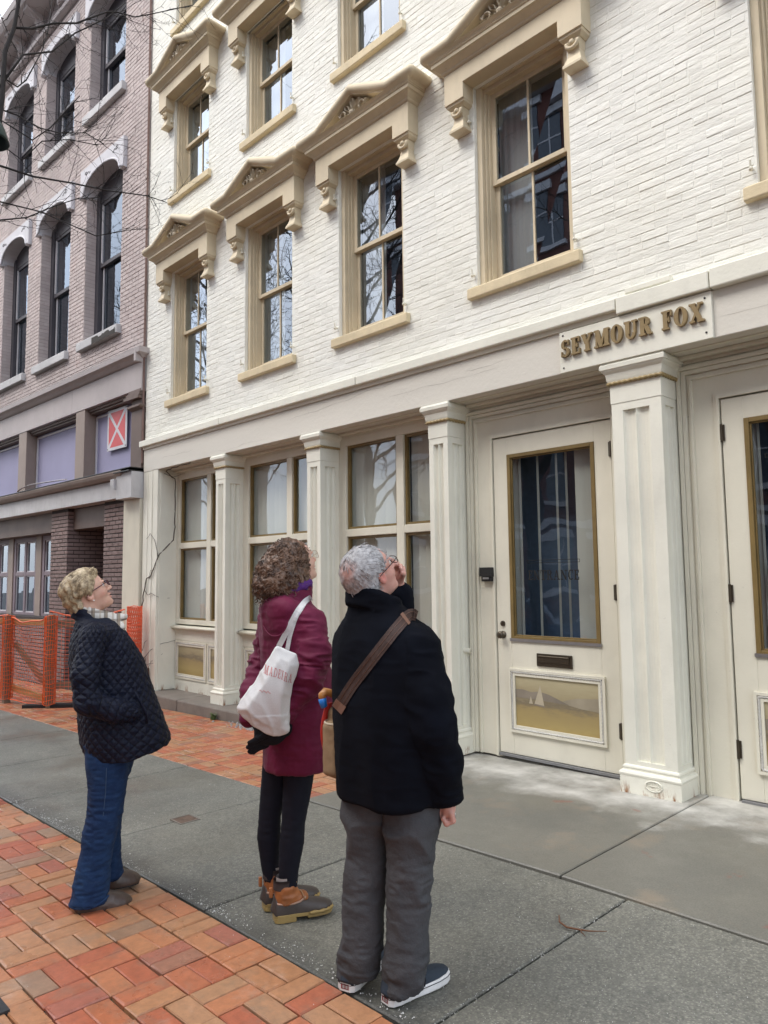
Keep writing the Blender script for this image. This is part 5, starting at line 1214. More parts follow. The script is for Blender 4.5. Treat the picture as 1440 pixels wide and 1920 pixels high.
def denim():
    t = NT('blue_denim'); oc = t.new('ShaderNodeTexCoord').outputs['Object']; n = t.new('ShaderNodeSeparateXYZ'); t.l(oc, n.inputs[0]); x, y, z = n.outputs
    c = t.mix(t.ramp(t.noise(5, 5, .6, stretch=(1, 1, .5), vec=oc), (.3, 0), (.72, 1)), (.005, .018, .060), (.013, .042, .110)); c = t.mix(.3, c, t.mix(1.0, c, t.ramp(t.noise(1300, 2, vec=oc), (.3, .4), (.7, 1.7)), 'MULTIPLY'))
    fade = t.math('MULTIPLY', t.ramp(t.noise(28, 5, .6, stretch=(1, 1, 2.2), vec=oc), (.52, 0), (.75, 1)), .35); c = t.mix(fade, c, (.045, .095, .185))
    return t.fin(c, .85, t.bump(t.noise(1300, 2, vec=oc), .35, .001, t.bump(t.noise(40, 5, vec=oc), .3, .008)), .25)
MAT['denim'] = denim()
jn = skin_obj('jeans', jeans, (-.22, -.22, -.01), (.22, .22, .88), .0062, MAT['denim'], P1, disp=jean_fold)
sm = MB(); sm.smooth = True
zz = np.linspace(.05, .70, 40); cx = np.interp(zz, [k[0] for k in JN], [k[1] for k in JN]); ry = np.interp(zz, [k[0] for k in JN], [k[4] for k in JN])
sm.tube([(x_-.008, -.095-r_-.002, z_) for x_, r_, z_ in zip(cx, ry, zz)], .0022, 5); sm.build('seam', plain('denim_seam', (.030, .065, .13), .8), jn, (0, 0, 0))
hm = MB(); hm.smooth = True
hm.tube([(-.068+.093*math.cos(a), -.095+.083*math.sin(a), .034+.35*max(-.018+.093*math.cos(a), 0)) for a in np.linspace(0, 2*math.pi, 30)], .0055, 6); hm.tube([(.018+.074*math.cos(a), .085+.068*math.sin(a), .074+.3*max(-.002+.074*math.cos(a), 0)) for a in np.linspace(0, 2*math.pi, 30)], .0050, 6); hm.build('hem', MAT['denim'], jn, (0, 0, 0))
MAT['boot_leather'] = plain('brown_boot_leather', (.075, .050, .040), .36, bump=.35, fine=90, var=.3)
for nm, he, to, dz in (('near', (-.122, -.105, 0), (.122, -.075, 0), -.018), ('far', (-.045, .075, 0), (.170, .115, 0), .012)):
    he = np.array(he)+[0, 0, dz]; to = np.array(to)+[0, 0, dz]; L = np.linalg.norm(to-he)
    sf = shoe_fn(he+[0, 0, .014], to+[0, 0, .014], L, .108, .132); leg = lambda P, he=he: cone(P, tuple(he+[.055, 0, .06]), tuple(he+[.06, 0, .14]), .045, .045)
    b = skin_obj('boot', lambda P: smin(sf(P), leg(P), .02), he-[.08, .12, .02], to+[.10, .14, .24], .005, MAT['boot_leather'], P1, disp=lambda V, N: folds(V, 30, .002))
    d = (to-he)/L; n = np.array([-d[1], d[0], 0]); s = MB(); out = []
    for u, w in ((-.01, .6), (.1, .82), (.35, .84), (.55, .98), (.75, 1.02), (.9, .88), (.98, .66), (1.015, .3)): out.append((u, w))
    ring = [he+d*u*L+n*w*.050 for u, w in out]+[he+d*u*L-n*w*.050 for u, w in out[::-1]]
    s.rings([[tuple(p+[0, 0, z]) for p in ring] for z in (.006, .018)])
    hr = [he+d*u*L+n*w*.046 for u, w in ((-.01, .6), (.1, .84), (.27, .84))]+[he+d*u*L-n*w*.046 for u, w in ((.27, .84), (.1, .84), (-.01, .6))]
    s.rings([[tuple(p+[0, 0, z]) for p in hr] for z in (-.012, .006)]); s.build('sole', MAT['black'], b, (0, 0, 0))
# ------------------------------------------------------------------ woman in the wine-red parka (from behind)
P2 = person('curly-haired woman in wine-red parka and leather-topped boots, hands clasped behind her back', (-2.983, 2.242, -.013), (-.799, .601))
f2 = (.80, .60); s2 = (.60, -.80); A2 = math.atan2(s2[1], s2[0])               # cross sections: x across the shoulders
hc = (.040, .045, 1.692); B2 = hbasis((.86, .51), math.radians(24)); hs = 1.0
hf2 = head_fn(hc, B2, hs)
skin_obj('body', lambda P: smin(hf2(P), chain(P, [(.015, .015, 1.65), (.0, .01, 1.50)], [.055, .062]), .03), (-.16, -.13, 1.47), (.20, .22, 1.86), .0042, MAT['skin2'], P2, attrs={'flush': lambda V: np.zeros(len(V))})
face_bits(P2, hc, B2, hs); spectacles(P2, hc, B2, hs, plain('gold_wire', (.42, .33, .22), .3, .9), .0013, True)
MAT['hair2'] = hair_mat('brown_curls', (.036, .019, .012), (.205, .115, .070), 26, .45)
hcn = np.array(hc)
def hair2(P):
    q = (P-np.array(hc, np.float32))@np.array(B2, np.float32).T
    d = ell(q, (-.030, 0, .036), (.108, .104, .104)); d = smin(d, ell(P, tuple(hcn+[-.078, -.050, -.062]), (.120, .112, .112)), .04); d = smin(d, ell(P, tuple(hcn+[-.082, -.060, -.117]), (.125, .105, .070)), .035)
    d = smin(d, ell(P, tuple(hcn+[.022, -.065, -.085]), (.045, .055, .085)), .03)
    d = smax(d, -ell(q, (.108, 0, -.030), (.104, .105, .135)), .015)
    return d
def curl_disp(V, N): return .020*vnoise(V, 38)+.012*vnoise(V+.5, 80)+.004*vnoise(V, 190)
ho = skin_obj('hair', hair2, (-.22, -.20, 1.45), (.17, .20, 1.87), .0048, MAT['hair2'], P2, disp=curl_disp)
hv = np.empty(len(ho.data.vertices)*3, np.float32); ho.data.vertices.foreach_get('co', hv); hv = hv.reshape(-1, 3); hn = normals(hair2, hv)
r = np.random.default_rng(8); it = []
for k in range(640):
    i = r.integers(len(hv)); p = hv[i].astype(float); n = hn[i].astype(float)
    if n[1] > .75 or (np.array(B2)@(p-hcn))[0] > .055: continue
    dn = np.array([0, 0, -1.0]); dn -= n*(dn@n); L_ = np.linalg.norm(dn)
    if L_ < .15: dn = np.array([-f2[0], -f2[1], -.2]); dn -= n*(dn@n)
    dn /= np.linalg.norm(dn); sd_ = np.cross(n, dn); rad = r.uniform(.0035, .0085); Lc = r.uniform(.03, .075); tn = r.uniform(1.3, 3.0); ph = r.uniform(0, 6.3); sw = r.normal(0, .25)
    pts = []
    for j in range(13):
        t = j/12; a = ph+tn*2*math.pi*t; pts.append(p+dn*Lc*t+sd_*(rad*math.cos(a)+sw*Lc*t)+n*(rad*math.sin(a)*.8+.002-.010*t*t))
    w = r.uniform(.0016, .0030); it.append((pts, [w*.7]+[w]*8+[w*.8, w*.6, w*.5, w*.2]))
for k in range(70):                                                            # fly-away ringlets at the lower edge
    a = r.uniform(-2.9, .5); c0 = hcn+[-.082, -.055, -.137]; p = c0+np.array([.10*math.cos(a), .09*math.sin(a), r.uniform(-.03, .05)]); Lc = r.uniform(.03, .07); tn = r.uniform(1.5, 3); ph = r.uniform(0, 6); pts = []
    for j in range(12):
        t = j/11; q = ph+tn*6.28*t; pts.append(p+np.array([.007*math.cos(q)+.02*t*math.cos(a), .007*math.sin(q)+.02*t*math.sin(a), -Lc*t]))
    it.append((pts, [.0018]*10+[.001, .0004]))
strands('hair_curls', MAT['hair2'], ho, it, 4)
# parka
PK = [(.66, .050, .0, .162, .150), (.80, .066, 0, .184, .160), (.95, .070, .0, .190, .158), (1.10, .055, 0, .182, .150), (1.22, .035, 0, .176, .136), (1.34, .026, 0, .185, .130), (1.42, .020, 0, .188, .112), (1.485, .014, 0, .130, .086), (1.53, .012, .01, .080, .078)]
sh = lambda k, z, b=0.0: (.02+s2[0]*k+f2[0]*b, s2[1]*k+f2[1]*b, z)
aR = [sh(.150, 1.405), sh(.205, 1.26, -.015), sh(.205, 1.13, -.06), sh(.120, .985, -.150), sh(.04, .905, -.175)]; aRr = [.066, .062, .058, .050, .042]
aL = [sh(-.150, 1.405), sh(-.190, 1.27, .0), sh(-.192, 1.17, -.035), sh(-.150, 1.05, -.12), sh(-.115, .935, -.17)]; aLr = [.066, .060, .055, .047, .040]
t2 = lambda P: stack(P, PK, A2, 2.25)
def parka(P):
    z = P[:, 2]; d = t2(P); d = smax(d, .690+.10*np.maximum(P[:, 0]*0+.0, 0)-.10*(P@np.array([f2[0], f2[1], 0], np.float32))*-.35-z-.0, .008)
    d = smax(d, -stack(P, [(.5, .045, 0, .14, .125), (.85, .05, 0, .15, .13)], A2), .012)
    d = smin(d, chain(P, aR, aRr, .04), .045); d = smin(d, chain(P, aL, aLr, .04), .045)
    hood = ell(P, (-.045, -.066, 1.462), (.125, .060, .070), [[s2[0], s2[1], 0], [f2[0], f2[1], 0], [0, 0, 1]]); hood = smin(hood, ell(P, (-.048, -.078, 1.395), (.098, .042, .068), [[s2[0], s2[1], 0], [f2[0], f2[1], 0], [0, 0, 1]]), .03)
    d = smin(d, hood, .035)
    col = np.maximum(np.abs(stack(P, [(1.48, .015, .012, .098, .088), (1.62, .030, .02, .088, .078)], A2))-.011, np.abs(z-1.535-.22*(P[:, 0]-.02))-.045); d = smin(d, col, .012)
    return smax(d, -stack(P, [(1.46, .02, .02, .06, .055), (1.70, .02, .02, .085, .075)], A2), .008)
def parka_fold(V, N):
    ar = np.minimum(chain(V, aR, aRr, .03), chain(V, aL, aLr, .03)) < t2(V)+.004
    el = np.exp(-((V[:, 2]-1.17)/.13)**2)
    a = folds(V*np.array([1, 1, 1], np.float32)+V[:, 2:]*np.array([.5, .3, 0], np.float32), 15, .0125, (1, 1, 3.0))*np.where(ar, .7+.9*el, .25)
    return a+folds(V, 7, .007, (1.5, 1.5, .5))*np.where(ar, .2, 1.0)+folds(V, 40, .002)
MAT['wine'] = cloth('wine_red_nylon', (.122, .007, .036), .66, 1100, .25, .15, .05, big=.12)
po2 = skin_obj('parka', parka, (-.30, -.36, .64), (.36, .34, 1.64), .0068, MAT['wine'], P2, disp=parka_fold)
m = MB(); m.smooth = True                                                       # hood seams and storm cord
m.tube([(-.06+.112*math.cos(a)*s2[0]+.0*f2[0], -.08+.112*math.cos(a)*s2[1]-.055*math.sin(a)-.03, 1.44-.10*math.sin(a)) for a in np.linspace(.3, 2.8, 18)], .0028, 5); m.build('hood_seam', MAT['wine'], po2, (0, 0, 0))
MAT['purple'] = cloth('purple_scarf', (.085, .022, .16), .7, 700, .3)
skin_obj('scarf', lambda P: np.sqrt((np.sqrt((P[:, 0]-.035)**2+(P[:, 1]-.0)**2)-.070)**2+((P[:, 2]-1.565-.25*(P[:, 0]-.03))*.8)**2)-.020, (-.09, -.12, 1.50), (.16, .12, 1.63), .005, MAT['purple'], P2, disp=lambda V, N: folds(V, 24, .007, (1, 1, 3)))
# legs
LL = [(.13, -.072, .070, .040, .042), (.22, -.085, .07, .044, .046), (.34, -.090, .066, .056, .058), (.44, -.085, .06, .054, .056), (.56, -.066, .055, .064, .064), (.72, -.045, .05, .074, .078), (.86, -.02, .04, .09, .09)]
LR = [(.12, .004, -.060, .041, .043), (.22, .008, -.058, .046, .047), (.34, .022, -.056, .058, .058), (.44, .030, -.055, .056, .057), (.56, .046, -.055, .066, .066), (.72, .062, -.05, .077, .08), (.86, .06, -.04, .09, .09)]
MAT['leggings'] = cloth('black_leggings', (.006, .007, .014), .8, 1200, .2)
skin_obj('leggings', lambda P: smin(stack(P, LL), stack(P, LR), .012), (-.18, -.18, .10), (.18, .18, .88), .007, MAT['leggings'], P2, disp=lambda V, N: folds(V, 20, .002, (1, 1, 3)))
# gloved hands clasped behind the back
MAT['glove'] = cloth('black_knit_glove', (.006, .006, .009), .85, 500, .5)
hx, hy, hz = -.105, -.205, .875
def gloves(P):
    d = smin(ell(P, (-.06, -.200, .885), (.045, .035, .042)), ell(P, (-.10, -.195, .885), (.05, .035, .042)), .02)
    d = smin(d, chain(P, [(-.02, -.185, .915), (-.06, -.20, .89)], [.044, .036]), .02); d = smin(d, chain(P, [(-.125, -.17, .945), (-.105, -.19, .90)], [.042, .036]), .02)
    for i in range(4):
        a = -.35+.0*i; y0 = -.215+.012*i; z0 = .888-.017*i
        d = smin(d, chain(P, [(-.095, y0, z0), (-.140-.012*(i in (1, 2)), y0-.012, z0-.012), (-.172-.008*(i in (1,)), y0-.010, z0-.026-.006*i)], [.012, .0115, .009], .006), .008)
    d = smin(d, chain(P, [(-.06, -.235, .905), (-.095, -.245, .90), (-.120, -.238, .885)], [.013, .012, .010], .006), .008)
    return d
skin_obj('gloves', gloves, (-.21, -.27, .80), (.10, -.12, 1.0), .0042, MAT['glove'], P2, disp=lambda V, N: folds(V, 30, .002))
# boots: rubber bottoms, leather tops
MAT['rubber_brown'] = plain('brown_rubber', (.062, .048, .042), .42, bump=.2, fine=120); MAT['tan_leather'] = plain('tan_leather', (.335, .115, .035), .45, bump=.35, fine=70, var=.3); MAT['gum'] = plain('gum_sole', (.35, .24, .085), .5, bump=.2); MAT['lining'] = plain('dark_lining', (.045, .032, .030), .8, bump=.3); MAT['welt'] = plain('stitched_welt', (.42, .26, .19), .7, bump=.5, fine=200); MAT['lace'] = plain('rawhide_lace', (.36, .21, .11), .6); MAT['sock'] = plain('grey_sock', (.36, .31, .29), .9)
def duck_boot(he, to):
    he = np.array(he, float); to = np.array(to, float); L = np.linalg.norm(to-he); d = (to-he)/L; n = np.array([-d[1], d[0], 0]); up = np.array([0, 0, 1.0])
    pt = lambda u, w, z: tuple(he+d*u*L+n*w+up*z)
    sf = shoe_fn(he+[0, 0, .022], to+[0, 0, .022], L, .102, .094)
    b = skin_obj('boot', sf, np.minimum(he, to)-[.07, .07, .03], np.maximum(he, to)+[.07, .07, .14], .0048, MAT['rubber_brown'], P2)
    lt = lambda P: smin(cone(P, pt(.17, 0, .085), pt(.19, 0, .135), .046, .050), cone(P, pt(.28, 0, .085), pt(.48, 0, .078), .044, .030), .03)
    u = lambda P: np.maximum(np.maximum(lt(P), (P[:, 2]-he[2]-.148-.10*np.abs(((P-he.astype(np.float32))@d.astype(np.float32))/L-.22)+0)), he[2]+.070-.0*P[:, 0]-P[:, 2])
    skin_obj('leather_upper', u, np.minimum(he, to)-[.08, .08, 0], np.maximum(he, to)+[.08, .08, .22], .005, MAT['tan_leather'], b, disp=lambda V, N: folds(V, 28, .004, (1, 1, 1.4)))
    m = MB(); m.smooth = True; m.rings([[pt(.17+.050/L*math.cos(a)*1.05, .047*math.sin(a)*1.0, z) for a in np.linspace(0, 2*math.pi, 20, endpoint=False)] for z in (.135, .160, .178, .180, .165)], cap=False); m.build('collar', MAT['lining'], b, (0, 0, 0))
    m = MB(); m.smooth = True; m.rings([[pt(.18+.042/L*math.cos(a), .042*math.sin(a), z) for a in np.linspace(0, 2*math.pi, 16, endpoint=False)] for z in (.15, .19)], cap=False); m.build('sock', MAT['sock'], b, (0, 0, 0))
    prof = [(-.015, .5), (.03, .74), (.12, .86), (.35, .88), (.55, 1.0), (.75, 1.04), (.9, .92), (.98, .68), (1.02, .3)]
    ring = [(u_, w*.052) for u_, w in prof]+[(u_, -w*.052) for u_, w in prof[::-1]]
    m = MB(); m.rings([[pt(u_, w, z) for u_, w in ring] for z in (.010, .026)]); hp = [(u_, w) for u_, w in ring if u_ < .36]; m.rings([[pt(u_, w*.98, z) for u_, w in hp] for z in (-.010, .0101)]); 
    fp = [(u_, w*.97) for u_, w in ring if u_ > .5]; m.rings([[pt(u_, w, z) for u_, w in fp] for z in (.0, .0101)]); m.build('sole', MAT['gum'], b, (0, 0, 0), .002)
    m = MB(); m.smooth = True; path = [pt(u_, w*1.06, .024) for u_, w in [(u_, w) for u_, w in ring if u_ > .5]]; q = []
    for a, c in zip(path[:-1], path[1:]): q += [tuple(np.array(a)+(np.array(c)-np.array(a))*i/8) for i in range(8)]
    m.tube(q, .0075, 6, [i*.9 for i in range(len(q))]); m.build('rand', MAT['gum'], b, (0, 0, 0))
    m = MB(); m.smooth = True; w_ = [pt(-.005+.0, 0, .078)]+[pt(u_, s_, z) for u_, s_, z in ((.04, -.038, .078), (.15, -.046, .076), (.30, -.047, .074), (.42, -.042, .078), (.52, -.030, .088), (.55, 0, .092), (.52, .030, .088), (.42, .042, .078), (.30, .047, .074), (.15, .046, .076), (.04, .038, .078))]; w_ += [w_[0]]; m.tube(w_, .0045, 6); m.build('welt', MAT['welt'], b, (0, 0, 0))
    m = MB()
    for i in range(4): m.tube([pt(.36+.05*i, -.024, .118-.011*i), pt(.375+.05*i, 0, .128-.011*i), pt(.36+.05*i, .024, .118-.011*i)], .003, 5)
    m.tube([pt(.34, -.01, .13), pt(.36, -.03, .165), pt(.31, -.03, .195), pt(.33, -.005, .14)], .0028, 5); m.tube([pt(.34, .01, .13), pt(.46, -.02, .115), pt(.50, -.045, .085)], .0028, 5); m.build('lace', MAT['lace'], b, (0, 0, 0))
    m = MB(); m.box(-.009, .009, -.014, .002, 0, .045); m.v = [tuple(he+d*(-.012+y)+n*x+up*(.100+z)) for x, y, z in m.v]; m.build('pull_tab', MAT['tan_leather'], b, (0, 0, 0), .003)
duck_boot((-.058, -.075, .010), (.208, -.012, .010)); duck_boot((-.112, .060, .010), (.150, .135, .010))
# ------------------------------------------------------------------ grey-haired man in the black fleece (from behind)
P3 = person('grey-haired man in black fleece jacket and charcoal trousers raising a hand to his face', (-2.119, 2.097, 0), (-.711, .703))
f3 = (.711, .703); s3 = (.703, -.711); A3 = math.atan2(s3[1], s3[0])
hc = (-.068, -.010, 1.612); B3 = hbasis((.80, .60), math.radians(34)); hs = 1.0
hf3 = head_fn(hc, B3, hs)
def flush3(V):
    q = (V-np.array(hc))@np.array(B3).T; return np.clip(1-np.linalg.norm((q-[-.006, 0, -.01])/[.03, 1, .04], axis=1), 0, 1)*.9*(np.abs(q[:, 1]) > .07)+.25*(np.linalg.norm((q-[-.085, 0, .095])/.05, axis=1) < 1)
sm3 = lambda k, z, b=0.0: (-.01+s3[0]*k+f3[0]*b, s3[1]*k+f3[1]*b, z)
aR3 = [sm3(.168, 1.318), sm3(.230, 1.15, -.01), sm3(.246, 1.04, .0), sm3(.240, .90, .045), sm3(.234, .775, .080)]; aR3r = [.082, .074, .070, .066, .060]
aL3 = [sm3(-.168, 1.318), sm3(-.20, 1.22, .14), sm3(-.13, 1.27, .23), (.050, .205, 1.40), (.056, .185, 1.525)]; aL3r = [.082, .070, .066, .056, .046]
# raised left hand against the brow
hnd = [(.055, .165, 1.545), (.048, .150, 1.600)]
def hand3(P):
    d = chain(P, [(.055, .20, 1.50), (.050, .17, 1.565)], [.030, .026]); d = smin(d, ell(P, (.046, .150, 1.615), (.026, .034, .042)), .02)
    for i, (dx, dy, l) in enumerate(((-.012, -.040, .9), (.006, -.030, 1.05), (.022, -.012, 1.0), (.034, .010, .85))):
        a = (.046+dx*.5, .145+dy*.6, 1.640+.006*i*0); b = (.036+dx*.9, .115+dy, 1.668-.010*i); c = (.030+dx*1.25, .085+dy, 1.676-.020*i)
        d = smin(d, chain(P, [a, b, c], [.0105, .0098, .008], .006), .007)
    d = smin(d, chain(P, [(.060, .14, 1.59), (.066, .105, 1.612), (.062, .075, 1.618)], [.012, .011, .009], .006), .008)
    return d
def hand3r(P):                                                                   # right hand, loosely closed
    d = chain(P, [(.222, -.105, .80), (.220, -.100, .755)], [.030, .027]); d = smin(d, ell(P, (.222, -.092, .722), (.030, .036, .040)), .018)
    for i in range(4):
        y = -.122+.019*i; d = smin(d, chain(P, [(.232, y, .708), (.238, y+.004, .676+.004*abs(i-1)), (.214, y+.006, .668+.004*i), (.200, y+.006, .688)], [.0115, .011, .010, .009], .006), .007)
    d = smin(d, chain(P, [(.200, -.105, .745), (.186, -.092, .712), (.196, -.088, .686)], [.0125, .0115, .010], .006), .008); return d
def body3(P):
    d = smin(hf3(P), chain(P, [(-.085, -.01, 1.55), (-.045, .0, 1.42), (-.02, 0, 1.33)], [.062, .070, .09]), .03)
    d = smin(d, chain(P, [(-.02, 0, 1.33)]+aR3[:-1]+[(.222, -.105, .79)], [.06, .042, .04, .038, .034, .030], .02), .02); d = smin(d, chain(P, [(-.02, 0, 1.33)]+aL3[:-1]+[(.055, .20, 1.50)], [.06, .042, .04, .036, .032, .028], .02), .02)
    return smin(smin(d, hand3(P), .006), hand3r(P), .006)
body = skin_obj('body', body3, (-.24, -.26, .63), (.31, .30, 1.78), .0052, MAT['skin3'], P3, attrs={'flush': flush3})
face_bits(P3, hc, B3, hs); spectacles(P3, hc, B3, hs, plain('dark_metal_frame', (.045, .025, .022), .3, .7), .0018)
m = MB(); m.tube([(.237+.0135*math.cos(a), -.084, .690+.0135*math.sin(a)) for a in np.linspace(0, 6.28, 14)], .0022, 5); m.build('ring', MAT['steel'], P3, (0, 0, 0))
MAT['hair3'] = hair_mat('grey_hair', (.20, .195, .195), (.50, .485, .49), 60)
def scalp():
    t = NT('thin_grey_hair'); oc = t.new('ShaderNodeTexCoord').outputs['Object']; n = t.noise(70, 4, .65, vec=oc)
    c = t.mix(t.ramp(n, (.33, 0), (.68, 1)), (.20, .195, .195), (.46, .45, .455)); c = t.mix(t.attr('bald').outputs['Fac'], c, (.55, .30, .25)); return t.fin(c, .5, t.bump(t.noise(350, 3, vec=oc), .4, .002), .4)
MAT['scalp'] = scalp()
def bald(V):
    q = (V-np.array(hc))@np.array(B3).T; return np.clip(1.35-np.linalg.norm((q-np.array([-.095, -.015, .076]))/[.050, .038, .042], axis=1)+.5*vnoise(V, 55), 0, 1)*.8
def hair3(P):
    q = (P-np.array(hc, np.float32))@np.array(B3, np.float32).T; x, y, z = q.T
    d = ell(q, (-.016, 0, .036), (.108, .089, .097)); d = smin(d, ell(q, (-.060, 0, -.035), (.060, .074, .065)), .03)
    d = smax(d, x*.80-z*.45-.060, .01); d = smax(d, -ell(q, (.058, 0, -.062), (.092, .2, .088)), .012);
    d = smax(d, -z-.092-.4*(x+.06), .01); return d
ho = skin_obj('hair', hair3, (-.24, -.16, 1.42), (.08, .16, 1.80), .0046, MAT['scalp'], P3, disp=lambda V, N: .005*vnoise(V, 50)+.002*vnoise(V, 140)-.001-.008*bald(V), attrs={'bald': bald})
hv = np.empty(len(ho.data.vertices)*3, np.float32); ho.data.vertices.foreach_get('co', hv); hv = hv.reshape(-1, 3); hn = normals(hair3, hv)
Bn = np.array(B3); r = np.random.default_rng(4); it = []
for k in range(2600):
    i = r.integers(len(hv)); p = hv[i].astype(float); n = hn[i].astype(float)
    if r.random() < bald(hv[i:i+1])[0]*1.2: continue
    q = Bn@(p-np.array(hc))
    w = q-np.array([-.083, 0, .112]); fl = np.array([w[0]*1.0-.03*(q[0] < -.05), w[1]*1.3, w[2]*.9]); 
    if q[0] > -.05: fl = np.array([.5, -.25, -.25+.4*(q[2] > .09)])                # brushed forward on top
    g = fl@Bn; g += np.array([0, 0, -.02]); g -= n*(g@n); g /= (np.linalg.norm(g)+1e-9); g += n*r.normal(.10, .10)+r.normal(0, .16, 3); L = r.uniform(.016, .034)
    pts = [p-n*.002+g*L*t-n*.010*t*t for t in (0, .35, .7, 1.0)]; it.append((pts, [.0015, .0017, .0014, .0004]))
for k in range(160):                                                             # thin hair over the crown
    a = r.uniform(0, 6.28); rr = .045*math.sqrt(r.random()); q = np.array([-.083+rr*math.cos(a)*.8, rr*math.sin(a), .118-rr*.3]); c0 = np.array(hc)+q@Bn; c0 = np.array(hc)+(q-np.array([-.016, 0, .036]))/np.linalg.norm((q-np.array([-.016, 0, .036]))/[.100, .081, .090])@Bn+np.array([-.016, 0, .036])@Bn
    g = (np.array([.4, -.5, .2])+r.normal(0, .3, 3))@Bn; it.append(([c0+g*.022*t for t in (0, .4, .8, 1)], [.0007, .0007, .0005, .0002]))
strands('hair_strands', MAT['hair3'], ho, it, 3)
# jacket
JM = [(.72, -.002, .0, .215, .165), (.85, .0, 0, .230, .178), (1.0, .0, 0, .233, .184), (1.15, -.004, 0, .232, .177), (1.27, -.012, 0, .232, .166), (1.34, -.018, 0, .222, .150), (1.40, -.025, 0, .190, .130), (1.445, -.036, 0, .140, .105), (1.49, -.05, 0, .095, .088)]
t3 = lambda P: stack(P, JM, A3, 2.3)
def jacket3(P):
    z = P[:, 2]; d = t3(P); d = smax(d, .735-.0*z-.07*P[:, 0]*0-.25*np.abs(P[:, 0]-.01)*-.12-z-.0+.0, .01); d = smax(d, -stack(P, [(.5, 0, 0, .185, .14), (.9, 0, 0, .20, .155)], A3), .012)
    d = smin(d, chain(P, aR3, aR3r, .05), .05); d = smin(d, chain(P, aL3, aL3r, .04), .05)
    d = np.maximum(d, -(P[:, 2]-.745+ .0*P[:, 0])*1.0-1.0*(P[:, 0] < .12))
    col = np.maximum(np.abs(stack(P, [(1.44, -.045, -.003, .108, .100), (1.56, -.062, -.006, .090, .084)], A3))-.012, np.abs(z-1.500+.30*(P[:, 0]+.05)+.10*P[:, 1])-.036); d = smin(d, col, .014)
    lap = ell(P, (.068, .012, 1.462), (.050, .045, .012), [[.86, .3, -.42], [-.33, .94, 0], [.40, .14, .90]]); d = smin(d, lap, .01)
    return smax(d, -stack(P, [(1.42, -.045, 0, .06, .055), (1.62, -.065, -.005, .086, .080)], A3), .01)
def jf3(V, N):
    ar = chain(V, aR3, aR3r, .03) < t3(V)+.004
    return folds(V, 6, .010, (1.3, 1.3, .8))+folds(V+V[:, 2:]*np.array([.6, 0, 0], np.float32), 14, .006, (1, 1, 2.2))*np.where(ar, 1.3, .5)
def fleece():
    t = NT('black_fleece'); oc = t.new('ShaderNodeTexCoord').outputs['Object']; n = t.noise(420, 3, .7, vec=oc); n2 = t.noise(5, 5, vec=oc)
    c = t.mix(t.ramp(n2, (.3, 0), (.7, 1)), (.0018, .0022, .0042), (.0036, .0050, .0095)); c = t.mix(t.ramp(n, (.5, 0), (.75, .3)), c, (.009, .011, .017))
    return t.fin(c, .95, t.bump(n, .6, .002), .12, 0, .0)
MAT['fleece'] = fleece()
jk = skin_obj('jacket', jacket3, (-.33, -.34, .68), (.36, .36, 1.60), .0072, MAT['fleece'], P3, disp=jf3)
m = MB(); m.smooth = True                                                        # raised shoulder and sleeve seams
m.tube([sm3(.215, 1.40, -.02), sm3(.21, 1.33, -.075), sm3(.185, 1.25, -.105), sm3(.17, 1.19, -.115)], .004, 5); m.tube([sm3(.10, 1.435, -.06), sm3(.0, 1.40, -.115), sm3(-.12, 1.39, -.10)], .0035, 5); m.build('seam', MAT['fleece'], jk, (0, 0, 0))
# trousers
TL = [(.030, -.145, .055, .070, .068), (.10, -.128, .048, .072, .068), (.20, -.116, .044, .078, .076), (.34, -.105, .044, .083, .080), (.52, -.092, .045, .080, .082), (.66, -.085, .048, .098, .098), (.76, -.07, .04, .12, .11), (.84, -.04, .02, .15, .12)]
TR = [(.022, .030, -.040, .074, .070), (.09, .046, -.045, .074, .070), (.20, .063, -.05, .076, .076), (.34, .068, -.052, .079, .080), (.52, .075, -.055, .084, .086), (.66, .090, -.055, .102, .104), (.76, .085, -.05, .118, .115), (.84, .05, -.02, .15, .12)]
def trousers(P):
    z = P[:, 2]; a = stack(P, TL, A3); b = stack(P, TR, A3); u = P@np.array([f3[0], f3[1], 0], np.float32)
    a = np.maximum(a, .040+.34*np.maximum(u+.10, 0)-z); b = np.maximum(b, .040+.34*np.maximum(u+.04, 0)-z); return smin(a, b, .016)
def tf3(V, N):
    z = V[:, 2]; low = np.exp(-((z-.10)/.10)**2); kn = np.exp(-((z-.42)/.10)**2); top = np.exp(-((z-.63)/.09)**2)
    sk_ = V+V[:, 2:]*np.array([.5, .35, 0], np.float32)
    return folds(sk_, 8, .019, (1, 1, 1.3))*(.45+.9*top+.5*low)+folds(V+.7, 17, .0075, (1, 1, 2.6))*(.22+1.1*low+.8*kn)+folds(V, 45, .0015)-.004
MAT['charcoal'] = cloth('charcoal_cotton', (.058, .060, .065), .88, 1000, .3, .2, big=.45)
tr_ = skin_obj('trousers', trousers, (-.25, -.20, .0), (.25, .20, .86), .0062, MAT['charcoal'], P3, disp=tf3)
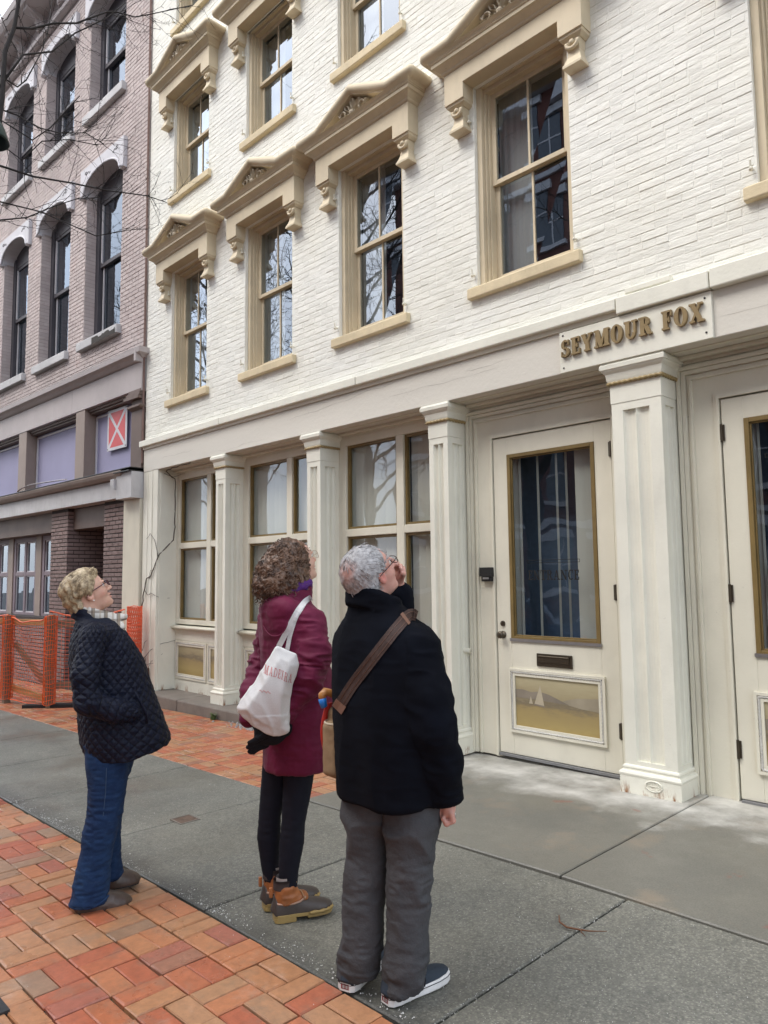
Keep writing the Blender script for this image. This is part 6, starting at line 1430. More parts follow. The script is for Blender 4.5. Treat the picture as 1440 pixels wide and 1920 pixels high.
# canvas shoes
MAT['canvas_navy'] = cloth('slate_canvas', (.028, .038, .052), .8, 700, .4); MAT['sole_white'] = plain('white_rubber', (.72, .71, .70), .5); MAT['red'] = plain('heel_tab_red', (.42, .03, .04), .5); MAT['lace_black'] = plain('black_lace', (.012, .013, .018), .8)
def canvas_shoe(he, to):
    he = np.array(he, float); to = np.array(to, float); L = np.linalg.norm(to-he); d = (to-he)/L; n = np.array([-d[1], d[0], 0]); up = np.array([0, 0, 1.0]); pt = lambda u, w, z: tuple(he+d*u*L+n*w+up*z)
    b = skin_obj('shoe', shoe_fn(he+[0, 0, .024], to+[0, 0, .024], L, .100, .074), np.minimum(he, to)-[.07, .07, .02], np.maximum(he, to)+[.07, .07, .14], .0048, MAT['canvas_navy'], P3)
    prof = [(-.02, .42), (.02, .70), (.12, .84), (.35, .86), (.55, .98), (.75, 1.04), (.9, .93), (.98, .70), (1.025, .3)]; ring = [(u_, w*.054) for u_, w in prof]+[(u_, -w*.054) for u_, w in prof[::-1]]
    m = MB(); m.rings([[pt(u_, w*k, z) for u_, w in ring] for z, k in ((-.002, .97), (.004, 1.0), (.030, 1.0), (.033, .97))]); s = m.build('sole', MAT['sole_white'], b, (0, 0, 0), .002)
    m = MB(); q = [pt(u_, w*1.012, .0245) for u_, w in ring]; m.tube(q+[q[0]], .0016, 4); m.build('foxing_line', MAT['lace_black'], s, (0, 0, 0))
    m = MB(); m.add([pt(-.0235, w, z) for w, z in ((-.017, .008), (.017, .008), (.017, .026), (-.017, .026))], [(0, 1, 2, 3), (3, 2, 1, 0)]); m.build('heel_tab', MAT['red'], s, (0, 0, 0))
    for w0 in (-.008, .006):
        m = MB(); m.add([pt(-.0242, w0+w, z) for w, z in ((-.005, .011), (.005, .011), (.005, .023), (-.005, .023))], [(0, 1, 2, 3), (3, 2, 1, 0)]); m.build('heel_mark', MAT['sole_white'], s, (0, 0, 0))
    m = MB()
    for i in range(3): m.tube([pt(.50+.055*i, -.026, .070-.009*i), pt(.52+.055*i, 0, .078-.009*i), pt(.50+.055*i, .026, .070-.009*i)], .0032, 5)
    for sg_ in (-1, 1): m.tube([pt(.50, 0, .084), pt(.52, sg_*.03, .085), pt(.50, sg_*.055, .055), pt(.47, sg_*.058, .035)], .003, 5); m.tube([pt(.50, 0, .084), pt(.47, sg_*.025, .095), pt(.52, sg_*.048, .07), pt(.52, sg_*.01, .082)], .003, 5)
    m.build('lace', MAT['lace_black'], b, (0, 0, 0))
m = MB(); m.smooth = True; zz = np.linspace(.06, .72, 30); cx = np.interp(zz, [k[0] for k in TR], [k[1] for k in TR]); cy = np.interp(zz, [k[0] for k in TR], [k[2] for k in TR]); rx = np.interp(zz, [k[0] for k in TR], [k[3] for k in TR])
m.tube([(x_+s3[0]*(r_-.004), y_+s3[1]*(r_-.004), z_) for x_, y_, r_, z_ in zip(cx, cy, rx, zz)], .004, 5); m.build('side_seam', MAT['charcoal'], tr_, (0, 0, 0))
canvas_shoe((-.022, -.078, .004), (.212, .115, .004)); canvas_shoe((-.180, .012, .004), (-.048, .262, .004))
# ------------------------------------------------------------------ bags carried by the people
from mathutils.bvhtree import BVHTree
def polyd(x, y, poly):
    d = np.full(len(x), 1e9); s = np.ones(len(x)); n = len(poly); j = n-1
    for i in range(n):
        ex, ey = poly[j][0]-poly[i][0], poly[j][1]-poly[i][1]; wx, wy = x-poly[i][0], y-poly[i][1]
        t = np.clip((wx*ex+wy*ey)/(ex*ex+ey*ey), 0, 1); d = np.minimum(d, (wx-ex*t)**2+(wy-ey*t)**2)
        c = np.stack([y >= poly[i][1], y < poly[j][1], ex*wy > ey*wx]); s = np.where(c.all(0) | (~c).all(0), -s, s); j = i
    return s*np.sqrt(d)
def bvh(o): return BVHTree.FromPolygons([v.co[:] for v in o.data.vertices], [p.vertices[:] for p in o.data.polygons])
def on_front(tree, x, z, off):
    h = tree.ray_cast(Vector((x, -1.5, z)), Vector((0, 1, 0)))
    return (x, (h[0].y if h[0] is not None else -.2)-off, z)
# tote bag behind the right hip
tb = thing('tote_bag', 'white canvas tote bag with red lettering hung from the shoulder of the wine-red parka', 'bag', P2.location); tb.rotation_euler = P2.rotation_euler
tp = [(-.048, 1.300), (.040, 1.262), (.052, 1.215), (.030, 1.14), (.012, 1.07), (.008, .917), (-.035, .898), (-.10, .915), (-.160, .957), (-.222, 1.012), (-.228, 1.032), (-.14, 1.155)]
def tote(P):
    x, y, z = P.T; d2 = polyd(x, z, tp)+.012; t = np.clip((1.28-z)/.36, 0, 1); th = .014+.040*np.sin(np.clip(t, 0, .93)*math.pi)**.8*np.clip(1+d2/-.05*0, .4, 1)
    w0 = -.262-.012*t+.10*np.maximum(-.10-x, 0); q = np.maximum(d2, 0); w = np.abs(y-w0)-th*np.clip(.35-d2/.045, .3, 1)
    return np.where((d2 > 0) & (w > 0), np.hypot(d2, w), np.maximum(d2, w))-.010
def tote_fold(V, N):
    return folds(V+V[:, 2:]*np.array([.35, 0, 0], np.float32), 13, .007, (2.2, 1, .4))+folds(V, 30, .003, (1, 1, 1.2))*(V[:, 2] < 1.0)
MAT['canvas_white'] = cloth('white_canvas', (.64, .635, .625), .85, 900, .3, .06, big=.1)
to_ = skin_obj('bag_body', tote, (-.27, -.40, .86), (.10, -.14, 1.34), .0055, MAT['canvas_white'], tb, disp=tote_fold); tree = bvh(to_)
MAT['print_red'] = plain('faded_red_print', (.50, .13, .125), .85)
x, z = -.106, 1.186
for i, ch in enumerate('MADEIRA'):
    hg = .038; wd = GW[ch]*hg*.54; m = MB()
    for k, poly in enumerate(glyph(ch, .13, .06)):
        vs = []; fs = []
        n = 3
        pts = [(poly[0][0]+(poly[1][0]-poly[0][0])*a/n, poly[0][1]+(poly[1][1]-poly[0][1])*a/n) for a in range(n+1)], [(poly[3][0]+(poly[2][0]-poly[3][0])*a/n, poly[3][1]+(poly[2][1]-poly[3][1])*a/n) for a in range(n+1)]
        rows = [[(p[0]+(q[0]-p[0])*b/n, p[1]+(q[1]-p[1])*b/n) for p, q in zip(*pts)] for b in range(n+1)]
        vs = [on_front(tree, x+px*hg*.54+pz*hg*.16, z+pz*hg-px*hg*.22, .0012+.0002*(k % 3)) for row in rows for px, pz in row]
        m.add(vs, [(b*(n+1)+a, b*(n+1)+a+1, (b+1)*(n+1)+a+1, (b+1)*(n+1)+a) for b in range(n) for a in range(n)])
    m.build('letter', MAT['print_red'], tb, (0, 0, 0)); x += wd+.0035; z -= .0065+.0012*(i > 3)
m = MB(); m.tube([on_front(tree, -.125+.0065*i, 1.112+.006*math.sin(i*2.3)-.0012*i, .0008) for i in range(9)], .0013, 4); m.build('script_print', MAT['print_red'], tb, (0, 0, 0))
pt = bvh(po2)
def ribbon(path, w, off, tree, name, mat, parent, th=.004):
    """flat strap that follows the cloth: path = [(x, z)] seen from behind"""
    m = MB(); rows = []; P_ = []
    for (a, b), (c, d) in zip(path[:-1], path[1:]):
        k = 6; P_ += [(a+(c-a)*i/k, b+(d-b)*i/k) for i in range(k)]
    P_.append(path[-1]); P_ = np.array(P_)
    for _ in range(3): P_[1:-1] = (P_[:-2]+2*P_[1:-1]+P_[2:])/4
    ys = np.array([np.mean([on_front(tree, x_+dx, z_, off)[1] for dx in (-.01, 0, .01)]) for x_, z_ in P_])
    for _ in range(3): ys[1:-1] = np.minimum(ys[1:-1], (ys[:-2]+ys[2:])/2*.5+ys[1:-1]*.5)
    for i in range(len(P_)):
        t = P_[min(i+1, len(P_)-1)]-P_[max(i-1, 0)]; t = t/np.linalg.norm(t); nx, nz = -t[1], t[0]
        dy = [min(on_front(tree, P_[i][0]+nx*w/2*s, P_[i][1]+nz*w/2*s, off)[1], ys[i]+.012) for s in (-1, 1)]
        rows.append([(P_[i][0]-nx*w/2, dy[0], P_[i][1]-nz*w/2), (P_[i][0], min(ys[i], (dy[0]+dy[1])/2+.002), P_[i][1]), (P_[i][0]+nx*w/2, dy[1], P_[i][1]+nz*w/2), (P_[i][0]+nx*w/2, dy[1]+th, P_[i][1]+nz*w/2), (P_[i][0], ys[i]+th, P_[i][1]), (P_[i][0]-nx*w/2, dy[0]+th, P_[i][1]-nz*w/2)])
    m.smooth = False; m.rings(rows); return m.build(name, mat, parent, (0, 0, 0)), rows
ribbon([(-.040, 1.288), (.004, 1.375), (.050, 1.462), (.088, 1.503), (.118, 1.520)], .026, .008, pt, 'strap', MAT['canvas_white'], tb)
ribbon([(.000, 1.272), (.012, 1.34), (.040, 1.43), (.082, 1.490)], .020, .004, pt, 'strap', MAT['canvas_white'], tb)
# satchel on the man's left hip, strap across the back
st = thing('satchel', 'tan canvas satchel with brown strap across the man in black', 'bag', P3.location); st.rotation_euler = P3.rotation_euler
BB = np.array([[f3[0], f3[1], 0], [s3[0], s3[1], 0], [0, 0, 1]], np.float32); sc = np.array([-.152, .138, .945], np.float32)
def rbox(P, c, hs_, r, B):
    q = np.abs((P-c)@B.T)-(np.array(hs_, np.float32)-r); return np.linalg.norm(np.maximum(q, 0), axis=1)+np.minimum(q.max(1), 0)-r
def satchel(P):
    d = rbox(P, sc, (.105, .046, .125), .025, BB); pk_ = rbox(P, sc+np.array([-.105*f3[0]-.0, -.105*f3[1], -.035], np.float32), (.026, .045, .105), .022, BB); return smin(d, pk_, .006)
MAT['tan_canvas'] = cloth('tan_canvas', (.24, .165, .095), .85, 800, .35, .25, big=.15); MAT['strap_brown'] = plain('brown_webbing', (.042, .019, .013), .7, bump=.4, fine=300, var=.25); MAT['tan_patch'] = plain('tan_leather_patch', (.17, .085, .055), .55, bump=.2)
sb = skin_obj('bag_body', satchel, (-.34, -.05, .76), (.05, .35, 1.13), .006, MAT['tan_canvas'], st, disp=lambda V, N: folds(V, 12, .006, (1, 1, .6))+folds(V, 30, .002))
pr = sc+np.array([-.105*f3[0], -.105*f3[1], .070], np.float32); m = MB(); m.smooth = True
m.tube([tuple(pr+f3[0]*np.array([1, 0, 0])*.026*math.cos(a)+f3[1]*np.array([0, 1, 0])*.026*math.cos(a)+np.array([s3[0], s3[1], 0])*.045*math.sin(a)+np.array([0, 0, .004*math.cos(a)])) for a in np.linspace(0, 2*math.pi, 20)], .005, 6); m.build('pocket_rim', plain('pale_binding', (.50, .42, .30), .8), sb, (0, 0, 0))
fl = MB(); o_ = sc+np.array([-.112*f3[0]-.05*s3[0]*-1*0, -.112*f3[1], .04]); a = np.array([-.256, .115, 1.07]); 
fl.smooth = True; fl.rings([[(-.258-.024*math.sin(t*math.pi)-.002*w, .09+.012*w, 1.085-.235*t+.0*w) for w in (-1, 1)]+[(-.235-.020*math.sin(t*math.pi), .125, 1.085-.235*t), (-.234-.018*math.sin(t*math.pi), .115, 1.085-.235*t)] for t in np.linspace(0, 1, 9)]); fl.build('red_lining', plain('red_lining', (.46, .022, .012), .75, bump=.3), sb, (0, 0, 0))
jt = bvh(jk)
so_, rows = ribbon([(-.205, 1.085), (-.146, 1.182), (-.059, 1.297), (.020, 1.395), (.060, 1.436), (.088, 1.456), (.112, 1.452)], .042, .006, jt, 'strap', MAT['strap_brown'], st, .005)
k = len(rows)-11; m = MB(); r_ = [[np.array(p)+np.array([0, -.004 if j < 3 else .002, 0]) for j, p in enumerate(rows[i])] for i in (k-1, k, k+1)]
m.rings([[tuple(p+(p-rr[1])*.16) for p in rr] for rr in r_]); m.build('strap_keeper', MAT['tan_patch'], so_, (0, 0, 0))
m = MB(); r_ = [[np.array(p)+np.array([0, -.003 if j < 3 else .002, 0]) for j, p in enumerate(rows[i])] for i in (0, 1, 2)]; m.rings([[tuple(p+(p-rr[1])*.12) for p in rr] for rr in r_]); m.build('strap_patch', MAT['tan_patch'], so_, (0, 0, 0))
m = MB()
for s_ in (1, 4): m.tube([tuple((np.array(rw[1])*.55+np.array(rw[0 if s_ == 1 else 2])*.45)+np.array([0, -.0012, 0])) for rw in rows], .0009, 4)
m.build('stitching', MAT['tan_patch'], so_, (0, 0, 0))
um = thing('umbrella', 'folded umbrella with hooked wooden handle and blue tip in the tan satchel', 'umbrella', P3.location); um.rotation_euler = P3.rotation_euler
m = MB(); m.smooth = True; q = sc+np.array([-.02, -.0, 0]); hp = [(x_-.014, y_-.01, z_+.006) for x_, y_, z_ in [(-.185, .135, 1.06), (-.196, .13, 1.088), (-.208, .122, 1.108), (-.230, .110, 1.122), (-.248, .100, 1.128), (-.260, .094, 1.116), (-.259, .093, 1.098)]]
m.tube(hp, [.012, .014, .015, .016, .017, .017, .016], 10); ho_ = m.build('handle', plain('varnished_wood', (.46, .20, .055), .35, var=.2), um, (0, 0, 0))
m = MB(); m.smooth = True; m.tube([(-.2732, .0832, 1.107), (-.270, .082, 1.091), (-.265, .082, 1.073), (-.263, .082, 1.070)], [.0175, .0165, .0145, .004], 10); m.build('blue_tip', plain('blue_tip', (.012, .16, .52), .4), um, (0, 0, 0))
m = MB(); m.smooth = True; m.tube([(-.185, .135, 1.075), (-.165, .145, .98), (-.15, .15, .86)], [.010, .026, .022], 8); m.build('folded_canopy', MAT['black'], um, (0, 0, 0))
# ------------------------------------------------------------------ orange safety fence
MAT['orange'] = plain('orange_plastic', (.78, .115, .018), .5, var=.2, fine=12); MAT['orange2'] = plain('faded_orange_plastic', (.80, .15, .065), .55, var=.2, fine=12)
MAT['lumber'] = paint('weathered_lumber', (.20, .155, .11), .85, .3, 4, 50, .5, .004, .4, stretch=(1, 1, 6)); MAT['lumber_lit'] = paint('orange_lit_lumber', (.42, .25, .105), .8, .25, 4, 50, .4, .004, .3, stretch=(.4, .4, 5))  # second wood: orange light on the rail put into its colour
fe = thing('safety_fence', 'orange plastic mesh safety fence on wooden posts before the mauve building', 'fence', (-11.0, 4.03, -.2))
def beam(a, b, w, h, name, mat, parent):
    a = np.array(a, float); b = np.array(b, float); d = (b-a)/np.linalg.norm(b-a); s = np.cross(d, [0, 0, 1.0]); s = np.array([1.0, 0, 0]) if np.linalg.norm(s) < .2 else s/np.linalg.norm(s); u = np.cross(s, d)
    m = MB(); m.rings([[tuple(p+s*w/2*i+u*h/2*j) for i, j in ((-1, -1), (1, -1), (1, 1), (-1, 1))] for p in (a, b)]); return m.build(name, mat, parent, bevel=.004)
FP = [(-15.2, 3.35), (-12.08, 3.80), (-11.0, 4.03), (-10.62, 5.00)]
for (x, y), hh in zip(FP[1:3], (1.10, 1.12)): beam((x, y, -.26), (x, y, hh), .10, .09, 'post', MAT['lumber'], fe)
beam((-15.0, 3.44, 1.0), (-12.1, 3.86, .99), .04, .09, 'rail', MAT['lumber_lit'], fe); beam((-12.02, 3.87, .99), (-11.06, 4.07, 1.0), .04, .09, 'rail', MAT['lumber_lit'], fe)
beam((-10.96, 4.10, .985), (-10.66, 4.93, .98), .035, .11, 'rail', MAT['lumber'], fe); beam((-10.98, 4.10, .11), (-10.62, 4.96, .10), .035, .10, 'rail', MAT['lumber'], fe)
beam((-12.0, 3.88, .66), (-11.15, 4.10, .02), .035, .09, 'brace', MAT['lumber'], fe); beam((-12.1, 3.84, .02), (-11.1, 4.05, -.10), .035, .09, 'brace', MAT['lumber_lit'], fe)
beam((-11.30, 3.80, -.185), (-10.60, 4.45, -.165), .14, .05, 'foot_board', MAT['black'], fe)
def net(a, b, z0, z1, cell, mat, parent, seed, bow=.05, tear=0):
    r = random.Random(seed); L = math.hypot(b[0]-a[0], b[1]-a[1]); n = int(L/cell); k = int((z1-z0)/cell); nx, ny = -(b[1]-a[1])/L, (b[0]-a[0])/L
    ph = r.uniform(0, 6)
    def P(u, v):
        s = bow*math.sin(u*math.pi)*math.sin(v*4+ph)+.014*math.sin(9*u+7*v+ph); dz = -.065*math.sin(u*math.pi)*v+.012*math.sin(u*13+ph)*v
        if tear: dz += -.10*math.exp(-((u-1)/.3)**2)*(1-v)*math.sin(v*3)
        return (a[0]+(b[0]-a[0])*u+nx*s, a[1]+(b[1]-a[1])*u+ny*s, z0+(z1-z0)*v+dz)
    m = MB()
    for i in range(n+1): m.tube([P(i/n+.004*math.sin(j*2.1+i), j/8) for j in range(9)], .0021, 4)
    for j in range(k+1):
        w = .0065 if j in (0, k) else .0026; m.tube([P(i/(n//2+1), j/k) for i in range(n//2+2)], w*(1.6 if j == k else 1), 4)
    o = m.build('netting', mat, parent); o['kind'] = 'stuff'; return o
net(FP[0], FP[1], -.15, 1.09, .05, MAT['orange'], fe, 1); net(FP[1], (-11.02, 3.96), -.16, 1.07, .05, MAT['orange'], fe, 2, .04, 1); net((-10.97, 4.0), (-10.60, 4.95), -.12, 1.16, .052, MAT['orange2'], fe, 3, .05)
m = MB()                                                          # bunched mesh wrapped round the two posts
for (x, y), hh in zip(FP[1:3], (1.10, 1.12)):
    for k in range(22):
        z = -.15+(hh+.13)*k/21; m.tube([(x+.085*math.cos(a)*(1+.06*math.sin(k*1.7)), y+.080*math.sin(a), z+.012*math.sin(a*2+k)) for a in np.linspace(0, 2*math.pi, 11)], .005, 4)
    for k in range(16):
        a = k*2*math.pi/16; m.tube([(x+.088*math.cos(a+.12*math.sin(j)), y+.083*math.sin(a+.12*math.sin(j)), -.15+(hh+.13)*j/9) for j in range(10)], .004, 4)
o = m.build('wrapped_netting', MAT['orange'], fe); o['kind'] = 'stuff'
ro = thing('netting_roll', 'upright roll of orange mesh leaning on the cream pilaster', 'mesh roll', (-10.44, 5.03, -.18)); m = MB(); cx, cy = -10.44, 5.03
for k in range(26):
    z = -.17+1.38*k/25; m.tube([(cx+(.125+.010*(z > 1.1))*math.cos(a), cy+.105*math.sin(a), z+.010*math.sin(3*a+k)) for a in np.linspace(0, 2*math.pi, 17)], .0055, 4)
for k in range(22):
    for sg_ in (1, -1): m.tube([(cx+.122*math.cos(k*.2856+sg_*.16*j), cy+.102*math.sin(k*.2856+sg_*.16*j), -.17+1.38*j/16) for j in range(17)], .0048, 4)
for k in range(16):
    z = -.17+1.1*k/15; m.tube([(cx+.085*math.cos(a), cy+.075*math.sin(a), z) for a in np.linspace(0, 2*math.pi, 11)], .009, 4)
m.build('netting', MAT['orange2'], ro, kind='stuff')
# ------------------------------------------------------------------ bare street tree at the kerb
MAT['bark'] = plain('dark_bark', (.030, .026, .025), .9, bump=.6, fine=50, var=.3)
tree_o = thing('street_tree', 'bare dark street tree reaching its twigs across the mauve building', 'tree', (-6.5, 1.2, gz(-6.5)))
tm = MB(); tm.smooth = True
tm.tube([(-6.5, 1.2, gz(-6.5)-.02), (-6.50, 1.22, .25), (-6.48, 1.28, 1.4), (-6.45, 1.4, 2.7), (-6.42, 1.52, 3.4), (-6.4, 1.62, 4.05), (-6.36, 1.75, 5.08), (-6.35, 1.8, 5.63), (-6.35, 1.81, 6.06), (-6.33, 1.87, 6.3), (-6.32, 1.90, 6.59), (-6.3, 1.95, 6.93), (-6.22, 2.0, 7.6), (-6.2, 1.9, 8.4)], [.15, .12, .105, .095, .085, .075, .034, .022, .019, .017, .014, .011, .008, .004], 9)
tm.tube([(-6.42, 1.52, 3.3), (-6.7, 1.2, 4.4), (-7.0, .9, 5.8), (-7.2, .8, 7.4), (-7.3, .6, 8.6)], [.075, .055, .042, .025, .006], 7); tm.tube([(-6.44, 1.45, 3.0), (-6.2, .9, 4.4), (-6.3, .5, 5.9), (-6.2, .1, 7.6)], [.07, .05, .035, .006], 7)
tm.build('trunk', MAT['bark'], tree_o)
main = [[(-6.33, 1.87, 6.3), (-6.29, 2.0, 6.34), (-6.24, 2.16, 6.45), (-6.18, 2.33, 6.51), (-6.08, 2.56, 6.69), (-6.05, 2.63, 6.71), (-5.99, 2.78, 6.71), (-5.93, 2.9, 6.77), (-5.76, 3.22, 6.94)],
 [(-6.35, 1.78, 5.73), (-6.31, 1.94, 6.08), (-6.24, 2.15, 6.18), (-6.18, 2.32, 6.41), (-6.08, 2.56, 6.63), (-6.02, 2.7, 6.82)],
 [(-6.41, 1.58, 5.08), (-6.35, 1.81, 5.05), (-6.28, 2.04, 5.02), (-6.18, 2.32, 5.03), (-6.07, 2.59, 5.02), (-5.93, 2.9, 5.03), (-5.85, 3.05, 4.99)],
 [(-6.4, 1.6, 4.49), (-6.34, 1.82, 4.58), (-6.29, 2.01, 4.65), (-6.22, 2.2, 4.79), (-6.16, 2.36, 4.89), (-6.09, 2.55, 4.95)],
 [(-6.41, 1.59, 4.81), (-6.35, 1.81, 4.74), (-6.25, 2.11, 4.72), (-6.1, 2.52, 4.59), (-6.01, 2.72, 4.67)],
 [(-6.36, 1.78, 5.84), (-6.32, 1.91, 5.78), (-6.3, 1.97, 5.86), (-6.26, 2.08, 6.17), (-6.25, 2.12, 6.38), (-6.24, 2.14, 6.66)],
 [(-6.35, 1.79, 5.54), (-6.32, 1.91, 5.53), (-6.26, 2.08, 5.46), (-6.22, 2.22, 5.46), (-6.14, 2.42, 5.51), (-6.08, 2.56, 5.44)],
 [(-6.39, 1.64, 5.38), (-6.35, 1.79, 5.45), (-6.28, 2.03, 5.34), (-6.24, 2.16, 5.49), (-6.2, 2.26, 5.66), (-6.16, 2.37, 5.84)],
 [(-6.41, 1.58, 5.03), (-6.35, 1.8, 5.24), (-6.3, 1.96, 5.14), (-6.26, 2.1, 5.35), (-6.19, 2.3, 5.42), (-6.1, 2.52, 5.42)]]
r = random.Random(12); br = MB(); br.smooth = True
def twig(p, d, L, rad, depth):
    """zigzag shoot with thorn-like spurs"""
    pts = [np.array(p)]; d = np.array(d)/np.linalg.norm(d); n = max(3, int(L/.07))
    for i in range(n):
        d = d+np.array([r.gauss(0, .16), r.gauss(0, .16), r.gauss(0, .16)+.02]); d /= np.linalg.norm(d); pts.append(pts[-1]+d*L/n)
        if r.random() < .55:
            e = np.cross(d, [r.gauss(0, 1), r.gauss(0, 1), r.gauss(0, 1)]); e = e/np.linalg.norm(e)+d*.6; br.tube([pts[-1], pts[-1]+e*r.uniform(.010, .026)], [rad*.8, rad*.5], 3)
        if depth and r.random() < .34:
            e = np.cross(d, [r.gauss(0, 1), r.gauss(0, 1), r.gauss(0, 1)]); e = e/np.linalg.norm(e)*.8+d*.75; twig(pts[-1], e, L*r.uniform(.35, .7), rad*.62, depth-1)
    br.tube(pts, list(np.linspace(rad, rad*.4, len(pts))), 4)
for bi, b in enumerate(main):
    k = r.uniform(-.04, .10)*(1 if bi % 2 else -.4); Q = []
    for i, p in enumerate(b):
        s_ = 1+k*i/len(b); Q.append(np.array([p[0]*s_, p[1]*s_, CAM_H+(p[2]-CAM_H)*s_]))
    R0 = .0105 if bi < 3 else .0072; br.tube(Q, list(np.linspace(R0, .0035, len(Q))), 6)
    for i in range(1, len(Q)):
        seg = Q[i]-Q[i-1]
        for _ in range(3 if i < len(Q)-1 else 4):
            q = Q[i-1]+seg*r.random(); d = seg/np.linalg.norm(seg)*.9+np.array([r.gauss(0, .3), r.gauss(0, .3), r.gauss(0, .75)]); twig(q, d, r.uniform(.18, .45), .0030, 2)
for c in ([(-7.0, .9, 5.8), (-.4, -.5, .8)], [(-7.2, .8, 7.4), (.3, .6, .6)], [(-6.3, .5, 5.9), (.4, -.6, .7)], [(-6.2, .1, 7.6), (-.5, .4, .6)], [(-6.22, 2.0, 7.6), (-.3, .5, .8)], [(-6.5, 1.0, 5.0), (.7, -.2, .5)]):
    for _ in range(3): twig(c[0], np.array(c[1])+[r.gauss(0, .4)]*3, r.uniform(.9, 1.6), .012, 2)
br.build('crown', MAT['bark'], tree_o)
# street lamp just out of the picture on the left: only the rim of its hood shows
lp = thing('street_lamp', 'dark green lamp hood at the left edge among the twigs', 'street lamp', (-6.9, .9, gz(-6.9))); MAT['lamp_green'] = plain('dark_green_enamel', (.006, .028, .026), .4)
m = MB(); m.smooth = True; m.tube([(-6.9, .9, gz(-6.9)), (-6.9, .9, 5.4), (-6.85, .98, 5.75), (-6.6, 1.2, 5.85), (-6.1, 1.52, 5.65), (-6.02, 1.615, 5.34)], [.07, .05, .035, .03, .028, .028], 10); m.build('lamp_post', MAT['lamp_green'], lp)
m = MB(); m.smooth = True; m.lathe((-6.02, 1.615, 5.04), [(.025, .26), (.04, .22), (.08, .18), (.125, .10), (.15, .02), (.157, 0), (.145, .0), (.11, .08), (.025, .16)], 24); m.build('lamp_hood', MAT['lamp_green'], lp)
# ------------------------------------------------------------------ small things on the pavement
MAT['grit'] = plain('white_grit', (.70, .69, .66), .7)
r = random.Random(9); m = MB()
def chip(x, y, s, z=0):
    a = r.uniform(0, 6.3); b = [(x+s*math.cos(a+k*2.1)*r.uniform(.6, 1.2), y+s*math.sin(a+k*2.1)*r.uniform(.6, 1.2), gz(x)+z-.001) for k in range(3)]; m.add(b+[(x, y, gz(x)+z+s*r.uniform(.5, 1.1))], [(0, 1, 3), (1, 2, 3), (2, 0, 3)])
for k in range(2000):
    x = -1.2-5.2*r.random()**1.0; c = max(0, .4+.6*math.sin(x*5.1)*math.sin(x*1.7+1)); 
    if r.random() > .12+.88*c: continue
    chip(x, 2.0+abs(r.gauss(0, .045))*(1.4 if r.random() < .2 else 1), r.uniform(.0014, .0036)*(2 if r.random() < .1 else 1))
for k in range(900): chip(-.6-7*r.random(), 2.0+1.5*r.random(), r.uniform(.0012, .0032))
for k in range(60): chip(-1.5-4*r.random(), 1.0+.95*r.random(), r.uniform(.0012, .003), .003)
for k in range(90): chip(-1.87+r.gauss(0, .012), 2.0+1.45*r.random(), r.uniform(.0015, .004), -.002)
m.build('grit', MAT['grit'], None, kind='stuff')
m = MB(); r = random.Random(31)                                    # rubble where the stone step breaks off
for k in range(420):
    x = -7.15+r.gauss(0, .22); y = 4.96+r.gauss(0, .05); s = r.uniform(.008, .024); a = r.uniform(0, 6)
    m.add([(x+s*math.cos(a+k2*1.57)*r.uniform(.7, 1.2), y+s*math.sin(a+k2*1.57)*r.uniform(.7, 1.2), gz(x)-.012) for k2 in range(4)]+[(x, y, gz(x)-.012+s*1.1)], [(0, 1, 4), (1, 2, 4), (2, 3, 4), (3, 0, 4)])
m.build('gravel', plain('pale_gravel', (.33, .32, .31), .85, var=.5, fine=60), None, kind='stuff')
tw = thing('twig', 'thin brown twig lying on the concrete by a joint', 'twig', (-1.9, 3.06, 0)); m = MB(); m.smooth = True
m.tube([(-2.0, 3.09, .010), (-1.96, 3.03, .012), (-1.91, 3.01, .011), (-1.85, 3.03, .012), (-1.81, 3.035, .018), (-1.76, 3.10, .012)], [.003, .004, .0045, .0042, .003, .0015], 6); m.tube([(-1.85, 3.03, .012), (-1.83, 3.0, .02), (-1.80, 2.985, .015)], [.003, .002, .001], 5); m.build('stem', plain('twig_brown', (.16, .07, .035), .8), tw)
up = thing('utility_cover', 'small rusty square cover set in the concrete pavement', 'cover', (-4.76, 2.66, gz(-4.76))); m = MB(); z = gz(-4.76)
m.box(-4.765, -4.635, 2.595, 2.725, z-.02, z+.006); m.frame_xz(0, 0.001, 0, .001, .0001, 0, .001) if False else None; m.build('plate', plain('rusty_iron', (.13, .085, .06), .8, .2, bump=.5, fine=120, var=.4), up, bevel=.003)
m = MB()
for a, b, c, d in ((-4.775, -4.625, 2.584, 2.594), (-4.775, -4.625, 2.726, 2.736), (-4.775, -4.766, 2.594, 2.726), (-4.634, -4.625, 2.594, 2.726)): m.box(a, b, c, d, z-.02, z+.008)
m.build('rim', MAT['kerb'], up)
dr = thing('drain_grate', 'dark iron grate in the brick paving at the left corner', 'drain', (-3.23, .87, gz(-3.2))); z = gz(-3.2); m = MB()
m.frame_xz(0, .01, 0, .01, .001, 0, .01) if False else None
for a, b, c, d in ((-3.38, -3.08, .72, .745), (-3.38, -3.08, .995, 1.02), (-3.38, -3.355, .745, .995), (-3.105, -3.08, .745, .995)): m.box(a, b, c, d, z-.02, z+.012)
for k in range(6): m.box(-3.34+.04*k, -3.32+.04*k, .745, .995, z-.02, z+.010)
m.box(-3.356, -3.104, .744, .996, z-.02, z+.004); m.build('grate', MAT['iron'], dr)
gt = thing('grass_tuft', 'green tuft of grass growing at the foot of the stone step', 'grass', (-8.15, 4.99, gz(-8.15))); r = random.Random(2); m = MB()
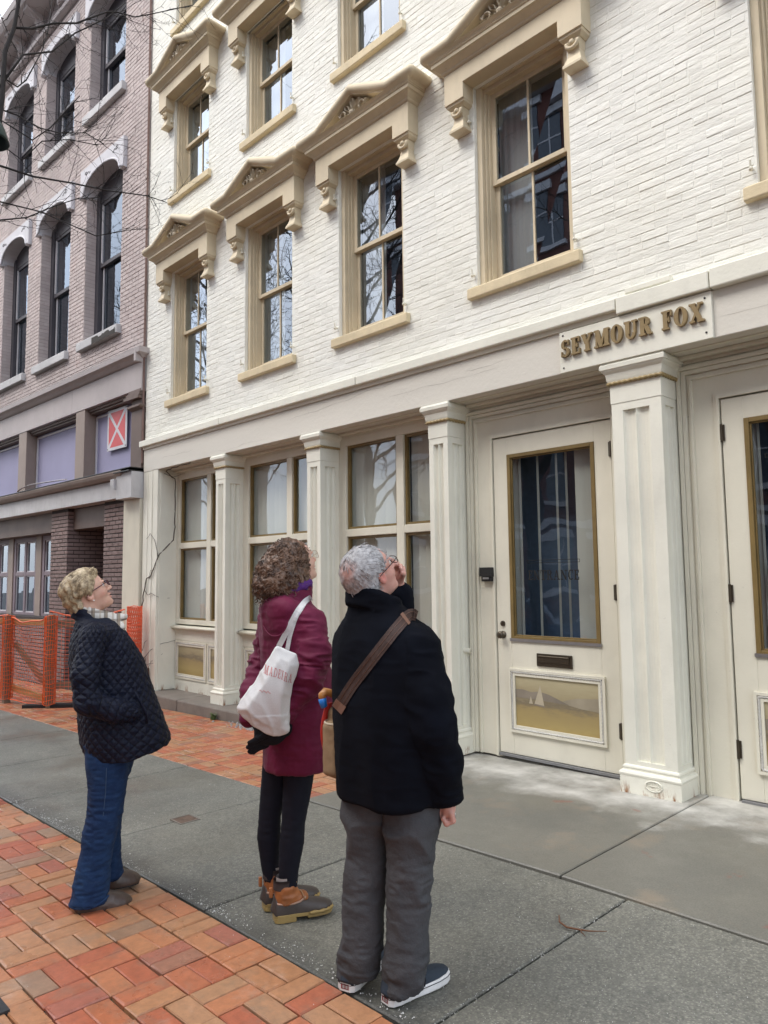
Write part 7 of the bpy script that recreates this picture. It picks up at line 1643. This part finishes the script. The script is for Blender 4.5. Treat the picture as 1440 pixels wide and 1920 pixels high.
for k in range(90):
    a = r.uniform(0, 6.3); L = r.uniform(.05, .15); x, y = -8.15+r.gauss(0, .02), 4.99+r.gauss(0, .012); z = gz(-8.15)-.015; ln = r.uniform(.2, .9); w = .003
    p = [(x+ln*L*t*t*math.cos(a), y+ln*L*t*t*math.sin(a)-.0, z+L*(t-.35*t*t)) for t in (0, .4, .75, 1)]; dx, dy = -math.sin(a)*w, math.cos(a)*w
    m.add([(p[0][0]-dx, p[0][1]-dy, p[0][2]), (p[0][0]+dx, p[0][1]+dy, p[0][2]), (p[1][0]+dx, p[1][1]+dy, p[1][2]), (p[1][0]-dx, p[1][1]-dy, p[1][2]), (p[2][0]+dx*.6, p[2][1]+dy*.6, p[2][2]), (p[2][0]-dx*.6, p[2][1]-dy*.6, p[2][2]), p[3]], [(0, 1, 2, 3), (3, 2, 4, 5), (5, 4, 6)])
m.build('blades', plain('grass_green', (.10, .15, .045), .7, var=.3), gt)
vn = thing('vine', 'leafless brown vine climbing the cream corner pier', 'vine', (-10.4, 5.18, -.1)); MAT['vine'] = plain('vine_brown', (.085, .068, .055), .9, var=.3); r = random.Random(77); m = MB(); m.smooth = True
def vstem(p, rad):
    q = [np.array(p[0])]
    for a, b in zip(p[:-1], p[1:]):
        a, b = np.array(a), np.array(b); n = max(2, int(np.linalg.norm(b-a)/.06)); q += [a+(b-a)*i/n+np.array([r.gauss(0, .006), r.gauss(0, .003), r.gauss(0, .006)]) for i in range(1, n+1)]
    m.tube(q, list(np.linspace(rad, rad*.5, len(q))), 5)
vstem([(-10.50, 5.165, 1.16), (-10.42, 5.165, 1.48), (-10.36, 5.165, 1.62), (-10.24, 5.17, 1.66), (-10.13, 5.175, 1.82), (-10.085, 5.22, 1.98), (-10.075, 5.45, 2.2), (-10.078, 5.47, 2.7), (-10.079, 5.46, 3.12), (-10.06, 5.3, 3.235), (-9.7, 5.25, 3.245), (-9.2, 5.22, 3.247)], .010)
vstem([(-10.085, 5.2, 1.95), (-10.12, 5.168, 2.20), (-10.25, 5.165, 2.30), (-10.38, 5.17, 2.22)], .005); vstem([(-10.40, 5.165, 1.45), (-10.30, 5.16, 1.38), (-10.2, 5.165, 1.41), (-10.09, 5.2, 1.36), (-10.08, 5.4, 1.33)], .005)
vstem([(-10.46, 5.165, .3), (-10.38, 5.165, .45), (-10.2, 5.17, .58), (-10.08, 5.25, .66), (-10.075, 5.5, .70)], .005); vstem([(-10.44, 5.165, .38), (-10.3, 5.165, .36), (-10.1, 5.17, .40)], .004); vstem([(-10.42, 5.165, .05), (-10.3, 5.165, .25), (-10.18, 5.17, .42), (-10.08, 5.3, .52)], .004); vstem([(-10.45, 5.165, .55), (-10.38, 5.165, .68), (-10.3, 5.165, .72)], .004)
vstem([(-10.08, 5.28, 3.2), (-10.02, 5.4, 3.15), (-9.8, 5.47, 3.19)], .004); vstem([(-10.3, 5.165, 1.63), (-10.22, 5.165, 1.75), (-10.14, 5.168, 1.72)], .003)
m.build('stems', MAT['vine'], vn)
m = MB(); r = random.Random(4)                                     # flaked hole at the foot of the pier
for pts in ([(-10.30, .03), (-10.24, .02), (-10.22, .15), (-10.24, .30), (-10.27, .33), (-10.31, .22)], [(-10.40, .28), (-10.37, .25), (-10.36, .42), (-10.38, .47)]): m.add([(x_, 5.176, z_) for x_, z_ in pts], [tuple(range(len(pts)))])
m.build('flaked_patch', plain('bare_rust', (.115, .060, .040), .95, bump=.7, var=.4), cb)
# ------------------------------------------------------------------ across the street, only seen mirrored
def far_tree(x, y, seed, label):
    global br, r
    t = thing('street_tree', label, 'tree', (x, y, gz(x)), 'bare street trees along the kerb'); r = random.Random(seed); br = MB(); tm = MB(); tm.smooth = True
    tm.tube([(x, y, gz(x)-.1), (x+.05, y, 2), (x, y+.1, 4.2), (x-.1, y, 7.0), (x, y, 10.5), (x+.1, y, 14.5)], [.22, .17, .14, .10, .06, .015], 8); tm.build('trunk', MAT['bark'], t)
    for k in range(40):
        z = 3.2+10.5*k/40; a = k*2.4; L = 3.8*(1-(z-3)/16)+.6; p = np.array([x, y, z]); d = np.array([math.cos(a), math.sin(a), .75]); q = [p]
        for i in range(6): d = d+np.array([r.gauss(0, .15), r.gauss(0, .15), .05]); q.append(q[-1]+d/np.linalg.norm(d)*L/6)
        br.tube(q, list(np.linspace(.05, .012, 7)), 4)
        for i in range(1, 7):
            for _ in range(2): twig(q[i], d+np.array([r.gauss(0, .7), r.gauss(0, .7), r.gauss(0, .6)]), r.uniform(.6, 1.3), .011, 1)
    br.build('crown', MAT['bark'], t)
far_tree(-13.6, -1.75, 5, 'bare street tree mirrored in the second-floor panes'); far_tree(-20.5, -1.8, 6, 'bare street tree farther left along the kerb')
cr_ = thing('parked_car', 'dark blue car parked across from the doors, mirrored in the door pane', 'car', (-9.6, -2.1, gz(-9.6)-.15)); z = gz(-9.6)-.15
m = MB(); m.smooth = False
def carsec(x, w, zb, zt): return [(x, -2.1-w, zb), (x, -2.1+w, zb), (x, -2.1+w*1.02, zb+(zt-zb)*.55), (x, -2.1+w*.94, zt), (x, -2.1-w*.94, zt), (x, -2.1-w*1.02, zb+(zt-zb)*.55)]
m.rings([carsec(x_, w, z+.25, z+zt) for x_, w, zt in ((-11.85, .70, .60), (-11.75, .82, .80), (-10.9, .88, .93), (-9.6, .88, .95), (-8.4, .88, .95), (-7.55, .82, .86), (-7.42, .72, .65))]); m.build('body', plain('car_blue', (.02, .05, .14), .2, .3), cr_, bevel=.05)
m = MB(); m.rings([carsec(x_, w, z+.93, z+zt) for x_, w, zt in ((-10.95, .80, .95), (-10.2, .72, 1.40), (-8.9, .72, 1.42), (-8.05, .80, .96))]); m.build('cabin', MAT['glass_dark'], cr_)
for x_ in (-10.95, -8.25):
    for y_ in (-2.97, -1.40):
        m = MB(); m.rings([[(x_+rr*math.cos(a), y_+dy, z+.33+rr*math.sin(a)) for a in np.linspace(0, 2*math.pi, 20, endpoint=False)] for dy, rr in ((0, .24), (0, .33), (.17, .33), (.17, .24))]); m.build('wheel', MAT['black'], cr_)
for y_ in (-2.7, -1.5):
    m = MB(); m.ball((-7.46, y_, z+.68), .11, 10, 6, (.5, 1, .7)); m.build('tail_light', plain('tail_red', (.4, .01, .01), .2), cr_)
lo = thing('street_lamp', 'black lamp post mirrored in the glass of the left door', 'street lamp', (-11.2, -1.4, gz(-11.2))); m = MB(); m.smooth = True
m.lathe((-11.2, -1.4, gz(-11.2)), [(.20, 0), (.20, .12), (.12, .3), (.085, .7), (.065, 1.2), (.055, 3.3), (.09, 3.4), (.05, 3.5)], 14); m.build('lamp_post', MAT['iron'], lo)
m = MB(); m.smooth = True; m.lathe((-11.2, -1.4, gz(-11.2)), [(.06, 3.5), (.16, 3.65), (.20, 3.9), (.15, 4.15), (.06, 4.25), (.03, 4.4)], 14); m.build('lamp_globe', MAT['stone_arch'], lo)
